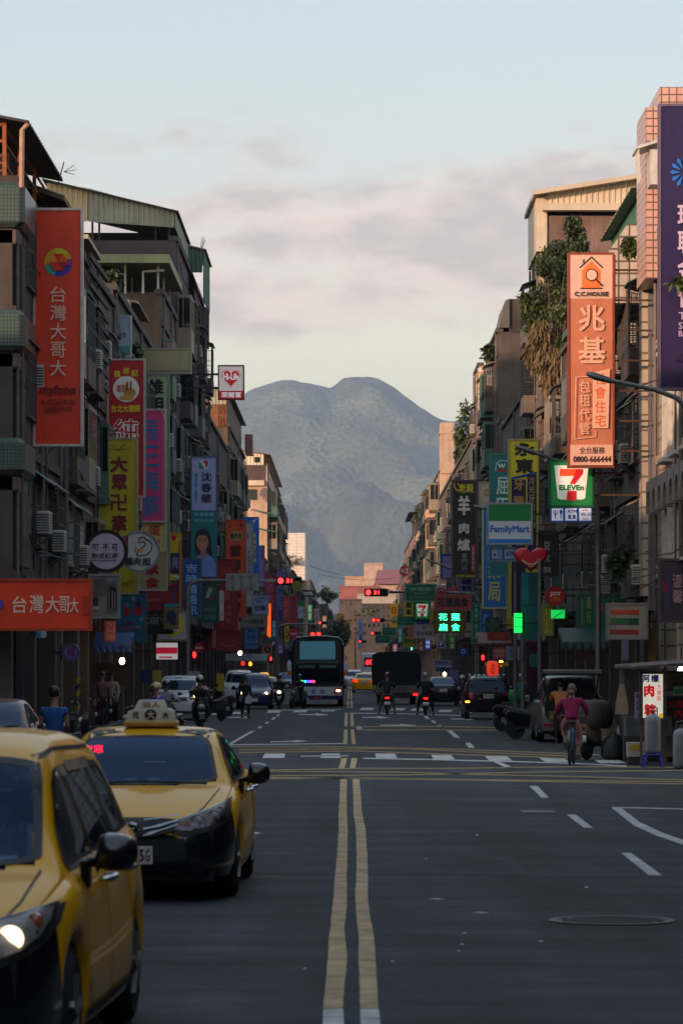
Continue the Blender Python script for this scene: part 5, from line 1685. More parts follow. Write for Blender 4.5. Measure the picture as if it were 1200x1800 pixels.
sign('bright yellow vertical sign with red and black marks', 685, 1061, 699, 1103, 330.0, 'd8a814', [('t', '日', 688, 1067, 696, 1079, 'b82818', .03), ('t', '本', 688, 1084, 696, 1098, '28200c', .02)], frame=None, mount='R', nb=1)
sign('pale orange sign left of the white mutton board', 717, 1100, 727, 1122, 215.0, 'c88868', [('v', '麵館', 722, 7, 1101, 1121, 'a84c34', .01)], frame=None, mount='R', nb=1)
sign('yellow green fascia with black brush characters above the truck', 708, 1118, 733, 1138, 240.0, '8c8c2c', [('t', '車禾堂', 710, 1122, 731, 1131, '1c1c10', .02)], frame=None, mount='R', nb=1)
sign('mustard vertical sign between the store sign and the green glow', 755, 1069, 763, 1103, 190.0, 'b07c18', [('p', [(757, 1096), (762, 1090), (762, 1096)], '30305c')], frame=None, mount='R', nb=1)
sign('purple framed lavender panel under the peach tower', 775, 975, 794, 1016, 190.0, '8c84ac', [('r', 775, 975, 777, 1016, '3c3090'), ('r', 775, 975, 794, 977.5, '3c3090')], frame='4c4478', mount='R', nb=2)
sign('purple white sign with bold blue characters under the black sign', 807, 1017, 832, 1038, 152.0, 'a098b8', [('t', '銀', 810, 1018, 829, 1028, '28246c', .05), ('t', '飾', 810, 1029, 829, 1038, '28246c', .05)], frame='6c6484', mount='R', nb=1)
sign('red white arch shaped sign above the dumpling fascia', 765, 1028, 784, 1045, 175.0, 'a8a0a0', [('e', 775, 1040, 9, 7, '9c1c24'), ('l', [(769, 1040), (775, 1036), (781, 1040)], 1, 'd8b8b8')], frame=None, mount='R', nb=1)
sign('small red board right of the arch shaped sign', 785, 1031, 804, 1039, 172.0, '94141c', [('t', '專賣店', 788, 1032.5, 801, 1037.5, 'c87c74', .01)], frame=None, mount='R', nb=1)
sign('round red sign with a white 3 at the far right', 702, 994, 720.5, 1013, 410.0, 'b81820', [('t', '3', 711, 998, 718, 1009, 'e0d0cc', .04), ('r', 704.5, 1001, 710, 1006, 'd8c8c4')], frame=None, shape='disc', mount='R', nb=1)
sign('dark green pharmacy cross sign', 853, 1085, 877, 1112, 124.0, '0c2c24', [('r', 861, 1086, 869, 1111, '145c44'), ('r', 854, 1094, 876, 1103, '145c44')], frame=None, mount='R', nb=1)
sign('rust red fascia below the pharmacy cross', 856, 1111, 893, 1126, 122.0, '8c2818', [('t', '中藥', 864, 1114, 886, 1123, 'a84c38', .01)], frame=None, mount='R', nb=1)
sign('yellow strip sign behind the pharmacy sign', 890, 1000, 913, 1105, 128.0, 'a89c18', [('v', '牙科診所', 902, 10, 1005, 1095, '7c5c14', .01)], frame=None, mount='R', nb=1)
sign('mid blue sign beside the pharmacy cross', 845, 1072, 862, 1130, 140.0, '244888', [('v', '藥妝', 853, 10, 1078, 1120, '6c8cc0', .02)], frame=None, mount='R', nb=1)
sign('blue white parking board with a P on the right', 769, 1128, 781, 1138, 200.0, '2c3c7c', [('t', 'P', 772, 1129, 778, 1136, 'd8d8e4', .04)], frame='a8a8b0', mount='R', nb=1)
sign('round blue sign with a white swirl', 805, 1137, 823, 1154, 175.0, '143c84', [('c', 814, 1145, 4, 'b8c4d8'), ('c', 814, 1145, 2.4, '3c5c9c')], frame=None, shape='disc', mount='R', nb=1)
sign('lilac shop board with purple characters behind the truck', 762, 1160, 790, 1170, 205.0, 'a49cc0', [('t', '自助洗衣', 765, 1161.5, 787, 1168, '3c2c80', .02)], frame=None, mount='R', nb=1)
sign('small pink sign left of the white and blue door plate', 866, 1138, 888, 1159, 119.0, 'a05058', [('r', 868, 1142, 886, 1147, 'c0888c'), ('r', 868, 1150, 886, 1154, 'c0888c')], frame=None, mount='R', nb=1)
sign('white sign with blue lettering on the arcade pillar', 892, 1139, 911, 1158, 117.0, '9ca0b4', [('t', '出租', 895, 1141, 908, 1148, '283c80', .02), ('t', '店面', 895, 1150, 908, 1156, '283c80', .02)], frame='888ca0', mount='R', nb=1)
b = sign('lit white zongzi stall sign with red characters', 1128, 1184, 1165, 1263, 71.5, 'e4e0cc', [('t', '阿', 1129.5, 1186, 1141, 1199, '1c1c4c', .03), ('t', '欉', 1143, 1186, 1157, 1199, '1c1c4c', .03), ('t', '肉', 1130.5, 1203, 1149, 1225, 'c01820', .04), ('t', '粽', 1131, 1237, 1152, 1259, 'c01820', .04), ('v', '大橋頭', 1157, 7, 1202, 1233, 'c83c40', .0), ('r', 1157, 1254, 1164, 1262, 'd8b42c')], th=.25, frame='5c5048', emit=.30)
sign('small white price strip with purple lettering left of the zongzi sign', 1115, 1217, 1126, 1263, 71.8, 'b0a4b8', [('r', 1117, 1220, 1125, 1227, 'a82838'), ('v', '素粽', 1119.5, 4, 1231, 1250, '34286c', .01), ('v', '鹹蛋', 1123.5, 4, 1231, 1250, '34286c', .01), ('r', 1120, 1256, 1125, 1262, 'a83c54')], frame=None, th=.08)
sign('dark stall board with red characters at the right edge', 1170, 1228, 1225, 1264, 73.5, '241c1a', [('t', '大橋', 1173, 1230, 1202, 1245, 'c01c24', .03), ('t', '肉', 1184, 1247, 1198, 1261, 'c01c24', .03)], frame='3c302c', th=.1)
sign('beige menu board over the stall counter', 1169, 1183, 1225, 1211, 73.7, '7c7460', [('t', '肉  粽', 1180, 1189, 1215, 1195, '4c4438', .01), ('t', '魚丸湯', 1180, 1199, 1215, 1206, '4c4438', .01)], frame='4c4438', th=.1)
sign('green and white notice card pinned below the menu board', 1182, 1206, 1212, 1222, 73.4, 'a8b4a0', [('r', 1185, 1212, 1210, 1219, '4c9c58')], frame=None, th=.05)

# red paper lantern
d = 121.0
LN_ = thing('paper_lantern', 'red paper lantern hanging above the black SUV', 'lantern', (px(865, d), d, pz(1189, d)))
s = MB()
s.lathe((px(865, d), d, pz(1175, d)), [(.05, -.26), (.14, -.25), (.19, -.18), (.205, 0), (.19, .18), (.14, .25), (.05, .26)], 20)
s.build('shade', mat('lantern_red', (.62, .04, .02), .7, 0, .1, 6, emit=.35, ecol=(.8, .05, .02)), LN_, smooth=True)
s = MB()
for z in (-.28, .25):
    s.lathe((px(865, d), d, pz(1175, d) + z), [(.07, 0), (.07, .03)], 14)
s.cyl((px(865, d), d, pz(1175, d) + .26), (px(865, d), d, 3.5), .012, n=5)
s.build('cap', CABLE, LN_)
items_on(LN_, [('v', '滷肉飯', 865, 7, 1166, 1185, '8c1410', .0)], d, d - .2)

for i, (cn, c, tc_, tx, x0, y0, x1, y1, d) in enumerate((('scarlet', 'b81c14', 'e8c8a0', '牛肉麵', 410, 1088, 419, 1108, 205), ('sky blue', '3c88c0', 'e0e8f0', '眼鏡', 478, 1088, 486, 1122, 262), ('lemon yellow', 'd8c420', '8c1c14', '金飾', 500, 1100, 508, 1128, 300), ('grass green', '2c8c3c', 'd8e8c8', '蔬果', 540, 1062, 549, 1092, 470), ('snow white', 'b8b4b4', 'a82028', '診所', 552, 1070, 560, 1096, 500), ('violet', '6c3c98', 'd8c8e0', '服飾', 488, 1132, 498, 1150, 290), ('bright orange', 'd86c18', 'f0e0c0', '便當', 566, 1082, 574, 1104, 560),
        ('turquoise', '1c9088', 'd8f0ec', '洗衣', 699, 1104, 707, 1130, 350), ('crimson', 'a81424', 'e8d0b0', '火鍋', 735, 1124, 744, 1146, 270), ('royal blue', '20409c', 'd0d8f0', '機車', 746, 1124, 757, 1142, 240), ('cream', 'b8a880', '6c2818', '茶葉', 758, 1142, 768, 1160, 235), ('leaf green', '388440', 'd8e0b8', '素食', 788, 1118, 800, 1142, 190), ('rose pink', 'c05c78', 'f0dce0', '美髮', 690, 1132, 698, 1152, 400), ('amber', 'd09018', '5c2010', '燒臘', 676, 1136, 684, 1152, 450))):
    sd_ = 'L' if x0 < 613 else 'R'
    sign('small %s hanging sign among the far signs on the %s' % (cn, 'left' if sd_ == 'L' else 'right'), x0, y0, x1, y1, d, c, [('v', tx, (x0 + x1) / 2, (x1 - x0) * .7, y0 + 1.5, y1 - 1.5, tc_, .02)], frame=None, mount=sd_, nb=1, emit=.12 if i % 3 == 0 else 0)
# ------------------------------------------------------------------ vehicles
def curve(pts):
    """Monotone cubic through (t, value) points."""
    n = len(pts)
    xs, ys = [p[0] for p in pts], [p[1] for p in pts]
    dl = [(ys[i + 1] - ys[i]) / (xs[i + 1] - xs[i]) for i in range(n - 1)]
    m = [dl[0]] + [0 if dl[i - 1] * dl[i] <= 0 else 2 * dl[i - 1] * dl[i] / (dl[i - 1] + dl[i]) for i in range(1, n - 1)] + [dl[-1]]

    def f(x):
        if x <= xs[0]:
            return ys[0]
        if x >= xs[-1]:
            return ys[-1]
        for i in range(n - 1):
            if x <= xs[i + 1]:
                h_ = xs[i + 1] - xs[i]
                t_ = (x - xs[i]) / h_
                return (ys[i] * (1 + 2 * t_) * (1 - t_) ** 2 + m[i] * h_ * t_ * (1 - t_) ** 2 + ys[i + 1] * t_ * t_ * (3 - 2 * t_) + m[i + 1] * h_ * t_ * t_ * (t_ - 1))
    return f


def inpoly(x, y, P):
    c = False
    n = len(P)
    for i in range(n):
        (a, b), (e, f_) = P[i], P[i - 1]
        if (b > y) != (f_ > y) and x < (e - a) * (y - b) / (f_ - b) + a:
            c = not c
    return c


def sym(h_):                                        # mirror a right half outline into a closed one
    return h_ + [(-x, z) for x, z in reversed(h_) if abs(x) > 1e-6]


TYRE = mat('tyre_rubber', (.014, .014, .015), .85, 0, .15, 9, .3)
RIM = mat('alloy_rim', (.30, .30, .31), .35, .9, .15, 7)
BLK = mat('gloss_black_trim', (.010, .010, .013), .18, 0, .1, 4, coat=.6)
MBLK = mat('matt_black_trim', (.015, .015, .017), .6, 0, .15, 6)
CHR = mat('chrome', (.62, .62, .64), .16, 1, .05, 5)
LENS = glassmat('lamp_lens', (.95, .95, .97), .03, 1.0, 1.4)
REFL = mat('lamp_reflector', (.52, .50, .48), .4, .15, .35, 26)
PLATE = mat('plate_white', (.62, .62, .60), .5, 0, .05, 4)
CGLASS = glassmat('car_glass_dark', (.006, .008, .013), .02, 0, 1.4, (.6, .75, 1))
CLEAR = glassmat('car_glass_clear', (.46, .56, .68), .01, 1.0, 1.36, (.4, .6, 1))
TAILR = mat('tail_red', (.30, .008, .012), .25, 0, .1, 8, coat=.5)
TAILON = glow('ff1408', 3.0)
HEADON = glow('ffd9a0', 2.6)
CABIN = mat('cabin_fabric', (.022, .024, .028), .9, 0, .2, 8)


def carpaint(name, col, metal=.0, rough=.28):
    return mat(name, col, rough + .12, metal, .05, 1.2, 0, .4, spec=.1)


YTAXI = carpaint('taxi_yellow', (.88, .42, .002))


class Car:
    def __init__(s, label, spec, pm, loc, rz, cat='car', name='parked_car', see=False, group=None, lower=None):
        s.sp = spec
        L = s.L = spec['L']
        s.root = thing(name, label, cat, loc, rz, group)
        top, plan, belt = curve(spec['top']), curve(spec['plan']), curve(spec['belt'])
        zb, r, yw = spec.get('zb', .2), spec['r'], spec['yw']
        tb = spec.get('tumble', .32)
        ys = sorted(set([round(L * i / 70, 4) for i in range(71)] + [.015, .03, .06, .1, .15, .2, L - .015, L - .03, L - .07, L - .12] + [y + k * r * 1.16 for y in yw for k in (-1, -.97, -.9, -.8, .8, .9, .97, 1)]))
        ar = r * 1.16
        rings = []
        for y in ys:
            w, zt = plan(y), top(y)
            zs = min(belt(y), zt - .045)
            z0 = zb + (.06 if y < .05 or y > L - .05 else 0)
            for yy in yw:
                if abs(y - yy) < ar:
                    z0 = max(z0, r + math.sqrt(max(0, ar * ar - (y - yy) ** 2)))
            z0 = min(z0, zs - .12)
            h_ = zs - z0
            fl = spec.get('flare', .012)
            g = max(.014, zt - zs - .05)
            p = [(w - .07, z0 - .005), (w - .03, z0 + .02 * min(1, h_)), (w + fl * .3, z0 + .18 * h_), (w + fl, z0 + .4 * h_), (w, z0 + .62 * h_), (w - .012, z0 + .8 * h_), (w - .03, z0 + .93 * h_), (w - .06, zs - .002)]
            xb = w - .085
            for t_ in (.06, .3, .55, .8, 1.0):
                p.append((xb - tb * g * t_ - .05 * t_ * t_ * min(1, g / .3), zs + .008 + (g - .03 * min(1, g / .2)) * t_))
            wr = p[-1][0]
            zl = p[-1][1]
            for q, e in ((.93, .45), (.84, .68), (.65, .85), (.42, .95), (.2, .99), (0, 1)):
                p.append((wr * q, zl + (zt - zl) * e))
            rings.append([(x, y - L / 2, z) for x, z in p])
        n = len(rings[0])
        full = [[(-x, y, z) for x, y, z in reversed(rg[:-1])] [::1] for rg in rings]
        rg2 = [list(rg) + [(-x, y, z) for x, y, z in reversed(rg[:-1])] for rg in rings]
        N = len(rg2[0])
        vs = [v for rg in rg2 for v in rg]
        fs = []
        for i in range(len(rg2) - 1):
            for j in range(N - 1):
                fs.append((i * N + j, i * N + j + 1, (i + 1) * N + j + 1, (i + 1) * N + j, i, min(j, N - 2 - j)))
        full = MB()
        full.add(vs, [f[:4] for f in fs] + [tuple(range(N)), tuple(range((len(rg2) - 1) * N, len(rg2) * N))])
        s.bvh = BVHTree.FromPolygons([Vector(v) for v in full.v], full.f)
        body, bump = MB(), MB()
        fb, fm = [], []
        ws, rw = spec['wind'], spec.get('rear')
        for f in fs:
            c = sum((Vector(vs[k]) for k in f[:4]), Vector()) / 4
            if see:
                if spec['cowl'] - .12 < c.y + L / 2 < spec['roof0'] + .1 and inpoly(c.x, c.z, [(x * .95, z) for x, z in sym(ws)]) and f[5] > 7:
                    continue
                if rw and c.y > 0 and c.y + L / 2 > spec['roof1'] and inpoly(c.x, c.z, [(x * .95, z) for x, z in sym(rw)]) and f[5] > 7:
                    continue
            low = lower and f[5] < (lower['row'] if ys[f[4]] > .42 else 8) and ys[f[4]] < yw[0] - ar * 1.03
            (fm if low else fb).append(f[:4])
        capF, capR = tuple(range(N)), tuple(range((len(rg2) - 1) * N, len(rg2) * N))
        (fm if lower else fb).append(capF)
        fb.append(capR)
        body.add(vs, fb)
        bo = body.mesh('body', pm, 38)
        s.body = s._link('body', bo)
        if fm:
            bump.add(vs, fm)
            s._link('bumper', bump.mesh('bumper', BLK, 38))
        u = MB()
        u.box(-spec['W'] / 2 + .2, spec['W'] / 2 - .2, -L / 2 + .12, L / 2 - .12, zb - .02, .62)
        for yy in yw:
            u.box(-spec['W'] / 2 + .05, spec['W'] / 2 - .05, yy - L / 2 - ar * .98, yy - L / 2 + ar * .98, r * 1.3, r * 2.06)
        s._link('underbody', u.mesh('underbody', MBLK))
        s.wheels()

    def _link(s, nm, me, parent=None):
        o = bpy.data.objects.new(nm, me)
        C.objects.link(o)
        o.parent = parent or s.root
        return o

    def add(s, nm, mb, m, smooth=False, parent=None, fix=True):
        return s._link(nm, mb.mesh(nm, m, smooth, fix), parent)

    def wheels(s):
        r, W_ = s.sp['r'], s.sp['W']
        for yy in s.sp['yw']:
            for sd_ in (-1, 1):
                t_ = MB()
                x = sd_ * (W_ / 2 - .02)
                t_.lathe((x, yy - s.L / 2, r), [(r * .62, -sd_ * .01), (r * .86, 0), (r * .97, -sd_ * .025), (r, -sd_ * .06), (r, -sd_ * .17), (r * .95, -sd_ * .2), (r * .6, -sd_ * .2)], 28, 'x')
                wo = s.add('wheel', t_, TYRE, 40)
                k = MB()
                k.lathe((x - sd_ * .02, yy - s.L / 2, r), [(r * .64, 0), (r * .6, -sd_ * .01), (r * .57, -sd_ * .08), (.02, -sd_ * .09)], 24, 'x')
                for i in range(5):
                    a = i * 2 * math.pi / 5 + .3
                    k.bar((x - sd_ * .012, yy - s.L / 2, r), (x - sd_ * .012, yy - s.L / 2 + math.cos(a) * r * .6, r + math.sin(a) * r * .6), .055, .03)
                k.lathe((x - sd_ * .012, yy - s.L / 2, r), [(.06, 0), (.05, sd_ * .012), (.01, sd_ * .014)], 12, 'x')
                s.add('rim', k, RIM, 35, wo)

    def hit(s, axis, u, v):
        big = 6
        o, d = {'f': ((u, -big, v), (0, 1, 0)), 'r': ((u, big, v), (0, -1, 0)), '+': ((big, u, v), (-1, 0, 0)), '-': ((-big, u, v), (1, 0, 0)), 't': ((u, v, big), (0, 0, -1))}[axis]
        h_ = s.bvh.ray_cast(Vector(o), Vector(d))
        if h_[0] is None:
            h_ = s.bvh.find_nearest(Vector(o) + Vector(d) * (big - .5))
        return h_[0], h_[1]

    def patch(s, nm, outline, axis, m, off=.008, step=.07, parent=None, smooth=True, thick=0, hole=None, dirn=None):
        """A panel that follows the body: outline in the projection plane, laid on the shell and lifted by off."""
        pts, ed = [], []

        def ring(poly):
            st = len(pts)
            for (a, b), (c, e) in zip(poly, poly[1:] + poly[:1]):
                k = max(1, int(math.hypot(c - a, e - b) / step))
                for i in range(k):
                    pts.append((a + (c - a) * i / k, b + (e - b) * i / k))
            en = len(pts)
            ed.extend([(i, i + 1 if i + 1 < en else st) for i in range(st, en)])
        ring(outline)
        if hole:
            ring(hole)
        xs, zs = [p[0] for p in outline], [p[1] for p in outline]
        x = min(xs) + step / 2
        while x < max(xs):
            z = min(zs) + step / 2
            while z < max(zs):
                if inpoly(x, z, outline) and not (hole and inpoly(x, z, hole)):
                    pts.append((x, z))
                z += step
            x += step
        r_ = delaunay_2d_cdt([Vector(p) for p in pts], ed, [], 0, 1e-6)
        V2, F2 = r_[0], r_[2]
        F2 = [f for f in F2 if inpoly(sum(V2[i].x for i in f) / 3, sum(V2[i].y for i in f) / 3, outline) and not (hole and inpoly(sum(V2[i].x for i in f) / 3, sum(V2[i].y for i in f) / 3, hole))]
        ray = {'f': Vector((0, -1, 0)), 'r': Vector((0, 1, 0)), '+': Vector((1, 0, 0)), '-': Vector((-1, 0, 0)), 't': Vector((0, 0, 1))}[axis]
        vs = []
        for v in V2:
            p, nn = s.hit(axis, v.x, v.y)
            if nn.dot(ray) < 0:
                nn = -nn
            vs.append(tuple(p + (nn * .6 + ray * .4) * off))
        mb = MB()
        V = [Vector(v) for v in vs]
        mb.add(vs, [f if (V[f[1]] - V[f[0]]).cross(V[f[2]] - V[f[0]]).dot(ray) > 0 else tuple(reversed(f)) for f in F2])
        return s.add(nm, mb, m, smooth, parent, False)

    def both(s, nm, outline, m, **k):
        return [s.patch(nm, outline, '+', m, **k), s.patch(nm, outline, '-', m, **k)]

    def line(s, nm, pts, axis, w, m, off=.004):
        ol = []
        for (a, b), (c, e) in zip(pts, pts[1:]):
            L_ = math.hypot(c - a, e - b)
            nx, nz = -(e - b) / L_ * w / 2, (c - a) / L_ * w / 2
            ol.append([(a + nx, b + nz), (c + nx, e + nz), (c - nx, e - nz), (a - nx, b - nz)])
        mb = MB()
        for q in ol:
            k = max(1, int(math.hypot(q[1][0] - q[0][0], q[1][1] - q[0][1]) / .06))
            v = []
            for i in range(k + 1):
                f = i / k
                for a, b in ((q[0], q[1]), (q[3], q[2])):
                    p, nn = s.hit(axis, a[0] + (b[0] - a[0]) * f, a[1] + (b[1] - a[1]) * f)
                    ray = {'f': Vector((0, -1, 0)), 'r': Vector((0, 1, 0)), '+': Vector((1, 0, 0)), '-': Vector((-1, 0, 0))}[axis]
                    v.append(tuple(p + (nn if nn.dot(ray) > 0 else -nn) * off))
            mb.add(v, [(2 * i, 2 * i + 1, 2 * i + 3, 2 * i + 2) for i in range(k)])
        return s.add(nm, mb, m, True)

    def mirror(s, y, z, m, size=1.0, reach=.2):
        W_ = curve(s.sp['plan'])(y)
        for sd_ in (-1, 1):
            mb = MB()
            x0 = sd_ * (W_ - .02)
            rings = []
            for f, h_, dp in ((0, .035, .05), (.16, .05, .06), (.2, .11, .10), (.27, .155, .135), (.4, .175, .155), (.6, .175, .16), (.78, .16, .15), (.9, .13, .125), (.97, .09, .09), (1.0, .03, .03)):
                cx = x0 + sd_ * reach * f * size
                cz = z + (.02 if f > .25 else -.03)
                ring = [(cx, y - s.L / 2 + math.cos(a) * dp * .5 * size + .0 + f * .03, cz + math.sin(a) * h_ * .5 * size) for a in [i * 2 * math.pi / 20 for i in range(20)]]
                rings.append(ring)
            mb.loft(rings)
            mo = s.add('mirror', mb, m, True)
            g_ = MB()
            g_.box(x0 + sd_ * reach * .36 * size, x0 + sd_ * reach * .95 * size, y - s.L / 2 + .085 * size, y - s.L / 2 + .095 * size, z - .04 * size, z + .08 * size)
            s.add('mirror_glass', g_, CHR, False, mo)
            a_ = MB()
            a_.prism([(y - s.L / 2 - .07, z - .02), (y - s.L / 2 + .13, z - .02), (y - s.L / 2 + .1, z - .14), (y - s.L / 2 + .05, z - .16)], x0 - sd_ * .03, x0 + sd_ * .012, 'x')
            s.add('mirror_foot', a_, MBLK, False, mo)


SEDAN = dict(L=4.62, W=1.776, r=.315, yw=(.95, 3.65), cowl=1.15, roof0=2.05, roof1=3.1,
             top=[(0, .58), (.03, .635), (.1, .685), (.25, .745), (.6, .85), (1.0, .935), (1.18, .965), (1.35, 1.05), (2.0, 1.36), (2.35, 1.43), (2.7, 1.45), (3.15, 1.415), (3.55, 1.27), (3.95, 1.08), (4.1, 1.05), (4.45, 1.03), (4.57, .98), (4.62, .8)],
             plan=[(0, .48), (.03, .56), (.08, .645), (.18, .735), (.35, .805), (.6, .85), (1.0, .878), (2.5, .888), (3.7, .878), (4.2, .84), (4.45, .76), (4.57, .68), (4.62, .58)],
             belt=[(0, .55), (.3, .72), (.7, .845), (1.2, .915), (2.5, .945), (3.6, .985), (4.2, 1.01), (4.62, .9)],
             wind=[(0, .955), (.35, .96), (.62, .985), (.665, 1.01), (.58, 1.28), (.535, 1.345), (.4, 1.362), (0, 1.372)], rear=[(0, 1.075), (.5, 1.075), (.6, 1.09), (.5, 1.33), (0, 1.36)])
WISH = dict(L=4.59, W=1.72, r=.315, yw=(.92, 3.67), cowl=.98, roof0=1.85, roof1=3.9, tumble=.3,
            top=[(0, .64), (.03, .70), (.1, .76), (.3, .85), (.6, .93), (.85, .985), (.98, 1.01), (1.2, 1.13), (1.75, 1.51), (2.05, 1.61), (2.5, 1.66), (3.2, 1.66), (3.9, 1.61), (4.2, 1.52), (4.45, 1.12), (4.55, .98), (4.59, .75)],
            plan=[(0, .46), (.03, .54), (.09, .625), (.2, .71), (.4, .785), (.7, .83), (1.1, .853), (2.5, .86), (3.7, .85), (4.2, .82), (4.48, .75), (4.59, .62)],
            belt=[(0, .6), (.3, .78), (.7, .885), (1.1, .945), (2.5, .985), (3.6, 1.03), (4.3, 1.06), (4.59, .9)],
            wind=[(0, 1.005), (.35, 1.01), (.6, 1.035), (.65, 1.06), (.575, 1.42), (.54, 1.505), (.4, 1.53), (0, 1.545)], rear=[(0, 1.1), (.5, 1.1), (.6, 1.12), (.5, 1.4), (0, 1.43)])
SUVS = dict(L=4.4, W=1.82, r=.35, yw=(.9, 3.55), cowl=1.1, roof0=1.85, roof1=3.9, zb=.28, tumble=.26,
            top=[(0, .7), (.04, .8), (.12, .88), (.4, .97), (.9, 1.05), (1.1, 1.08), (1.3, 1.2), (1.8, 1.52), (2.1, 1.6), (2.8, 1.64), (3.7, 1.6), (4.0, 1.52), (4.22, 1.2), (4.33, 1.05), (4.38, .95), (4.4, .7)],
            plan=[(0, .52), (.04, .62), (.12, .74), (.35, .85), (.8, .9), (2.5, .91), (3.8, .9), (4.2, .86), (4.36, .8), (4.4, .74)],
            belt=[(0, .64), (.4, .9), (1.1, 1.02), (2.5, 1.06), (4.1, 1.12), (4.4, .9)],
            wind=[(0, 1.09), (.55, 1.11), (.66, 1.13), (.56, 1.52), (0, 1.56)], rear=[(0, 1.14), (.62, 1.14), (.68, 1.17), (.58, 1.49), (.5, 1.52), (0, 1.54)])
VAN = dict(L=4.5, W=1.76, r=.33, yw=(.85, 3.6), cowl=.9, roof0=1.6, roof1=4.1, zb=.24, tumble=.2,
           top=[(0, .7), (.05, .82), (.15, .9), (.6, 1.02), (.9, 1.07), (1.2, 1.3), (1.6, 1.62), (1.9, 1.72), (2.6, 1.77), (4.0, 1.75), (4.25, 1.7), (4.38, 1.3), (4.45, 1.0), (4.5, .75)],
           plan=[(0, .55), (.05, .66), (.15, .76), (.4, .84), (.9, .87), (3.8, .87), (4.3, .84), (4.45, .8), (4.5, .74)],
           belt=[(0, .64), (.4, .92), (1.0, 1.02), (4.2, 1.06), (4.5, .9)],
           wind=[(0, 1.09), (.6, 1.11), (.66, 1.14), (.58, 1.6), (0, 1.66)], rear=[(0, 1.1), (.64, 1.1), (.68, 1.14), (.6, 1.58), (0, 1.62)])
SIDEW = {'SEDAN': [[(-.72, .985), (.22, .995), (.22, 1.345), (.02, 1.36), (-.22, 1.28), (-.52, 1.12)], [(.28, .995), (1.05, 1.02), (1.28, 1.05), (1.05, 1.2), (.75, 1.32), (.28, 1.35)]],
         'WISH': [[(-1.05, 1.02), (-.1, 1.03), (-.1, 1.455), (-.28, 1.45), (-.5, 1.38), (-.8, 1.2)], [(-.03, 1.035), (.85, 1.06), (.85, 1.47), (-.03, 1.465)], [(.92, 1.07), (1.7, 1.1), (1.55, 1.38), (1.4, 1.45), (.92, 1.47)]],
         'SUVS': [[(-.85, 1.11), (.05, 1.115), (.05, 1.5), (-.3, 1.5), (-.6, 1.32)], [(.12, 1.12), (.95, 1.13), (.95, 1.5), (.12, 1.51)], [(1.02, 1.14), (1.55, 1.17), (1.45, 1.42), (1.02, 1.49)]],
         'VAN': [[(-1.0, 1.1), (-.1, 1.11), (-.1, 1.6), (-.45, 1.6), (-.75, 1.36)], [(-.02, 1.11), (.95, 1.12), (.95, 1.61), (-.02, 1.62)], [(1.03, 1.12), (1.85, 1.14), (1.75, 1.55), (1.03, 1.61)]]}


def plate(car, axis, z, txt=None, col='b01c24', w=.38, h_=.155, x=0):
    p, n = car.hit(axis, x, z)
    y = p.y
    sg = -1 if axis == 'f' else 1
    mb = MB()
    mb.cbox((x, y + sg * .035, z), (w, .02, h_), .006)
    po = car.add('number_plate', mb, PLATE)
    if txt:
        mb = MB()
        wch = w * .9 / len(txt)
        for i, ch in enumerate(txt):
            c = x + sg * -1 * (-w * .45 + wch * (i + .5))
            c = x + (-w * .45 + wch * (i + .5)) * (1 if sg < 0 else -1)
            if ch == '-':
                mb.box(c - .012, c + .012, y + sg * .047, y + sg * .049, z - .006, z + .006)
                continue
            t_ = MB()
            put(t_, ch, -wch * .4, -h_ * .33, wch * .4, h_ * .33, 0, .03)
            mb.add([(c + (v[0] if sg < 0 else -v[0]), y + sg * .048, z + v[2]) for v in t_.v], t_.f)
        car.add('plate_lettering', mb, ink(col), False, po)
    return po


def dress(car, kind, front=True, rear=True, lit=False, brake=False, gl=CGLASS, plate_txt=None, detail=True, tails=None, heads=None):
    sp = car.sp
    L = sp['L']
    if front:
        car.patch('windscreen', sym(sp['wind']), 'f', gl, .006, .1)
    if rear and sp.get('rear'):
        car.patch('rear_window', sym(sp['rear']), 'r', gl, .006, .1)
    for q in SIDEW[kind]:
        car.both('side_window', q, gl, off=.006, step=.12)
    zt = sp['top'][2][1]
    hd = heads or [(.36, zt - .04), (.62, zt + .09), (.78, zt + .14), (.76, zt - .02), (.6, zt - .1), (.42, zt - .1)]
    tl = tails or [(.5, .8), (.86, .82), (.85, 1.02), (.55, .98)]
    if front:
        for sg in (1, -1):
            car.patch('headlight', [(sg * x, z) for x, z in hd], 'f', REFL if not lit else REFL, .012, .08)
            if lit:
                p, n = car.hit('f', sg * (hd[0][0] + hd[2][0]) / 2, (hd[0][1] + hd[3][1]) / 2)
                mb = MB()
                mb.sph(p + Vector((0, -.02, 0)), (.07, .03, .06), 10, 6)
                car.add('lamp', mb, HEADON, True)
        car.patch('grille', [(-.34, zt - .17), (.34, zt - .17), (.36, zt - .05), (-.36, zt - .05)], 'f', MBLK, .014, .1)
        plate(car, 'f', .42, plate_txt)
    if rear:
        for sg in (1, -1):
            car.patch('tail_light', [(sg * x, z) for x, z in tl], 'r', TAILON if brake else TAILR, .012, .1)
        plate(car, 'r', .78 if kind != 'SUVS' else .86, plate_txt, '20203a')
    car.mirror(sp['cowl'] + .35, sp['belt'][2][1] + .08, BLK)


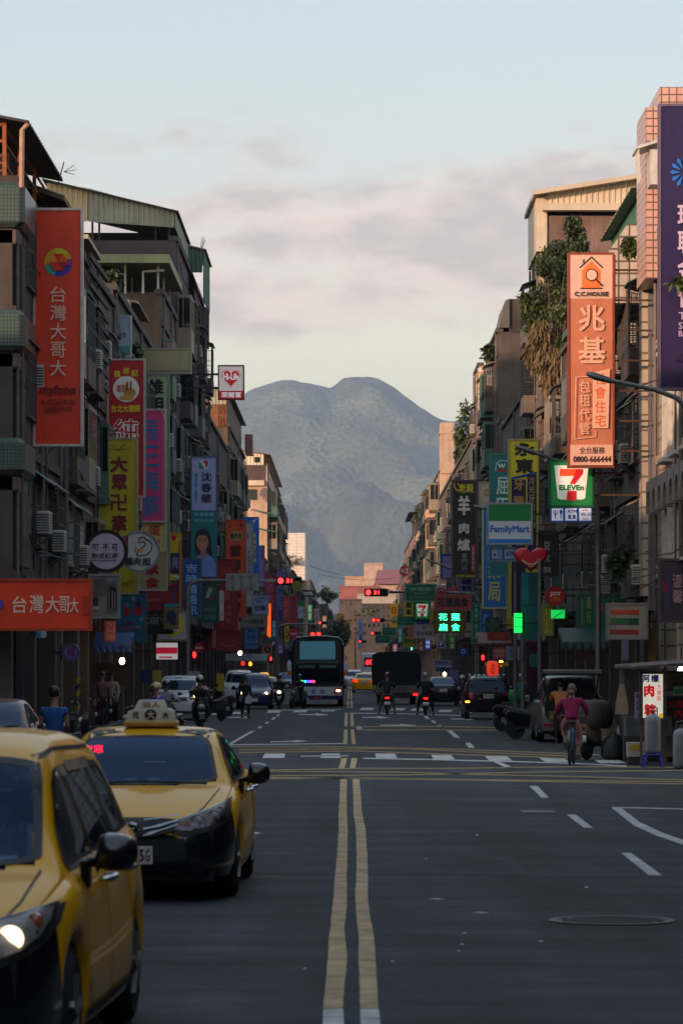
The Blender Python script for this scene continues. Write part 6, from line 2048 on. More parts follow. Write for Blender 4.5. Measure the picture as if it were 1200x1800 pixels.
# ---- nearest taxi
wx = -2.0
A = Car('nearest yellow taxi, a tall people carrier cut off by the left edge', WISH, YTAXI, (-2.10, 16.35 + 2.295, 0), R(-2.6), 'taxi', 'taxi', see=True, lower={'row': 6})
ws = sym(WISH['wind'])
inner = [(x * .93, 1.245 + (z - 1.245) * .9) for x, z in ws]
A.patch('windscreen_border', ws, 'f', MBLK, .008, .06, hole=inner)
A.patch('windscreen', inner, 'f', CLEAR, .006, .09)
for q in SIDEW['WISH']:
    A.both('side_window', q, CGLASS, off=.006, step=.09)
    for ax in '+-':
        A.line('window_seal', q + q[:1], ax, .03, MBLK, .009)
A.patch('rear_window', sym(WISH['rear']), 'r', CLEAR, .006, .1)
A.both('rain_visor', [(-.78, 1.25), (-.5, 1.41), (-.28, 1.475), (-.08, 1.48), (-.08, 1.43), (-.3, 1.42), (-.52, 1.35), (-.76, 1.2)], BLK, off=.035, step=.08)
A.both('rain_visor', [(-.03, 1.495), (.85, 1.495), (.85, 1.44), (-.03, 1.44)], BLK, off=.035, step=.1)
for ax in '+-':
    A.line('belt_moulding', [(-1.02, 1.0), (0, 1.01), (1.6, 1.07)], ax, .035, CHR, .008)
    A.line('door_seam', [(-.98, .99), (-.98, .45), (-.75, .27), (-.06, .27), (-.06, 1.02)], ax, .012, MBLK, .003)
    A.line('door_seam', [(-.06, .27), (.85, .27), (1.0, .7), (.88, 1.05)], ax, .012, MBLK, .003)
    A.line('sill_strip', [(-.95, .27), (.95, .29)], ax, .05, MBLK, .01)
    A.line('roof_gutter', [(-.4, 1.53), (0, 1.565), (1.4, 1.55)], ax, .02, MBLK, .004)
A.line('bonnet_seam', [(-.56, .775), (-.635, .88), (-.66, 1.0)], 'f', .014, MBLK, .004)
A.line('bonnet_seam', [(.56, .775), (.635, .88), (.66, 1.0)], 'f', .014, MBLK, .004)
for sg in (1, -1):
    hl = [(.33, .565), (.33, .775), (.5, .80), (.66, .838), (.79, .872), (.785, .80), (.75, .73), (.68, .67), (.55, .615)]
    A.patch('lamp_surround', [(sg * (.56 + (x - .56) * 1.1), .71 + (z - .73) * 1.12) for x, z in hl], 'f', MBLK, .008, .05)
    lo = A.patch('headlight', [(sg * x, z) for x, z in hl], 'f', REFL, .014, .05)
    A.patch('headlight_rim', [(sg * x, z) for x, z in hl], 'f', MBLK, .016, .05, parent=lo, hole=[(sg * (.56 + (x - .56) * .93), .73 + (z - .73) * .9) for x, z in hl])
    for x, z, rr, m in ((.625, .73, .046, glow('ffdcae', 1.7)), (.475, .69, .045, glow('ffc890', .9)), (.715, .80, .03, mat('amber_lens', (.45, .12, .03), .2, 0, .1, 8, coat=.8))):
        p, n = A.hit('f', sg * x, z)
        b_ = MB()
        b_.lathe((p.x, p.y - .012, p.z), [(rr * 1.35, .02), (rr * 1.25, -.008), (rr * 1.02, .0), (rr, -.006), (rr * .5, -.012), (.004, -.014)], 22, 'y')
        A.add('lamp', b_, m, 40, lo)
    A.patch('headlight_glass', [(sg * x, z) for x, z in hl], 'f', LENS, .034, .05, parent=lo)
A.patch('grille', [(-.3, .6), (.3, .6), (.31, .7), (-.31, .7)], 'f', MBLK, .012, .08)
A.patch('intake', [(-.45, .3), (.45, .3), (.5, .42), (-.5, .42)], 'f', MBLK, .012, .08)
plate(A, 'f', .48, 'TDA-528')
A.mirror(1.42, 1.05, BLK, 1.08, .235)
for sg in (1, -1):
    for yy in (-.18, .76):
        x = sg * .862
        h_ = MB()
        h_.tube([(x - sg * .02, yy - .11, .9), (x + sg * .035, yy - .07, .905), (x + sg * .04, yy + .06, .91), (x - sg * .02, yy + .1, .91)], .016, 8)
        A.add('door_handle', h_, CHR, True)


def cabin(car, y0, y1, w, zr, wheel_side=1):
    b_ = MB()
    b_.box(-w, w, y0 + .1, y1, .3, .42)
    b_.cbox((0, y0 + .22, .82), (w * 2, .42, .18), .06)
    o = car.add('dashboard', b_, CABIN, 50)
    for x in (-w * .52, w * .52):
        for yy in (y0 + 1.05, y0 + 1.95):
            st = MB()
            st.cbox((x, yy, .58), (.5, .5, .2), .06)
            st.loft([[(x + a * s_, yy + .2 + t_, z) for a, t_ in ((-.24, -.06), (.24, -.06), (.24, .06), (-.24, .06))] for z, s_ in ((.6, 1), (.95, 1.02), (1.14, .86), (1.18, .6))])
            st.cbox((x, yy + .24, zr - .22), (.25, .09, .17), .035)
            car.add('seat', st, CABIN, 50)
    s_ = MB()
    pts = [(wheel_side * w * .52 + .17 * math.cos(a), y0 + .52 + .06 * math.sin(a), .93 + .16 * math.sin(a)) for a in [i * 2 * math.pi / 18 for i in range(19)]]
    s_.tube(pts, .016, 6)
    s_.cyl((wheel_side * w * .52, y0 + .5, .93), (wheel_side * w * .52, y0 + .3, .85), .05)
    car.add('steering_wheel', s_, MBLK, True)
    m_ = MB()
    m_.cbox((0, y0 + .75, zr - .12), (.26, .04, .07), .015)
    car.add('inner_mirror', m_, MBLK)


cabin(A, -2.295 + .95, 1.6, .66, 1.48)
pp = MB()
pp.add([(.28, -1.12, 1.02), (.52, -1.08, 1.03), (.5, -1.0, 1.06), (.27, -1.04, 1.05)], [(0, 1, 2, 3)])
A.add('paper_card', pp, ink('c8ccd0'))
pp = MB()
pp.cbox((.55, -.82, 1.13), (.04, .03, .16), .01)
pp.cbox((.6, -.82, 1.1), (.07, .02, .09), .01)
A.add('phone_holder', pp, ink('b0b8c0'))

# ---- second taxi
B = Car('yellow taxi saloon with a white roof lamp and red vacancy light', SEDAN, YTAXI, (-1.80, 30.0 + 2.31, 0), R(-1.0), 'taxi', 'taxi', see=True, lower={'row': 6})
ws = sym(SEDAN['wind'])
inner = [(x * .94, 1.165 + (z - 1.165) * .9) for x, z in ws]
B.patch('windscreen_border', ws, 'f', MBLK, .008, .06, hole=inner)
B.patch('windscreen', inner, 'f', CLEAR, .006, .09)
B.patch('rear_window', sym(SEDAN['rear']), 'r', CLEAR, .006, .1)
for q in SIDEW['SEDAN']:
    B.both('side_window', q, CGLASS, off=.006, step=.09)
    for ax in '+-':
        B.line('window_seal', q + q[:1], ax, .025, MBLK, .008)
for ax in '+-':
    B.line('door_seam', [(-.95, .93), (-.95, .45), (-.8, .26), (.25, .26), (.25, .97)], ax, .012, MBLK, .003)
    B.line('belt_moulding', [(-.75, .965), (.3, .98), (1.25, 1.03)], ax, .025, CHR, .006)
    B.line('roof_gutter', [(-.35, 1.36), (0, 1.41), (.8, 1.385)], ax, .018, MBLK, .004)
for sg in (1, -1):
    B.line('bonnet_seam', [(sg * .50, .705), (sg * .60, .79), (sg * .70, .93)], 'f', .012, MBLK, .004)
    B.line('roof_ditch', [(sg * .535, 1.352), (sg * .545, 1.40)], 'f', .02, MBLK, .006)
    hl = [(.36, .615), (.37, .685), (.55, .745), (.70, .80), (.80, .85), (.805, .76), (.79, .70), (.66, .635), (.5, .60)]
    B.patch('lamp_surround', [(sg * (.58 + (x - .58) * 1.06), .69 + (z - .71) * 1.25) for x, z in hl], 'f', MBLK, .010, .05)
    lo = B.patch('headlight', [(sg * x, z) for x, z in hl], 'f', mat('lamp_smoke', (.16, .13, .13), .3, .7, .3, 18), .012, .05)
    for x, z, rr in ((.56, .675, .055), (.69, .72, .045), (.74, .76, .03)):
        p, n = B.hit('f', sg * x, z)
        b_ = MB()
        b_.lathe((p.x, p.y - .012, p.z), [(rr * 1.25, .012), (rr * 1.2, -.008), (rr, .004), (rr * .6, -.004), (.004, -.008)], 20, 'y')
        B.add('lamp', b_, REFL, 40, lo)
    p, n = B.hit('f', sg * .45, .65)
    b_ = MB()
    b_.cbox((p.x, p.y - .006, p.z), (.1, .02, .05), .008)
    B.add('indicator', b_, MATS['amber_lens'], False, lo)
    B.patch('headlight_glass', [(sg * x, z) for x, z in hl], 'f', LENS, .03, .05, parent=lo)
    for z0, z1, w_ in ((.605, .665, .018), (.57, .635, .014), (.665, .70, .012)):
        B.line('grille_bar', [(sg * .11, z0), (sg * .24, z0 + (z1 - z0) * .35), (sg * .40, z1)], 'f', w_ * .7, mat('dark_chrome', (.30, .30, .33), .3, .9, .1, 6), .042)
B.patch('grille', sym([(0, .555), (.2, .56), (.37, .60), (.38, .685), (.2, .70), (0, .70)]), 'f', MBLK, .03, .04)
B.patch('intake', [(-.42, .25), (.42, .25), (.5, .31), (.45, .54), (-.45, .54), (-.5, .31)], 'f', MBLK, .010, .08)
B.line('bumper_lip', [(-.5, .235), (.5, .235)], 'f', .014, RIM, .02)
plate(B, 'f', .40, 'TDB-95G')
p, n = B.hit('f', 0, .625)
em = MB()
for rx, rz_, cz in ((.075, .052, 0), (.03, .045, .004), (.055, .02, .018)):
    em.tube([(rx * math.cos(a), p.y - .05, .625 + cz + rz_ * math.sin(a)) for a in [i * 2 * math.pi / 24 for i in range(25)]], .0065, 6)
B.add('emblem', em, CHR, True)
em = MB()
em.prism([(.085 * math.cos(a), .625 + .062 * math.sin(a)) for a in [i * 2 * math.pi / 24 for i in range(24)]], p.y - .045, p.y - .01)
B.add('emblem_disc', em, BLK)
B.mirror(1.62, 1.02, BLK, 1.08, .23)
for sg in (1, -1):
    for yy in (.05, .98):
        x = sg * .888
        h_ = MB()
        h_.tube([(x - sg * .02, yy - .1, .87), (x + sg * .035, yy - .07, .873), (x + sg * .035, yy + .06, .876), (x - sg * .02, yy + .1, .876)], .015, 8)
        B.add('door_handle', h_, CHR, True)
cabin(B, -2.31 + 1.1, 1.5, .66, 1.32)
wp = MB()
wp.tube([(-.55, -1.2, .965), (-.1, -1.17, .985), (.1, -1.17, .985), (.58, -1.2, .97)], .012, 6)
B.add('wiper', wp, MBLK)
an = MB()
an.tube([(-.56, -1.42, .86), (-.60, -1.38, .98), (-.655, -1.3, 1.2)], [.016, .013, .006], 6)
an.tube([(-.655, -1.3, 1.2), (-.70, -1.2, 1.44)], [.005, .003], 5)
an.cyl((-.575, -1.41, .9), (-.598, -1.385, .975), .02)
B.add('aerial', an, MBLK)
rl = MB()                                           # roof lamp
zr = 1.455
rl.cbox((0, .12, zr + .02), (.5, .26, .06), .02)
rb = B.add('roof_lamp_base', rl, mat('lamp_ochre', (.50, .30, .07), .45, 0, .1, 6))
rl = MB()
rl.loft([[(a * w_, .12 + b_ * d_, z) for a, b_ in ((-1, -1), (1, -1), (1, 1), (-1, 1))] for z, w_, d_ in ((zr + .05, .225, .10), (zr + .13, .21, .09), (zr + .15, .15, .08), (zr + .225, .115, .06), (zr + .235, .10, .05))])
lampo = B.add('roof_lamp', rl, mat('lamp_ivory', (.58, .53, .40), .4, 0, .05, 6), 40)


def carput(car, t_, x0, z0, x1, z1, y, m, parent, bold=.03):
    b2 = MB()
    put(b2, t_, x0, z0, x1, z1, y, bold)
    return car.add('lettering', b2, m, False, parent)


carput(B, '元', -.165, zr + .065, -.105, zr + .125, .018, ink('1c1c40'), lampo)
carput(B, '大', .105, zr + .065, .165, zr + .125, .018, ink('1c1c40'), lampo)
carput(B, '個人', -.085, zr + .165, .085, zr + .215, .038, ink('b0402c'), lampo, .0)
b2 = MB()
b2.prism([(.055 * math.cos(a), zr + .097 + .05 * math.sin(a)) for a in [i * 2 * math.pi / 20 for i in range(20)]], .016, .019)
B.add('round_mark', b2, ink('1c1c40'), False, lampo)
carput(B, '大', -.035, zr + .06, .035, zr + .135, .013, ink('d8d0b8'), lampo)
LEDR = glow('ff1430', 2.0)
carput(B, '空', -.53, 1.225, -.445, 1.30, -.92, LEDR, None, -1)
carput(B, '車', -.435, 1.225, -.35, 1.30, -.92, LEDR, None, -1)
cd = MB()
cd.cbox((-.50, -1.0, 1.06), (.13, .02, .09), .004)
B.add('permit_card', cd, ink('7cb8c0'))

# ---- other cars
def simple(label, kind, pm, x, d, rz, **k):
    spec = {'SEDAN': SEDAN, 'WISH': WISH, 'SUVS': SUVS, 'VAN': VAN}[kind]
    cat, nm = k.pop('cat', 'car'), k.pop('name', 'car')
    fr = abs(rz) < 1
    c = Car(label, spec, pm, (x, d + spec['L'] / 2, 0), rz, cat, nm)
    dress(c, kind, **k)
    return c


SIL = carpaint('silver_paint', (.42, .42, .43), .6, .3)
DKP = carpaint('black_paint', (.012, .012, .016), .2, .25)
NVP = carpaint('navy_paint', (.018, .028, .085), .3, .25)
WHP = carpaint('white_paint', (.62, .62, .62), 0, .3)
BRP = carpaint('maroon_paint', (.07, .02, .018), .2, .3)
simple('parked dark car peeking in at the far left behind the nearest taxi', 'SEDAN', BRP, px(-46, 58), 58, 0, name='parked_car')
simple('white car with lit headlamps behind the two helmeted scooter riders', 'SUVS', WHP, px(312, 130), 130, 0, lit=True)
simple('navy car with lit headlamps waiting behind the pedestrian', 'WISH', NVP, px(446, 163), 163, 0, lit=True)
simple('white people carrier behind the navy car', 'VAN', WHP, px(418, 186), 186, 0)
tx = simple('yellow taxi half hidden behind the navy car', 'SEDAN', YTAXI, px(462, 178), 178, 0, lit=False, cat='taxi', name='taxi')
b2 = MB()
b2.cbox((0, .1, 1.55), (.45, .2, .2), .05)
tx.add('roof_lamp', b2, glow('f0a030', .8))
simple('black saloon driving away beside the right scooter rider', 'SEDAN', DKP, px(779, 176), 176, math.pi)
sv = simple('black SUV driving away on the right with an amber lamp lit', 'SUVS', DKP, px(858, 132), 132, math.pi, plate_txt='TTP-0175')
b2 = MB()
p, n = sv.hit('r', .74, .66)
b2.cbox((.78, p.y + .02, .66), (.16, .03, .06), .01)
sv.add('indicator', b2, glow('ff9a30', 4))
b2 = MB()
for i in range(8):
    b2.cbox((-.62 + i * .18, 1.2 - (i % 3) * .5, 1.64), (.1, .2, .06), .02)
sv.add('roof_glint', b2, CHR)
tq = simple('yellow and white taxi braking in the middle lane far ahead', 'SEDAN', YTAXI, px(640, 262), 262, math.pi, brake=True, cat='taxi', name='taxi')
simple('white car braking beyond the far taxi', 'SEDAN', WHP, px(648, 300), 300, math.pi, brake=True)
simple('grey car coming far along the centre line', 'SUVS', SIL, px(622, 305), 305, 0)
simple('small dark car far off left of the bus', 'SEDAN', DKP, px(502, 280), 280, 0)

# ---- silver van with its tailgate up
v = Car('grey people carrier with raised tailgate beside the stall', VAN, carpaint('gunmetal_paint', (.15, .145, .14), .5, .3), (px(1003, 92.5), 92.5 + 2.25, 0), math.pi, 'van', 'parked_van')
for q in SIDEW['VAN']:
    v.both('side_window', q, CGLASS, off=.006, step=.12)
v.patch('windscreen', sym(VAN['wind']), 'f', CGLASS, .006, .1)
v.patch('load_opening', sym([(0, .62), (.6, .62), (.68, .72), (.70, 1.1), (.62, 1.62), (.5, 1.67), (0, 1.69)]), 'r', DARK, .01, .08)
for sg in (1, -1):
    v.patch('tail_light', [(sg * x, z) for x, z in [(.70, .95), (.85, .95), (.80, 1.22), (.70, 1.2)]], 'r', TAILR, .014, .08)
    v.patch('reflector', [(sg * x, z) for x, z in [(.45, .42), (.72, .42), (.72, .49), (.45, .49)]], 'r', TAILR, .014, .08)
tg = MB()
tg.loft([[(-.76, 2.1, 1.74), (.76, 2.1, 1.74), (.76, 2.1, 1.79), (-.76, 2.1, 1.79)], [(-.78, 2.6, 1.83), (.78, 2.6, 1.83), (.78, 2.6, 1.9), (-.78, 2.6, 1.9)], [(-.74, 3.05, 1.80), (.74, 3.05, 1.80), (.74, 3.05, 1.87), (-.74, 3.05, 1.87)]])
v.add('tailgate', tg, MATS['gunmetal_paint'], 40)
tg = MB()
tg.box(-.6, .6, 2.45, 2.98, 1.775, 1.80)
v.add('tailgate_window', tg, CGLASS)
tg = MB()
for sg in (1, -1):
    tg.cyl((sg * .68, 2.02, 1.35), (sg * .7, 2.6, 1.82), .018)
v.add('gas_strut', tg, MBLK)
tg = MB()
for i, (x, z, c) in enumerate(((-.3, .72, 0), (.15, .74, 0), (.38, .7, 0), (0, .95, 0))):
    tg.cbox((x, 2.22, z), (.4, .2, .22), .02)
v.add('cargo_box', tg, mat('carton', (.24, .16, .08), .85, 0, .2, 4))
v.mirror(1.3, 1.1, BLK)

# ---- coach
d = 173.0
k_ = d / F
cx = px(558, d)
bus = thing('bus', 'white and navy double height coach coming along the left lane', 'bus', (cx, d, 0))
BW = 1.27
bwhite = carpaint('coach_white', (.60, .61, .66), 0, .3)
bnavy = carpaint('coach_navy', (.02, .025, .10), 0, .3)
b = MB()
prof = [(-BW + .06, .35), (-BW, .5), (-BW, 2.9), (-BW + .08, 3.2), (-BW + .25, 3.38), (-.6, 3.44), (0, 3.46), (.6, 3.44), (BW - .25, 3.38), (BW - .08, 3.2), (BW, 2.9), (BW, .5), (BW - .06, .35)]
rg = []
for y, s_, zo in ((0, .93, -.02), (.06, .97, -.005), (.25, 1, 0), (11.5, 1, 0), (11.8, .97, 0)):
    rg.append([(cx + x * s_, d + y + max(0, z - 1.2) * .015, z + zo if z > 1 else z) for x, z in prof])
b.loft(rg)
b.build('body', carpaint('coach_black', (.012, .014, .022)), bus, 35)
b = MB()
b.loft([[(cx + x * s_, d + y + .17, z + .012) for x, z in ((-BW - .01, 3.0), (-BW + .07, 3.22), (-BW + .25, 3.40), (0, 3.48), (BW - .25, 3.40), (BW - .07, 3.22), (BW + .01, 3.0), (BW - .2, 3.1), (0, 3.3), (-BW + .2, 3.1))] for y, s_ in ((0, .93), (.2, 1), (11.4, 1))])
b.build('roof_cap', bwhite, bus, 35)


def buspoly(nm, pts, m, off, parent=bus):
    mb = MB()
    mb.prism(pts, 0, 1)
    mb.v = [(cx + x, d + max(0, z - 1.2) * .015 - off + (0 if yy == 0 else .03), z) for x, yy, z in mb.v]
    return mb.build(nm, m, parent)


front = buspoly('black_front', [(-1.14, .98), (1.14, .98), (1.17, 1.6), (1.15, 3.0), (1.0, 3.26), (-1.0, 3.26), (-1.15, 3.0), (-1.17, 1.6)], BLK, .012)
buspoly('upper_windscreen', [(-.86, 2.30), (.86, 2.30), (.87, 2.6), (.85, 3.18), (-.85, 3.18), (-.87, 2.6)], mat('coach_sky_teal', (.22, .66, .78), .3, 0, .06, 1, coat=.4), .03, front)  # reflected sky is put into the screen's teal colour
buspoly('destination_strip', [(-1.05, 2.12), (1.05, 2.12), (1.03, 2.25), (-1.03, 2.25)], mat('strip_green', (.02, .07, .065), .4, 0, .3, 3), .028, front)
buspoly('lower_windscreen', [(-1.08, 1.15), (1.08, 1.15), (1.08, 2.05), (-1.08, 2.05)], CGLASS, .03, front)
for x in (-.52, .5):
    buspoly('sun_blind', [(x - .4, 1.88), (x + .42, 1.88), (x + .42, 2.02), (x - .4, 2.02)], mat('blind_green', (.05, .14, .12), .5, 0, .1, 3), .04, front)
for i, c in enumerate(('30e040', '30a0ff', '5040ff', '8030ff', 'ff3040')):
    buspoly('led_letter', [(-.80 + i * .14, 1.17), (-.70 + i * .14, 1.17), (-.68 + i * .14, 1.27), (-.79 + i * .14, 1.29)], glow(c, 2.5), .045, front)
buspoly('white_panel', [(-1.2, .55), (1.2, .55), (1.2, .97), (-1.2, .97)], bwhite, .013)
buspoly('navy_skirt', [(-1.22, .36), (1.22, .36), (1.24, .55), (-1.24, .55)], bnavy, .014)
for sg in (1, -1):
    hp_ = buspoly('headlight_panel', [(sg * .75, .62), (sg * 1.18, .62), (sg * 1.18, .94), (sg * .85, .94)], mat('coach_red', (.35, .03, .02), .3, 0, .1, 3, coat=.5), .02)
    for q in (.95, 1.06):
        mb = MB()
        disc(mb, cx + sg * q, .78, .055, .055, d - .05, d - .02, 16)
        mb.build('headlamp', HEADON if sg > 0 else REFL, hp_)
    mb = MB()
    mb.loft([[(cx + sg * (BW + .10) + a * w_, d - .25 + b_ * w_, z) for a, b_ in ((-1, -1), (1, -1), (1, 1), (-1, 1))] for z, w_ in ((1.55, .05), (1.62, .10), (2.1, .10), (2.25, .05))])
    mo = mb.build('mirror', bwhite, bus)
    mb = MB()
    mb.box(cx + sg * (BW + .10) - .105, cx + sg * (BW + .10) + .105, d - .36, d - .14, 1.53, 1.75)
    mb.build('mirror_cap', mat('coach_orange', (.55, .13, .02), .4, 0, .1, 3), mo)
    mb = MB()
    mb.tube([(cx + sg * 1.2, d + .1, 2.5), (cx + sg * (BW + .12), d - .2, 2.45), (cx + sg * (BW + .10), d - .25, 2.2)], .025, 6)
    mb.build('mirror_arm', MBLK, mo)
    for yy in (2.6, 8.6):
        t_ = MB()
        t_.lathe((cx + sg * 1.24, d + yy, .48), [(.3, -sg * .0), (.46, 0), (.48, -sg * .04), (.48, -sg * .28), (.3, -sg * .28)], 24, 'x')
        t_.build('wheel', TYRE, bus, 40)
    mb = MB()
    mb.box(cx + sg * BW - sg * .02, cx + sg * BW + sg * .01, d + .9, d + 11, 1.45, 2.9)
    mb.build('side_window', CGLASS, bus)
lt = MB()
put(lt, '世', cx - .32, .63, cx - .10, .84, d - .02, .03)
put(lt, '嶽', cx + .12, .63, cx + .36, .84, d - .02, .0)
lt.build('lettering', ink('2c6ca8'), bus)
mb = MB()
mb.box(cx - .2, cx + .2, d - .03, d - .016, .40, .5)
mb.build('number_plate', ink('a03038'), bus)
mb = MB()
for x in (-.25, .05):
    mb.cbox((cx + x, d + .6, 3.55), (.2, .2, .14), .03)
mb.build('roof_lamp', glow('ff2418', 2), bus)

# ---- canvas truck seen from behind
d = 183.0
cx = px(697, d)
tr = thing('truck', 'small flatbed truck with a tall dark canvas cover seen from behind', 'truck', (cx, d, 0))
cv = mat('dark_canvas', (.012, .012, .013), .9, 0, .3, 3, .5)
b = MB()
rg = []
for y in (0, .1, 1.2, 2.4, 3.4, 3.5):
    j = .02 * math.sin(y * 5)
    rg.append([(cx + x + (j if abs(x) > 1 else 0), d + y, z) for x, z in ((-1.24, 1.0), (-1.27, 2.1), (-1.22, 2.55), (-1.0, 2.68), (0, 2.74 + j), (1.0, 2.66), (1.2, 2.5), (1.26, 2.0), (1.22, 1.0))])
b.loft(rg)
b.build('canvas_cover', cv, tr, 50)
b = MB()
b.box(cx - 1.1, cx + 1.1, d - .05, d - .01, .98, 1.45)
b.build('rear_opening', DARK, tr)
gp = mat('truck_beige', (.20, .17, .13), .6, .1, .25, 3, stain=.5)
b = MB()
b.box(cx - 1.12, cx + 1.12, d - .08, d - .02, .62, .98)
b.build('tail_board', gp, tr)
b = MB()
for i in range(22):
    b.bar((cx - 1.05 + i * .1, d - .05, .98), (cx - 1.05 + i * .1, d - .05, 1.16), .02)
b.build('stake_rail', MBLK, tr)
b = MB()
put(b, '公司', cx - .5, .74, cx + .45, .9, d - .085, .02)
b.build('lettering', ink('4c5080'), tr)
b = MB()
b.box(cx - 1.0, cx + 1.0, d - .04, d + 3.4, .45, .62)
b.box(cx - .8, cx + .8, d - .1, d, .33, .42)
b.box(cx - 1.05, cx + 1.05, d + 3.5, d + 5.0, .4, 2.0)
b.build('chassis', MBLK, tr)
for sg in (1, -1):
    b = MB()
    b.cbox((cx + sg * .95, d - .1, .52), (.22, .05, .1), .01)
    b.build('tail_light', TAILON if sg > 0 else TAILR, tr)
    for yy in (1.0, 4.2):
        b = MB()
        b.lathe((cx + sg * .98, d + yy, .37), [(.2, 0), (.35, 0), (.37, -sg * .04), (.37, -sg * .24), (.2, -sg * .24)], 22, 'x')
        b.build('wheel', TYRE, tr, 40)
b = MB()
b.box(cx - 1.02, cx + 1.02, d - .07, d - .05, .66, .70)
b.build('board_edge', GALV, tr)

# ---- city bus far ahead
d = 330.0
cx = px(659, d)
b2_ = thing('city_bus', 'white city bus with a red route display far ahead of the truck', 'bus', (cx, d, 0))
b = MB()
b.cbox((cx, d + 5, 1.75), (2.5, 10, 2.9), .15)
b.build('body', bwhite, b2_)
b = MB()
b.box(cx - 1.0, cx + 1.1, d - .02, d, 1.9, 2.75)
b.build('rear_window', CGLASS, b2_)
b = MB()
put(b, '601', cx - .9, 2.05, cx + .1, 2.6, d - .03, .04)
b.build('route_display', glow('ff1c24', 2), b2_)
b = MB()
put(b, '123-FX', cx - .1, 1.5, cx + 1.0, 1.75, d - .03, .02)
b.build('lettering', ink('3c3c50'), b2_)
for sg in (1, -1):
    b = MB()
    b.lathe((cx + sg * 1.1, d + 2, .45), [(.2, 0), (.45, 0), (.45, -sg * .3), (.2, -sg * .3)], 16, 'x')
    b.build('wheel', TYRE, b2_)
    b = MB()
    b.cbox((cx + sg * 1.1, d - .02, 1.0), (.16, .04, .3), .01)
    b.build('tail_light', TAILON, b2_)
# ------------------------------------------------------------------ scooters, people, street furniture
def scooter(label, x, d, rz, col, lit=False, tail=False, box=None, group=None, white=False):
    """Motor scooter, front towards -Y."""
    rt = thing('scooter', label, 'scooter', (x, d, 0), rz, group)
    pm = carpaint('scooter_' + col, col, 0, .3)

    def B(nm, mb, m, sm=45, par=None):
        return mb.build(nm, m, par or rt, sm, W=False)
    for y in (-.63, .6):
        w = MB()
        w.lathe((-.05, y, .25), [(.17, 0), (.235, .0), (.25, .03), (.25, .07), (.235, .1), (.17, .1)], 20, 'x')
        wo = B('wheel', w, TYRE)
        w = MB()
        w.lathe((-.03, y, .25), [(.17, 0), (.16, .03), (.04, .03), (.03, -.02)], 16, 'x')
        B('rim', w, RIM, par=wo)
    m = MB()
    m.loft([[(a * w_, y + b_ * dp, z) for a, b_ in ((-1, .6), (-.6, -1), (.6, -1), (1, .6), (.5, 1), (-.5, 1))] for z, y, w_, dp in ((.33, -.47, .10, .07), (.5, -.5, .2, .09), (.72, -.5, .21, .09), (.88, -.47, .15, .08), (.96, -.44, .12, .07))])
    B('front_shield', m, pm)
    m = MB()
    m.loft([[(a * .075, -.63 + .31 * math.sin(t_), .25 + .31 * math.cos(t_) + b_) for a, b_ in ((-1, 0), (1, 0), (1, .02), (-1, .02))] for t_ in (-1.1, -.6, 0, .5, .9)])
    B('front_fender', m, pm)
    m = MB()
    m.tube([(0, -.62, .25), (0, -.5, .6), (0, -.42, 1.0)], .035, 8)
    m.tube([(-.33, -.36, 1.0), (-.12, -.45, 1.02), (.12, -.45, 1.02), (.33, -.36, 1.0)], .018, 8)
    m.box(-.13, .13, -.35, .3, .28, .34)
    for sg in (1, -1):
        m.cyl((sg * .22, -.4, 1.02), (sg * .28, -.4, 1.2), .008)
        m.cyl((sg * .1, .6, .25), (sg * .1, .2, .35), .03)
    B('frame', m, MBLK)
    for sg in (1, -1):
        m = MB()
        m.sph((sg * .3, -.4, 1.23), (.075, .02, .05), 10, 6)
        B('mirror', m, BLK)
    m = MB()
    m.loft([[(a * w_, y, zc + b_ * h_) for a, b_ in ((-1, -.6), (-.7, -1), (.7, -1), (1, -.6), (.9, .8), (.4, 1), (-.4, 1), (-.9, .8))] for y, w_, zc, h_ in ((.1, .12, .48, .16), (.3, .17, .52, .19), (.6, .18, .6, .17), (.82, .11, .66, .1))])
    B('rear_body', m, pm)
    m = MB()
    m.loft([[(a * w_, y, z + b_) for a, b_ in ((-1, 0), (1, 0), (.85, .08), (-.85, .08))] for y, w_, z in ((.05, .11, .66), (.25, .15, .67), (.5, .15, .72), (.78, .1, .74))])
    B('seat', m, MBLK)
    m = MB()
    m.sph((0, -.585, .78), (.1, .05, .07), 12, 7)
    B('headlight', m, HEADON if lit else REFL)
    m = MB()
    m.loft([[(a * w_, -.6, z) for a, z in ((-1, z0), (1, z0), (.8, z1), (-.8, z1))] if 0 else [(a * w_, yy, z) for a, z in ((-1, .62), (1, .62), (.7, .5), (-.7, .5))] for yy, w_ in ((-.605, .11), (-.58, .13))])
    B('front_trim', m, CHR)
    m = MB()
    m.cbox((0, .85, .68), (.16, .05, .06), .01)
    B('tail_light', m, TAILON if tail else TAILR)
    m = MB()
    m.cbox((0, .88, .45), (.26, .015, .15), .004)
    B('number_plate', m, PLATE)
    m = MB()
    m.tube([(0, .82, .5), (0, .7, .5), (0, .55, .45)], .03, 6)
    B('rear_fender', m, MBLK)
    if box:
        m = MB()
        m.cbox((0, .68, .98), (.42, .42, .4), .03)
        B('delivery_box', m, paint(box))
    return rt


SKIN = mat('skin', (.36, .21, .145), .55, 0, .08, 8)
HAIRB = mat('hair_black', (.012, .010, .010), .5, 0, .2, 20)


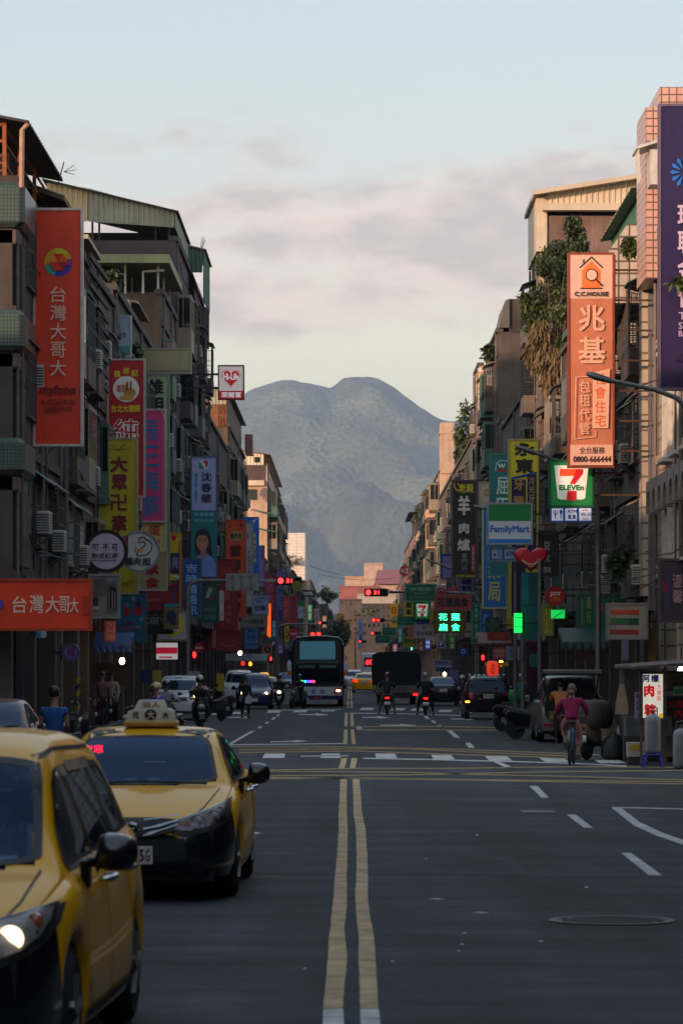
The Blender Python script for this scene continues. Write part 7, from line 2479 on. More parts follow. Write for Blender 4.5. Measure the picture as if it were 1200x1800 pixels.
def skinned(nm, chains, m, par, root_first=True):
    """Continuous tapered surface grown over joint chains: each chain is [(point, radius), ...]; equal points are shared."""
    idx, vs, rs, es = {}, [], [], []
    roots = []
    for ch in chains:
        prev = None
        for p, r_ in ch:
            k = tuple(round(c, 4) for c in p)
            if k not in idx:
                idx[k] = len(vs)
                vs.append(k)
                rs.append(r_)
            if prev is not None:
                es.append((prev, idx[k]))
            prev = idx[k]
    me = bpy.data.meshes.new(nm)
    me.from_pydata(vs, es, [])
    ob = bpy.data.objects.new(nm, me)
    C.objects.link(ob)
    ob.parent = par
    md = ob.modifiers.new('skin', 'SKIN')
    md.use_smooth_shade = True
    md.branch_smoothing = .5
    if not me.skin_vertices:
        import bmesh as _b
        bm = _b.new()
        bm.from_mesh(me)
        bm.verts.layers.skin.verify()
        bm.to_mesh(me)
        bm.free()
    # one root for every connected piece
    seen = set()
    adj = {i: [] for i in range(len(vs))}
    for a, b_ in es:
        adj[a].append(b_)
        adj[b_].append(a)
    for i in range(len(vs)):
        sv_ = me.skin_vertices[0].data[i]
        sv_.radius = (rs[i], rs[i]) if not isinstance(rs[i], tuple) else rs[i]
        sv_.use_root = i not in seen
        if i not in seen:
            st = [i]
            while st:
                q = st.pop()
                if q not in seen:
                    seen.add(q)
                    st += adj[q]
    me.materials.append(m)
    sub = ob.modifiers.new('sub', 'SUBSURF')
    sub.levels = sub.render_levels = 1
    return ob


STAND = dict(pel=(0, 0, .93), che=(0, .01, 1.25), nec=(0, .01, 1.43), hed=(0, -.02, 1.56), shR=(.17, .01, 1.37), elR=(.23, .03, 1.1), haR=(.24, -.06, .86), shL=(-.17, .01, 1.37), elL=(-.23, .03, 1.1), haL=(-.24, -.06, .86),
             hiR=(.09, 0, .9), knR=(.1, -.02, .5), anR=(.1, .02, .08), toR=(.11, -.14, .03), hiL=(-.09, 0, .9), knL=(-.1, -.02, .5), anL=(-.1, .02, .08), toL=(-.11, -.14, .03))
RIDE = dict(pel=(0, .32, .82), che=(0, .24, 1.14), nec=(0, .2, 1.31), hed=(0, .16, 1.44), shR=(.18, .21, 1.26), elR=(.27, .0, 1.05), haR=(.30, -.33, 1.03), shL=(-.18, .21, 1.26), elL=(-.27, .0, 1.05), haL=(-.30, -.33, 1.03),
            hiR=(.1, .3, .80), knR=(.19, -.08, .66), anR=(.17, -.06, .36), toR=(.18, -.24, .35), hiL=(-.1, .3, .80), knL=(-.19, -.08, .66), anL=(-.17, -.06, .36), toL=(-.18, -.24, .35))
LEGDOWN = dict(knR=(.24, .05, .5), anR=(.3, .12, .08), toR=(.31, .0, .03), knL=(-.24, .05, .5), anL=(-.3, .12, .08), toL=(-.31, .0, .03))


def person(label, x, d, rz, top, legs, shoe='1c1a1c', pose=None, base=STAND, hair='short', helmet=None, visor=False, h_=1.0, z=0, sleeve=1.0, bare=False, cap=None, group=None):
    J = dict(base)
    J.update(pose or {})
    J = {k: Vector(v) * h_ for k, v in J.items()}
    rt = thing('person', label, 'person', (x, d, z), rz, group)
    q = lambda a, b_, f: J[a].lerp(J[b_], f)
    ch = [[(J['pel'], .10), (J['che'], .11), (J['nec'], .062), (q('nec', 'hed', .45), .056), (J['hed'], .082), (J['hed'] + Vector((0, .012, .085)) * h_, .07)]]
    for s_ in 'RL':
        hand = J['ha' + s_]
        fo = (hand - J['el' + s_]).normalized()
        ch.append([(J['che'], .11), (J['sh' + s_], .05), (q('sh' + s_, 'el' + s_, .5), .043), (J['el' + s_], .036), (q('el' + s_, 'ha' + s_, .5), .034), (hand, .025), (hand + fo * .06, .03)])
        side = fo.cross(Vector((0, 0, 1)))
        side = side.normalized() if side.length > .1 else Vector((1, 0, 0))
        for i, ln in enumerate((.075, .085, .08, .062)):
            b0 = hand + fo * .075 + side * (i - 1.5) * .018
            ch.append([(b0, .009), (b0 + fo * ln * .5 + Vector((0, 0, -.012)), .0085), (b0 + fo * ln * .8 + Vector((0, 0, -.035)), .007)])
        b0 = hand + fo * .03 + side * .03
        ch.append([(b0, .01), (b0 + fo * .03 + side * .02, .009), (b0 + fo * .06 + side * .012, .008)])
        ch.append([(J['pel'], .10), (J['hi' + s_], .085), (q('hi' + s_, 'kn' + s_, .5), .07), (J['kn' + s_], .052), (q('kn' + s_, 'an' + s_, .4), .048), (J['an' + s_], .032), (J['to' + s_], .03)])
    skinned('body', ch, SKIN, rt)
    tm = top if not isinstance(top, str) else mat('cloth_' + top, top, .85, 0, .15, 14, .4)
    ch = [[(q('pel', 'che', -.12), .15), (J['pel'], .155), (q('pel', 'che', .5), .15), (J['che'], .165), (q('che', 'nec', .7), .10)]]
    for s_ in 'RL':
        c = [(J['che'], .165), (J['sh' + s_] + Vector((0, 0, -.03)), .085), (q('sh' + s_, 'el' + s_, .5), .07)]
        if sleeve > .6:
            c += [(J['el' + s_], .062), (q('el' + s_, 'ha' + s_, .55), .054), (q('el' + s_, 'ha' + s_, .92), .044)]
        ch.append(c)
    skinned('shirt' if sleeve < .6 else 'jacket', ch, tm, rt)
    lm = mat('cloth_' + legs, legs, .85, 0, .15, 14, .4)
    ch = [[(q('pel', 'che', .12), .14), (J['pel'], .148)]]
    for s_ in 'RL':
        ch.append([(J['pel'], .148), (J['hi' + s_], .12), (q('hi' + s_, 'kn' + s_, .5), .10), (J['kn' + s_], .078), (q('kn' + s_, 'an' + s_, .5), .068)] + ([] if bare else [(q('kn' + s_, 'an' + s_, .93), .05)]))
    skinned('trousers', ch, lm, rt)
    for s_ in 'RL':
        a, t_ = J['an' + s_], J['to' + s_]
        f = (t_ - a)
        f.z = 0
        f = f.normalized()
        sh = MB()
        w = f.cross(Vector((0, 0, 1)))
        b0 = Vector((a.x, a.y, min(a.z, t_.z) - .03))
        sh.loft([[tuple(b0 + f * y + w * (u * wd) + Vector((0, 0, v * ht))) for u, v in ((-1, 0), (1, 0), (.8, 1), (-.8, 1))] for y, wd, ht in ((-.07, .03, .07), (-.03, .04, .1), (.06, .042, .085), (.15, .042, .055), (.19, .025, .035))])
        sh.build('shoe', mat('shoe_' + shoe, shoe, .6, 0, .15, 10), rt, 60, W=False)
    hd = J['hed']
    if helmet:
        m = MB()
        c = hd + Vector((0, .012, .045)) * h_
        rings = []
        for i in range(8):
            a = -.25 + i / 7 * (math.pi / 2 + .25)
            rr = .137 * math.cos(a)
            rings.append([(c.x + rr * math.cos(t_) * .95, c.y + rr * math.sin(t_) * 1.08 + .0, c.z + .125 * math.sin(a)) for t_ in [k * 2 * math.pi / 18 for k in range(18)]])
        m.loft(rings)
        ho = m.build('helmet', mat('helmet_' + helmet, helmet, .25, 0, .08, 6, coat=.7), rt, True, W=False)
        m = MB()
        m.loft([[(c.x + .134 * math.sin(t_), c.y - .147 * math.cos(t_), c.z + zz) for zz in (.03, -.0, -.008, .02)] for t_ in [-1 + .2 * k for k in range(11)]])
        m.build('visor', MBLK, ho, True, W=False)
    if hair and not helmet or hair == 'bun':
        m = MB()
        c = hd + Vector((0, .022, .05)) * h_
        m.sph(c, (.086, .096, .092), 16, 10)
        if hair == 'long':
            m.loft([[(c.x + a * w_, c.y + .04 + b_ * .05, c.z - dz) for a, b_ in ((-1, -.5), (0, -1), (1, -.5), (1, .6), (0, 1), (-1, .6))] for dz, w_ in ((0, .09), (.12, .095), (.25, .085), (.34, .04))])
        if hair == 'bun':
            m.sph(c + Vector((0, .13, -.09)), (.07, .07, .06), 12, 8)
        m.build('hair', mat('hair_bun', (.16, .10, .055), .6, 0, .3, 30) if hair == 'bun' else HAIRB, rt, True, W=False)
    # face
    m = MB()
    for sx in (-.031, .031):
        m.sph(hd + Vector((sx, -.08, .03)), (.012, .008, .007), 8, 5)
    m.sph(hd + Vector((0, -.078, -.035)), (.024, .008, .006), 8, 5)
    m.build('eyes_and_mouth', mat('face_dark', (.05, .02, .018), .6), rt, True, W=False)
    m = MB()
    m.loft([[(hd.x + a * w_, hd.y - .07 - b_ * dp, hd.z + z_) for a, b_ in ((-1, 0), (0, 1), (1, 0))] for z_, w_, dp in ((.035, .008, .012), (.01, .012, .025), (-.005, .018, .032), (-.012, .014, .015))])
    for sx in (-.083, .083):
        m.sph(hd + Vector((sx, .01, .012)), (.012, .02, .03), 8, 5)
    m.build('nose_and_ears', SKIN, rt, True, W=False)
    return rt


# two riders coming on one scooter
X, D = px(352, 107), 107.0
sc = scooter('black scooter with a white front emblem carrying two helmeted riders', X, D, R(6), '101014', lit=False)
person('front scooter rider in a dark jacket and black helmet', X, D, R(6), '17151c', '1a1c26', base=RIDE, helmet='1c1c20', h_=1.03)
person('pillion rider in pink with a pale helmet behind the dark rider', X - .02, D + .3, R(6), 'b08a90', '22242c', base=RIDE, helmet='a8a4a8', h_=1.03, z=.07, pose=dict(haR=(.2, .05, .95), haL=(-.2, .05, .95), elR=(.27, .12, 1.02), elL=(-.27, .12, 1.02)))
for lab, x, d, c, top, hel, legs in (('rider in a bright blue jacket with a tan cap shaped helmet', 262, 84, '14161c', '1c2f9c', 'a08a50', '1c1e26'), ('rider in a pale grey shirt beside the blue jacket rider', 294, 98, '1c1a1c', '9c98a8', '201e22', '1e2028')):
    scooter('dark scooter ridden by the %s' % ('person in bright blue' if 'blue jacket with' in lab else 'person in pale grey'), px(x, d), d, R(-70 if x < 280 else 10), c)
    person(lab, px(x, d), d, R(-70 if x < 280 else 10), top, legs, base=RIDE, helmet=hel)
for lab, x, d, tail, top, hel, legs in (('rider in black with a dark red helmet seen from behind, left of the pair', 680, 146, True, '121014', '4c141c', '6c6460'), ('rider in dark navy with a silver helmet seen from behind, right of the pair', 747, 144, True, '14141e', '8c8c8c', '1a1a20')):
    scooter('scooter with a glowing red tail lamp under the %s' % ('dark red helmet rider' if x < 700 else 'silver helmet rider'), px(x, d), d, math.pi, '14141a', tail=True)
    person(lab, px(x, d), d, math.pi, top, legs, base=RIDE, pose=LEGDOWN, helmet=hel, h_=1.08)
scooter('scooter with lit headlamp between the navy car and the coach', px(491, 164), 164, 0, '101216', lit=True)
person('dark rider with a lit headlamp between the navy car and the coach', px(491, 164), 164, 0, '14141a', '15151a', base=RIDE, helmet='16161a')
scooter('grey scooter waiting just left of the coach front', px(524, 165), 165, R(-24), '5c5c62')
person('crouched dark rider on the grey scooter left of the coach', px(524, 165), 165, R(-24), '101018', '121216', base=RIDE, helmet='20306c')
scooter('scooter of the white helmet rider between the two dark cars', px(812, 150), 150, math.pi, '16161c', tail=False)
person('rider with a white helmet between the saloon and the SUV', px(812, 150), 150, math.pi, '1c1c24', '1a1a20', base=RIDE, helmet='b0b0b4')
gs = scooter('delivery scooter with a bright green box behind the SUV', px(893, 121), 121, R(200), '1a1a22', box='12a850')
gi = 0
for lab, x, d, rz, c in (('parked scooter nose out beside the grey van', 915, 108, 75, '14141a'), ('parked red scooter between the green box and the van', 936, 101, 70, '501418'), ('parked dark scooter against the right pillar', 922, 116, 60, '101016'), ('second parked scooter left of the van wheel', 944, 97, 80, '18181c'),
                         ('parked motorcycle beside the man in the blue shirt', 70, 62, -60, '2c1014'), ('first dark parked scooter in the left row', 165, 74, -75, '101014'), ('second dark parked scooter in the left row', 188, 80, -80, '14121a'), ('third parked scooter in the left row, with a red tail', 210, 88, -75, '30101a'), ('fourth dark parked scooter in the left row', 232, 95, -70, '121218'), ('silver parked scooter right of the helmeted pair', 372, 128, -35, '3c3c42'), ('dark red parked scooter by the yellow board', 384, 140, -40, '401414')):
    scooter(lab, px(x, d), d, R(rz), c)
ORD = 'first second third fourth fifth sixth seventh eighth ninth tenth eleventh twelfth'.split()
for i in range(12):
    scooter('%s scooter in the kerbside row on the left beyond the yellow board' % ORD[i], -6.7 + U(-.1, .1), 188 + i * 7.5 + U(-1, 1), R(-78 + U(-12, 12)), rnd.choice(('14141a', '3c1418', '1c2438', '4c4c50', '8c8c90')), group='left kerb scooters')
for i in range(9):
    scooter('%s scooter in the kerbside row on the right beyond the saloon' % ORD[i], 7.0 + U(-.1, .1), 190 + i * 8 + U(-1, 1), R(78 + U(-12, 12)), rnd.choice(('14141a', '3c1418', '1c2438', '4c4c50', '8c8c90')), group='right kerb scooters')
cov = scooter('cream scooter under a brown seat cover beside the stall', px(1052, 76), 76, R(150), '8c7c60')
m = MB()
m.loft([[(a * w_, .35 + b_ * dp, z) for a, b_ in ((-1, -.8), (-.6, -1), (.6, -1), (1, -.8), (1, .8), (.6, 1), (-.6, 1), (-1, .8))] for z, w_, dp in ((.66, .27, .34), (.76, .33, .42), (1.02, .34, .44), (1.2, .30, .38), (1.27, .2, .26))])
m.build('seat_cover', mat('cover_brown', (.075, .05, .042), .8, 0, .25, 5, .7), cov, 60, W=False)

# walkers and the cyclist
person('pedestrian in black carrying a white bag across the road', px(431, 136), 136, R(20), '0c0b0e', '0c0b0f', hair='long', pose=dict(knR=(.1, -.1, .5), anR=(.1, -.14, .08), toR=(.1, -.3, .04), anL=(-.1, .14, .1), toL=(-.1, .0, .04)), h_=.93)
bg_ = thing('shopping_bag', 'white plastic shopping bag in the pedestrian\'s hand', 'bag', (px(437, 136), 135.9, .55))
m = MB()
m.loft([[(a * w_, b_ * .06, z) for a, b_ in ((-1, -1), (1, -1), (1, 1), (-1, 1))] for z, w_ in ((0, .1), (.1, .14), (.22, .12), (.3, .03), (.36, .02))])
m.build('bag', mat('bag_white', (.55, .52, .58), .5, 0, .1, 9), bg_, W=False)
person('man in a blue T-shirt seen from behind near the left shops', px(96, 53), 53, R(172), '2a5ca0', '1c2030', sleeve=.5, pose=dict(elR=(.2, .02, 1.1), haR=(.18, -.2, 1.02), elL=(-.2, .02, 1.1), haL=(-.16, -.2, 1.0)), h_=1.0)
person('man in an orange top and dark trousers leaning into the grey van', px(984, 91.8), 91.8, R(175), 'c07838', '2c1c1c', pose=dict(che=(0, -.10, 1.22), nec=(0, -.2, 1.36), hed=(0, -.28, 1.46), shR=(.18, -.14, 1.32), shL=(-.18, -.14, 1.32), elR=(.24, -.3, 1.12), haR=(.2, -.5, 1.05), elL=(-.24, -.3, 1.12), haL=(-.2, -.5, 1.05)), sleeve=1)
person('stall keeper in dark clothes standing in the left arcade', px(180, 104), 104, R(20), '6c4444', '1c1a1e', z=.13)
person('woman in a pale apron at the left food stall', px(197, 108), 108, R(-30), 'a89c94', '1c1a1e', z=.13, hair='long')
person('passer-by in blue walking under the right arcade', px(917, 128), 128, R(160), '3c6c9c', '24242c', helmet='b8b4a8', z=.0)

person('driver in a dark shirt at the wheel of the nearest taxi', -1.76, 18.05, 0, '26262e', '1c1c22', base=RIDE, z=-.28)
CY = 71.4
bk = thing('bicycle', 'blue framed bicycle ridden by the woman in magenta', 'bicycle', (px(1004, CY), CY, 0), R(172))


def BK(nm, mb, m, sm=True, par=None):
    return mb.build(nm, m, par or bk, sm, W=False)


for y in (-.52, .48):
    m = MB()
    m.tube([(0, y + .31 * math.cos(a), .33 + .31 * math.sin(a)) for a in [i * 2 * math.pi / 28 for i in range(29)]], .02, 8)
    w_ = BK('wheel', m, TYRE)
    m = MB()
    for i in range(14):
        a = i * 2 * math.pi / 14
        m.cyl((0, y, .33), (0, y + .29 * math.cos(a), .33 + .29 * math.sin(a)), .003, n=4)
    m.cyl((-.04, y, .33), (.04, y, .33), .02)
    BK('spokes', m, GALV, par=w_)
m = MB()
for p, q_, r_ in (((0, -.05, .3), (0, .48, .33), .012), ((0, -.05, .3), (0, .14, .8), .018), ((0, -.05, .3), (0, -.38, .78), .02), ((0, -.38, .62), (0, -.36, .92), .02), ((0, -.38, .72), (-.05, -.52, .33), .012), ((0, -.38, .72), (.05, -.52, .33), .012), ((0, .14, .7), (-.05, .48, .33), .01), ((0, .14, .7), (.05, .48, .33), .01)):
    m.cyl(p, q_, r_)
BK('frame', m, carpaint('bike_blue', (.05, .18, .36)))
m = MB()
m.tube([(-.29, -.12, .98), (-.24, -.3, 1.0), (0, -.36, .96), (.24, -.3, 1.0), (.29, -.12, .98)], .013, 8)
m.loft([[(a * .05, .38 + .2 * math.cos(t_) * 0 + .38 * math.sin(t_) * .0 + .48 - .38 + .36 * math.sin(t_), .33 + .37 * math.cos(t_)) for a in (-.6, .6)] + [(a * .05, .48 + .375 * math.sin(t_), .33 + .385 * math.cos(t_)) for a in (.6, -.6)] for t_ in (-.6, -.2, .3, .8, 1.3)])
m.cyl((-.1, -.05, .3), (.1, -.05, .3), .012)
m.box(-.16, -.08, -.1, .0, .13, .16)
m.box(.08, .16, -.1, .0, .44, .47)
BK('handlebar', m, GALV)
m = MB()
m.loft([[(a * w_, y, .84 + b_) for a, b_ in ((-1, 0), (1, 0), (.8, .05), (-.8, .05))] for y, w_ in ((-.02, .03), (.1, .06), (.22, .1), (.28, .07))])
BK('saddle', m, MBLK)
person('woman in a magenta jacket with her hair in a bun riding away on a bicycle', px(1004, CY), CY, R(172), '8c1048', 'b0786c', shoe='3c3834', base=RIDE, hair='bun', bare=True,
       pose=dict(pel=(0, .14, .93), che=(0, .04, 1.22), nec=(0, -.02, 1.38), hed=(0, -.06, 1.5), shR=(.18, .0, 1.33), elR=(.3, -.06, 1.1), haR=(.28, -.2, 1.0), shL=(-.18, .0, 1.33), elL=(-.3, -.06, 1.1), haL=(-.28, -.2, 1.0), hiR=(.1, .12, .9), knR=(.16, -.2, .72), anR=(.12, -.08, .42), toR=(.13, -.2, .36), hiL=(-.1, .12, .9), knL=(-.15, -.08, .52), anL=(-.12, .0, .2), toL=(-.13, -.14, .15)))

# ---- stall corner
def gas(label, x, y, stool):
    d = gd(y)
    z0 = .27 if stool else .0
    g_ = thing('gas_cylinder', label, 'gas cylinder', (px(x, d), d, z0))
    m = MB()
    m.lathe((0, 0, 0), [(.12, 0), (.155, .03), (.16, .1), (.16, .62), (.15, .7), (.1, .76), (.04, .78)], 24)
    m.build('tank', mat('gas_grey', (.30, .29, .29), .5, .1, .12, 4, stain=.35), g_, 50, W=False)
    m = MB()
    for sx in (-.09, .09):
        m.cyl((sx, 0, .73), (sx, 0, .9), .012)
    m.tube([(-.09, 0, .9), (0, .02, .92), (.09, 0, .9)], .012, 6)
    m.cyl((0, 0, .77), (0, 0, .86), .03)
    m.cyl((0, 0, .84), (.07, -.03, .84), .015)
    m.build('valve', GALV, g_, W=False)
    if stool:
        s_ = thing('plastic_stool', 'blue plastic stool holding up the gas cylinder', 'stool', (px(x, d), d, 0))
        bl_ = mat('stool_blue', (.04, .035, .32), .45, 0, .08, 5)
        m = MB()
        m.cbox((0, 0, .25), (.36, .34, .04), .015)
        m.build('seat', bl_, s_, W=False)
        for sx in (-1, 1):
            for sy in (-1, 1):
                m = MB()
                m.loft([[(sx * (.15 + e) + a * .035, sy * (.14 + e) + b_ * .03, z) for a, b_ in ((-1, -1), (1, -1), (1, 1), (-1, 1))] for z, e in ((.0, .04), (.23, 0))])
                m.build('leg', bl_, s_, W=False)


gas('grey gas cylinder standing on a blue stool by the stall', 1146, 1349, True)
gas('grey gas cylinder standing on the ground at the right edge', 1196, 1351, False)
st = thing('food_stall', 'street food stall with a tin roof and steel counter at the right corner', 'stall', (px(1150, 74), 74, 0))
m = MB()
roofsheet(m, px(1095, 73), px(1260, 73), 71.2, 75.5, pz(1172, 73), pz(1160, 73), 26)
m.build('tin_roof', mat('stall_roof', (.13, .10, .085), .7, .2, .3, 4, stain=.5), st)
m = MB()
for x, y in ((1126, 71.6), (1168, 71.9), (1100, 75.2), (1230, 71.8)):
    m.bar((px(x, y), y, 0), (px(x, y), y, 2.0), .05)
m.build('post', WOOD, st)
m = MB()
m.box(px(1094, 75), px(1250, 75), 74.6, 76, 0, 1.95)
m.build('back_board', mat('stall_board', (.075, .062, .054), .8, .1, .3, 2, stain=.5), st)
m = MB()
m.box(px(1166, 73.8), px(1250, 73.8), 73.75, 74.5, .1, .92)
m.build('counter', mat('steel_counter', (.25, .23, .21), .45, .6, .25, 3, stain=.5), st)
m = MB()
m.box(px(1088, 75), px(1166, 75), 73.2, 73.9, .55, .95)
m.build('side_cabinet', mat('cabinet_grey', (.15, .145, .14), .6, .3, .25, 3, stain=.4), st)
for lab, nm, x, y, d, prof, col, cat in (('pink plastic bucket at the stall foot', 'bucket', 1106, 1333, None, [(.09, 0), (.12, .27), (.125, .28), (.11, .28), (.08, .03)], 'd86068', 'bucket'), ('black banded clay pot at the stall foot', 'clay_pot', 1127, 1332, None, [(.12, 0), (.15, .05), (.15, .08), (.14, .1), (.155, .2), (.16, .24), (.13, .24)], '3c3028', 'pot'),
                                        ('red plastic bucket beside the right gas cylinder', 'bucket', 1176, 1338, None, [(.1, 0), (.14, .42), (.145, .43), (.12, .43), (.09, .03)], 'b01818', 'bucket'), ('steel milk churn behind the covered scooter', 'churn', 1082, 1330, None, [(.15, 0), (.16, .05), (.16, .42), (.1, .52), (.1, .58), (.04, .6)], '8c8884', 'churn'), ('black rubbish bag slumped by the stall', 'rubbish_bag', 1078, 1336, None, [(.2, 0), (.28, .1), (.27, .3), (.2, .45), (.08, .55), (.03, .6)], '0c0c0e', 'bag')):
    d = gd(y)
    o = thing(nm, lab, cat, (px(x, d), d, 0))
    m = MB()
    m.lathe((0, 0, 0), prof, 22)
    m.build('shell', mat('ware_' + col, col, .5, .0, .15, 6, .3), o, 40, W=False)
    if nm == 'bucket':
        m = MB()
        r_ = prof[1][0]
        m.tube([(r_ * math.cos(a), -.02, prof[1][1] - .02 - .12 * math.sin(a)) for a in [i * math.pi / 8 for i in range(9)]], .006, 5)
        m.build('handle', GALV, o, W=False)
o = thing('carton', 'white carton with yellow print lying by the stall', 'box', (px(1119, 72), 72, 0))
m = MB()
m.cbox((0, 0, .3), (.42, .3, .3), .01)
m.build('box', mat('carton_white', (.55, .50, .38), .8, 0, .15, 5), o, W=False)
m = MB()
m.box(-.15, .08, -.16, -.151, .3, .4)
m.build('print', ink('d8b020'), o, W=False)
m = MB()
m.cbox((0, .02, .075), (.4, .3, .15), .01)
m.build('crate_under', MATS['ware_3c3028'], o, W=False)
o = thing('towel', 'beige towel hanging on the stall corner', 'towel', (px(1092, 73), 73, 0))
m = MB()
m.loft([[(a * w_, b_ * .03, z) for a, b_ in ((-1, -1), (-.3, -.3), (.3, -1), (1, -.4), (1, 1), (-1, 1))] for z, w_ in ((1.0, .13), (1.2, .13), (1.5, .07), (1.62, .05))])
m.build('cloth', mat('towel_beige', (.45, .31, .20), .9, 0, .15, 12, .5), o, 60, W=False)
for lab, x, y, w, h_, c in (('yellow crate on the road edge near the parked scooters', 908, 1277, .24, .2, 'c8a418'), ('green crate on the road edge beside the yellow one', 893, 1274, .24, .16, '147048')):
    d = gd(y)
    o = thing('crate', lab, 'crate', (px(x, d), d, 0))
    m = MB()
    m.box(-w, w, -.15, .15, 0, .03)
    for a in (0, .5, 1):
        z = .03 + a * (h_ * 1.4)
        m.box(-w, w, -.15, -.13, z, z + .06)
        m.box(-w, w, .13, .15, z, z + .06)
        m.box(-w, -w + .02, -.13, .13, z, z + .06)
        m.box(w - .02, w, -.13, .13, z, z + .06)
    for sx in (-w, w - .03, -.015):
        m.box(sx, sx + .03, -.155, -.13, .0, h_ * 1.4 + .08)
    m.build('basket', mat('crate_' + c, c, .5, 0, .1, 5), o, W=False)

# ---- lamps, signals, poles
STEEL = mat('pole_steel', (.22, .215, .21), .5, .6, .2, 3, stain=.3)
PGRN = mat('pole_green', (.03, .10, .065), .5, .3, .2, 3)


def lamp(label, pts, head, d, r0=.085):
    o = thing('street_lamp', label, 'street lamp', (px(pts[0][0], d), d, 0))
    m = MB()
    P = [(px(x, d), d, max(0, pz(y, d))) for x, y in pts]
    n = len(P)
    m.tube(P, [r0 - (r0 * .5) * i / (n - 1) for i in range(n)], 10)
    m.lathe((P[0][0], d, 0), [(.18, 0), (.18, .04), (.12, .06), (.1, .3)], 14)
    m.build('pole', STEEL, o, 50)
    (x0, y0), (x1, y1) = head
    a, b_ = Vector((px(x0, d), d, pz(y0, d))), Vector((px(x1, d), d, pz(y1, d)))
    m = MB()
    m.loft([[tuple(a.lerp(b_, f) + Vector((0, u * w_, v * h_))) for u, v in ((-1, -.4), (-.6, -1), (.6, -1), (1, -.4), (.6, 1), (-.6, 1))] for f, w_, h_ in ((0, .03, .03), (.2, .1, .05), (.7, .14, .06), (1, .06, .03))])
    m.build('lamp_head', GALV, o, 50)


lamp('curved street lamp reaching in from the right edge across the coral sign', [(1235, 1560), (1235, 780), (1220, 735), (1190, 700), (1150, 685), (1075, 669)], [(1078, 671), (1030, 657)], 62, .07)
lamp('tall street lamp post rising behind the large seven sign', [(1050, 1298), (1050, 905), (1046, 880), (1030, 850), (985, 812), (970, 807)], [(975, 808), (904, 783)], 99, .09)
lamp('street lamp arching over the black lamb sign', [(841, 1236), (841, 1060), (836, 1030), (815, 1008), (780, 995), (768, 990)], [(770, 991), (748, 983)], 180, .12)
lamp('lamp arm poking out left of the green and white store sign', [(905, 1282), (905, 905), (890, 893), (868, 896)], [(870, 896), (832, 889)], 114, .07)
lamp('far thin street lamp left of the city bus', [(625, 1190), (624, 1125), (627, 1112), (634, 1107)], [(633, 1107), (642, 1104)], 600, .14)
lamp('pair of thin left street lamps near the magenta banners', [(486, 1230), (487, 1010), (489, 1000), (496, 1002)], [(495, 1002), (503, 1006)], 210, .08)

REDL = glow('ff2020', 5)
HOUS = mat('signal_black', (.012, .014, .013), .6, 0, .1, 5)


def signal(root, x, y, d, w, cnt='31', lit=True):
    k = d / F
    hw, hh = w / 2 * k, w / 6 * k
    cx_, cz_ = px(x, d), pz(y, d)
    m = MB()
    m.cbox((cx_, d, cz_), (hw * 2, .2, hh * 2), .05)
    so_ = m.build('signal_head', HOUS, root)
    for i in (-1, 0, 1):
        m = MB()
        m.rim((cx_ + i * hw * .66, cz_), hh * .72, hh * .8, d - .26, d - .1, 20)
        m.build('hood', HOUS, so_)
    m = MB()
    disc(m, cx_ - hw * .66, cz_, hh * .66, hh * .66, d - .13, d - .1, 20)
    m.build('red_lamp', REDL, so_)
    if cnt:
        m = MB()
        put(m, cnt, cx_ - hw * .22, cz_ - hh * .5, cx_ + hw * .25, cz_ + hh * .5, d - .115, .02)
        m.build('countdown', REDL, so_)
    m = MB()
    disc(m, cx_ + hw * .66, cz_, hh * .62, hh * .62, d - .12, d - .1, 20)
    m.build('dark_lamp', MBLK, so_)


def gantry(label, x0, x1, y, d, base, heads, pm=STEEL):
    o = thing('traffic_signal', label, 'traffic light', (px(x0, d), d, 0))
    m = MB()
    sg = 1 if x1 > x0 else -1
    m.tube([(px(x0, d), d, 0), (px(x0, d), d, pz(y + 14, d)), (px(x0 + sg * 6, d), d, pz(y + 4, d)), (px(x0 + sg * 22, d), d, pz(y, d)), (px(x1, d), d, pz(y, d))], [.13, .12, .11, .1, .06], 10)
    m.lathe((px(x0, d), d, 0), [(.25, 0), (.25, .05), (.16, .08), (.14, .5)], 14)
    m.build('pole_and_arm', pm, o, 50)
    for (x, yy, w, c) in heads:
        signal(o, x, yy, d - .15, w, c)
    return o


g1 = gantry('signal arm with a red countdown 31 reaching over the road from the right pole', 840, 684, 1041, 178, 0, [(661, 1041.5, 42, '31')])
g2 = gantry('signal arm with a red countdown 31 above the left lane', 330, 486, 1021, 150, 0, [(508, 1021, 45, '31')])
m = MB()
d = 149.6
m.box(px(397, d), px(455, d), d, d + .05, pz(1038, d), pz(1008, d))
bb = m.build('sign_back', mat('sign_back_grey', (.27, .265, .26), .5, .5, .15, 3, stain=.3), g2)
m = MB()
for x in (409, 425, 441):
    m.box(px(x - 1.5, d), px(x + 1.5, d), d - .05, d - .002, pz(1036, d), pz(1011, d))
    m.box(px(x - 3.5, d), px(x + 3.5, d), d - .06, d - .05, pz(1015, d), pz(1012, d))
    m.box(px(x - 3.5, d), px(x + 3.5, d), d - .06, d - .05, pz(1035, d), pz(1032, d))
m.build('clamp', GALV, bb)
m = MB()
disc(m, px(522, 149.5), pz(1030, 149.5), .22, .22, 149.4, 149.5, 20)
m.build('camera_dome', mat('dome_olive', (.16, .15, .02), .4, 0, .1, 4), g2)
g3 = gantry('far left signal arm with small red lights above the coach', 484, 562, 1097, 300, 0, [(567.5, 1095, 17, None)])
g4 = gantry('far right signal arm with small red lights', 720, 672, 1090, 300, 0, [(664, 1090, 23, '12')])
g5 = gantry('farthest right signal pair of red lights', 715, 668, 1112, 420, 0, [(660, 1113, 17, None)])
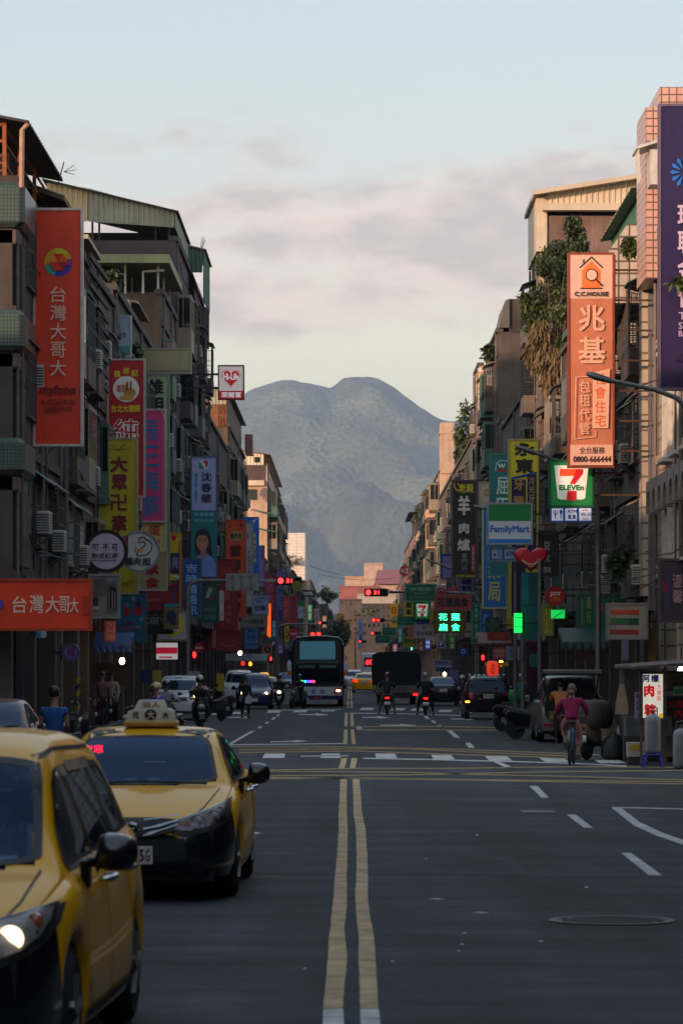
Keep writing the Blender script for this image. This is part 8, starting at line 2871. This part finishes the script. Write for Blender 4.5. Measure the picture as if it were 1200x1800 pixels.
g6 = gantry('farthest left signal with red light over the tree', 560, 604, 1127, 520, 0, [(608, 1126, 12, None), (637, 1127.5, 14, None)])
for lab, x0, y0, x1, y1, d, it in (('green street name sign on the right signal arm', 713, 1028, 765, 1056, 177.6, [('t', '伊寧街', 720, 1032, 758, 1039, '9cc0ac', .0), ('t', 'Yining St.', 727, 1041, 752, 1045, '8cb49c', 0), ('t', '台北市大同', 720, 1048, 756, 1052, '6c9880', 0), ('l', [(716, 1035), (714, 1033), (716, 1031)], .8, '9cc0ac'), ('l', [(761, 1035), (763, 1033), (761, 1031)], .8, '9cc0ac')]),
                               ('vertical green road name sign on the right pole', 830, 1061, 843, 1130, 177.4, [('v', '重慶北路三段', 836.5, 8, 1068, 1124, '8cc0a8', .0), ('p', [(836.5, 1062.5), (839, 1066), (834, 1066)], '9cc8b0')]),
                               ('teal direction sign left of the small seven sign', 698, 1084, 728, 1099, 232, [('t', '重慶北', 706, 1086, 722, 1090, '6ca890', 0), ('r', 703, 1093, 724, 1094.5, '5c9880')]),
                               ('pair of far green direction boards, upper one', 672, 1103, 695, 1117, 380, [('r', 677, 1107, 690, 1108.5, '6ca088')]), ('pair of far green direction boards, lower one', 660, 1117, 685, 1130, 400, [('r', 664, 1122, 680, 1123.5, '6ca088')])):
    sign(lab, x0, y0, x1, y1, d, '0c6444', it, th=.06, frame='5c9c84', name='road_sign')
for lab, x, y, d in (('red pedestrian light low on the left behind the riders', 342, 1151, 148), ('red pedestrian light below the vertical green sign', 848, 1156, 176), ('red light far left of the coach front', 476, 1158, 260)):
    o = thing('pedestrian_signal', lab, 'traffic light', (px(x, d), d, 0))
    m = MB()
    m.cyl((px(x, d), d + .1, 0), (px(x, d), d + .1, pz(y - 8, d)), .05)
    m.build('post', STEEL, o)
    m = MB()
    m.cbox((px(x, d), d, pz(y + 3, d)), (.3, .2, .55), .03)
    m.build('housing', HOUS, o)
    m = MB()
    m.sph((px(x, d), d - .12, pz(y, d)), (.07, .03, .13), 10, 7)
    m.build('lamp', glow('ff1414', 6), o)
for lab, x, y, d, r_ in (('round red no entry sign on the left pole', 350, 1139, 150, 9), ('round red restriction sign above the coach', 516, 1114, 280, 10)):
    sign(lab, x - r_, y - r_, x + r_, y + r_, d, 'a81c20', [('r', x - r_ * .6, y - r_ * .15, x + r_ * .6, y + r_ * .15, 'c8b8b4')], th=.04, frame=None, shape='disc', name='road_sign')
o = thing('striped_post', 'post with yellow and black warning stripes in front of the left arcade', 'post', (px(137, 100), 100, 0))
m = MB()
m.cyl((px(137, 100), 100, 0), (px(137, 100), 100, 3.6), .06, n=10)
m.build('pole', STEEL, o)
for i in range(6):
    m = MB()
    x = px(137, 100)
    z = .55 + i * .2
    m.loft([[(x + .075 * math.cos(a), 100 + .075 * math.sin(a), z + h_ + .06 * math.cos(a)) for a in [k * 2 * math.pi / 12 for k in range(12)]] for h_ in (0, .1)])
    m.build('stripe', ink('c8901c') if i % 2 else ink('141214'), o)
for lab, x, d, top in (('grey steel pole in front of the teal column', 948, 108, 985), ('thin teal pole under the heart sign', 918, 111, 1124), ('utility pole with cables beside the striped store sign', 1128, 95, 1112), ('slim white pole carrying the red round sign', 771, 330, 1000)):
    o = thing('utility_pole', lab, 'pole', (px(x, d), d, 0))
    m = MB()
    m.cyl((px(x, d), d, 0), (px(x, d), d, pz(top, d)), .075, .06, 10)
    m.build('shaft', STEEL, o)
    m = MB()
    for z in (1.2, 2.2):
        m.lathe((px(x, d), d, z), [(.085, 0), (.085, .04)], 12)
    m.build('band', GALV, o)

# ---- things in the arcades: warm bulbs, awnings, goods, so that the shops read as open
for lab, x, y, d, e, c in (('bare warm bulb over the left food stall', 215, 1162, 105, 14, 'ffd890'), ('white bulb in the yellow stall on the left', 278, 1194, 120, 14, 'fff0d0'), ('round warm lamp under the curved stroke fascia', 422, 1148, 190, 12, 'fff0c0'), ('orange lantern lamp right of the warm lamp', 440, 1167, 195, 3, 'ff6c18'), ('red lantern lamp left of the orange lantern', 427, 1166, 193, 2, 'e81808'), ('cool tube bulb at the right stall', 1196, 1180, 74, 10, 'f4f8ff'), ('small white window light on the left shutter wall', 41, 1240, 82, 3, 'd8e8ff'), ('small yellow lamp above the paper lantern', 880, 1166, 122, 4, 'ffc040'), ('warm bulb far right behind the saloon', 781, 1185, 190, 8, 'ffc070'), ('greenish glow bulb in the right arcade', 722, 1140, 300, 3, '40ff90')):
    o = thing('bulb', lab, 'lamp', (px(x, d), d, pz(y, d)))
    m = MB()
    m.sph((px(x, d), d, pz(y, d)), (.06 + d * .0002, .05, .08 + d * .0002), 10, 7)
    m.build('globe', glow(c, e), o, True)
    m = MB()
    m.cyl((px(x, d), d, pz(y, d) + .06), (px(x, d), d, pz(y, d) + .5), .015)
    m.build('flex', CABLE, o)
for lab, x0, y0, x1, y1, d, c in (('blue striped awning over the left food stall', 165, 1132, 232, 1146, 106, '1c3c74'), ('dark brown stall counter front on the left', 168, 1166, 228, 1205, 108, '3c241c'), ('navy stall partition on the left', 248, 1178, 268, 1200, 116, '14204c'), ('yellow lit stall panel on the left', 268, 1178, 284, 1212, 118, 'b08c40'), ('yellow sandwich board by the left kerb', 381, 1184, 394, 1215, 150, 'a89018'), ('white vendor cart board on the left', 332, 1180, 352, 1212, 140, '9c989c'), ('grey shop awning on the left past the signal', 395, 1160, 470, 1166, 200, '2c2a2c'),
                                  ('dark green awning under the weathered green board', 985, 1125, 1070, 1140, 99, '0c3428'), ('purple mural wall in the right arcade', 925, 1128, 960, 1230, 121, '4c1444'), ('teal tarpaulin beside the purple mural', 930, 1150, 945, 1172, 118, '147868'), ('blue awning behind the saloon on the right', 765, 1172, 795, 1180, 205, '1c4468'), ('lilac shop poster behind the saloon', 790, 1178, 805, 1212, 195, '8c80a8'), ('pale banner on the right arcade pillar', 1092, 1122, 1104, 1160, 95, '9c9cb4'), ('yellowed shop plate by the striped store sign', 1138, 1104, 1152, 1168, 94, '9c8454'),
                                  ('dark red fascia strip in the right arcade', 1010, 1085, 1030, 1160, 110, '4c1420'), ('grey awning fringe low on the right', 905, 1122, 960, 1128, 118, '30302e'), ('brick red awning behind the lantern', 838, 1128, 900, 1136, 125, '501c14'), ('yellow garland strip over the lantern', 852, 1164, 893, 1171, 121.5, 'c89c18')):
    o = thing('awning' if 'awning' in lab else 'shop_board', lab, 'awning' if 'awning' in lab else 'board', (px((x0 + x1) / 2, d), d, pz(y1, d)))
    m = MB()
    if 'awning' in lab:
        dz = .35
        n = 12
        v, f = [], []
        for i in range(n + 1):
            xx = px(x0 + (x1 - x0) * i / n, d)
            w_ = .03 * (i % 2)
            v += [(xx, d + 1.2, pz(y0, d) + dz), (xx, d, pz(y0, d) - .05), (xx, d - .01 - w_, pz(y1, d) + w_)]
        for i in range(n):
            for j in range(2):
                f.append((i * 3 + j, i * 3 + j + 1, i * 3 + 4 + j, i * 3 + 3 + j))
        m.add(v, f)
        m.add([(a, b_, z - .02) for a, b_, z in v], f)
    else:
        m.box(px(x0, d), px(x1, d), d, d + .1, pz(y1, d), pz(y0, d))
    m.build('cloth' if 'awning' in lab else 'panel', paint(c), o)
    for xx in (x0 + 1, x1 - 1):
        m = MB()
        m.bar((px(xx, d), d + .06, max(0, pz(y1, d) - (0 if 'awning' in lab else .0)) + .02), (px(xx, d), d + .06, pz(y0, d) + (.2 if 'awning' in lab else .1)), .04)
        m.build('strut', IRON, o)
# overhead wires
for i, (xa, ya, da, xb, yb, db) in enumerate(((1200, 990, 86, 960, 1060, 120), (1180, 1000, 88, 900, 1000, 130), (640, 1012, 700, 545, 995, 420), (700, 1015, 500, 560, 1010, 420), (330, 1005, 150, 480, 1040, 220), (1130, 900, 97, 1040, 960, 110))):
    o = thing('overhead_wire', ('thin wire sagging from the right edge to the round red sign', 'second thin wire crossing the right facades', 'thin wire strung across the far street end', 'lower thin wire across the far street end', 'wire along the left signs above the signal', 'short wire under the coral sign')[i], 'wire', (0, 0, 0))
    A_, B_ = Vector((px(xa, da), da, pz(ya, da))), Vector((px(xb, db), db, pz(yb, db)))
    m = MB()
    m.tube([tuple(A_.lerp(B_, t_) - Vector((0, 0, .5 * math.sin(t_ * math.pi)))) for t_ in [k / 10 for k in range(11)]], .012 + da * .00003, 4)
    m.build('wire', CABLE, o)
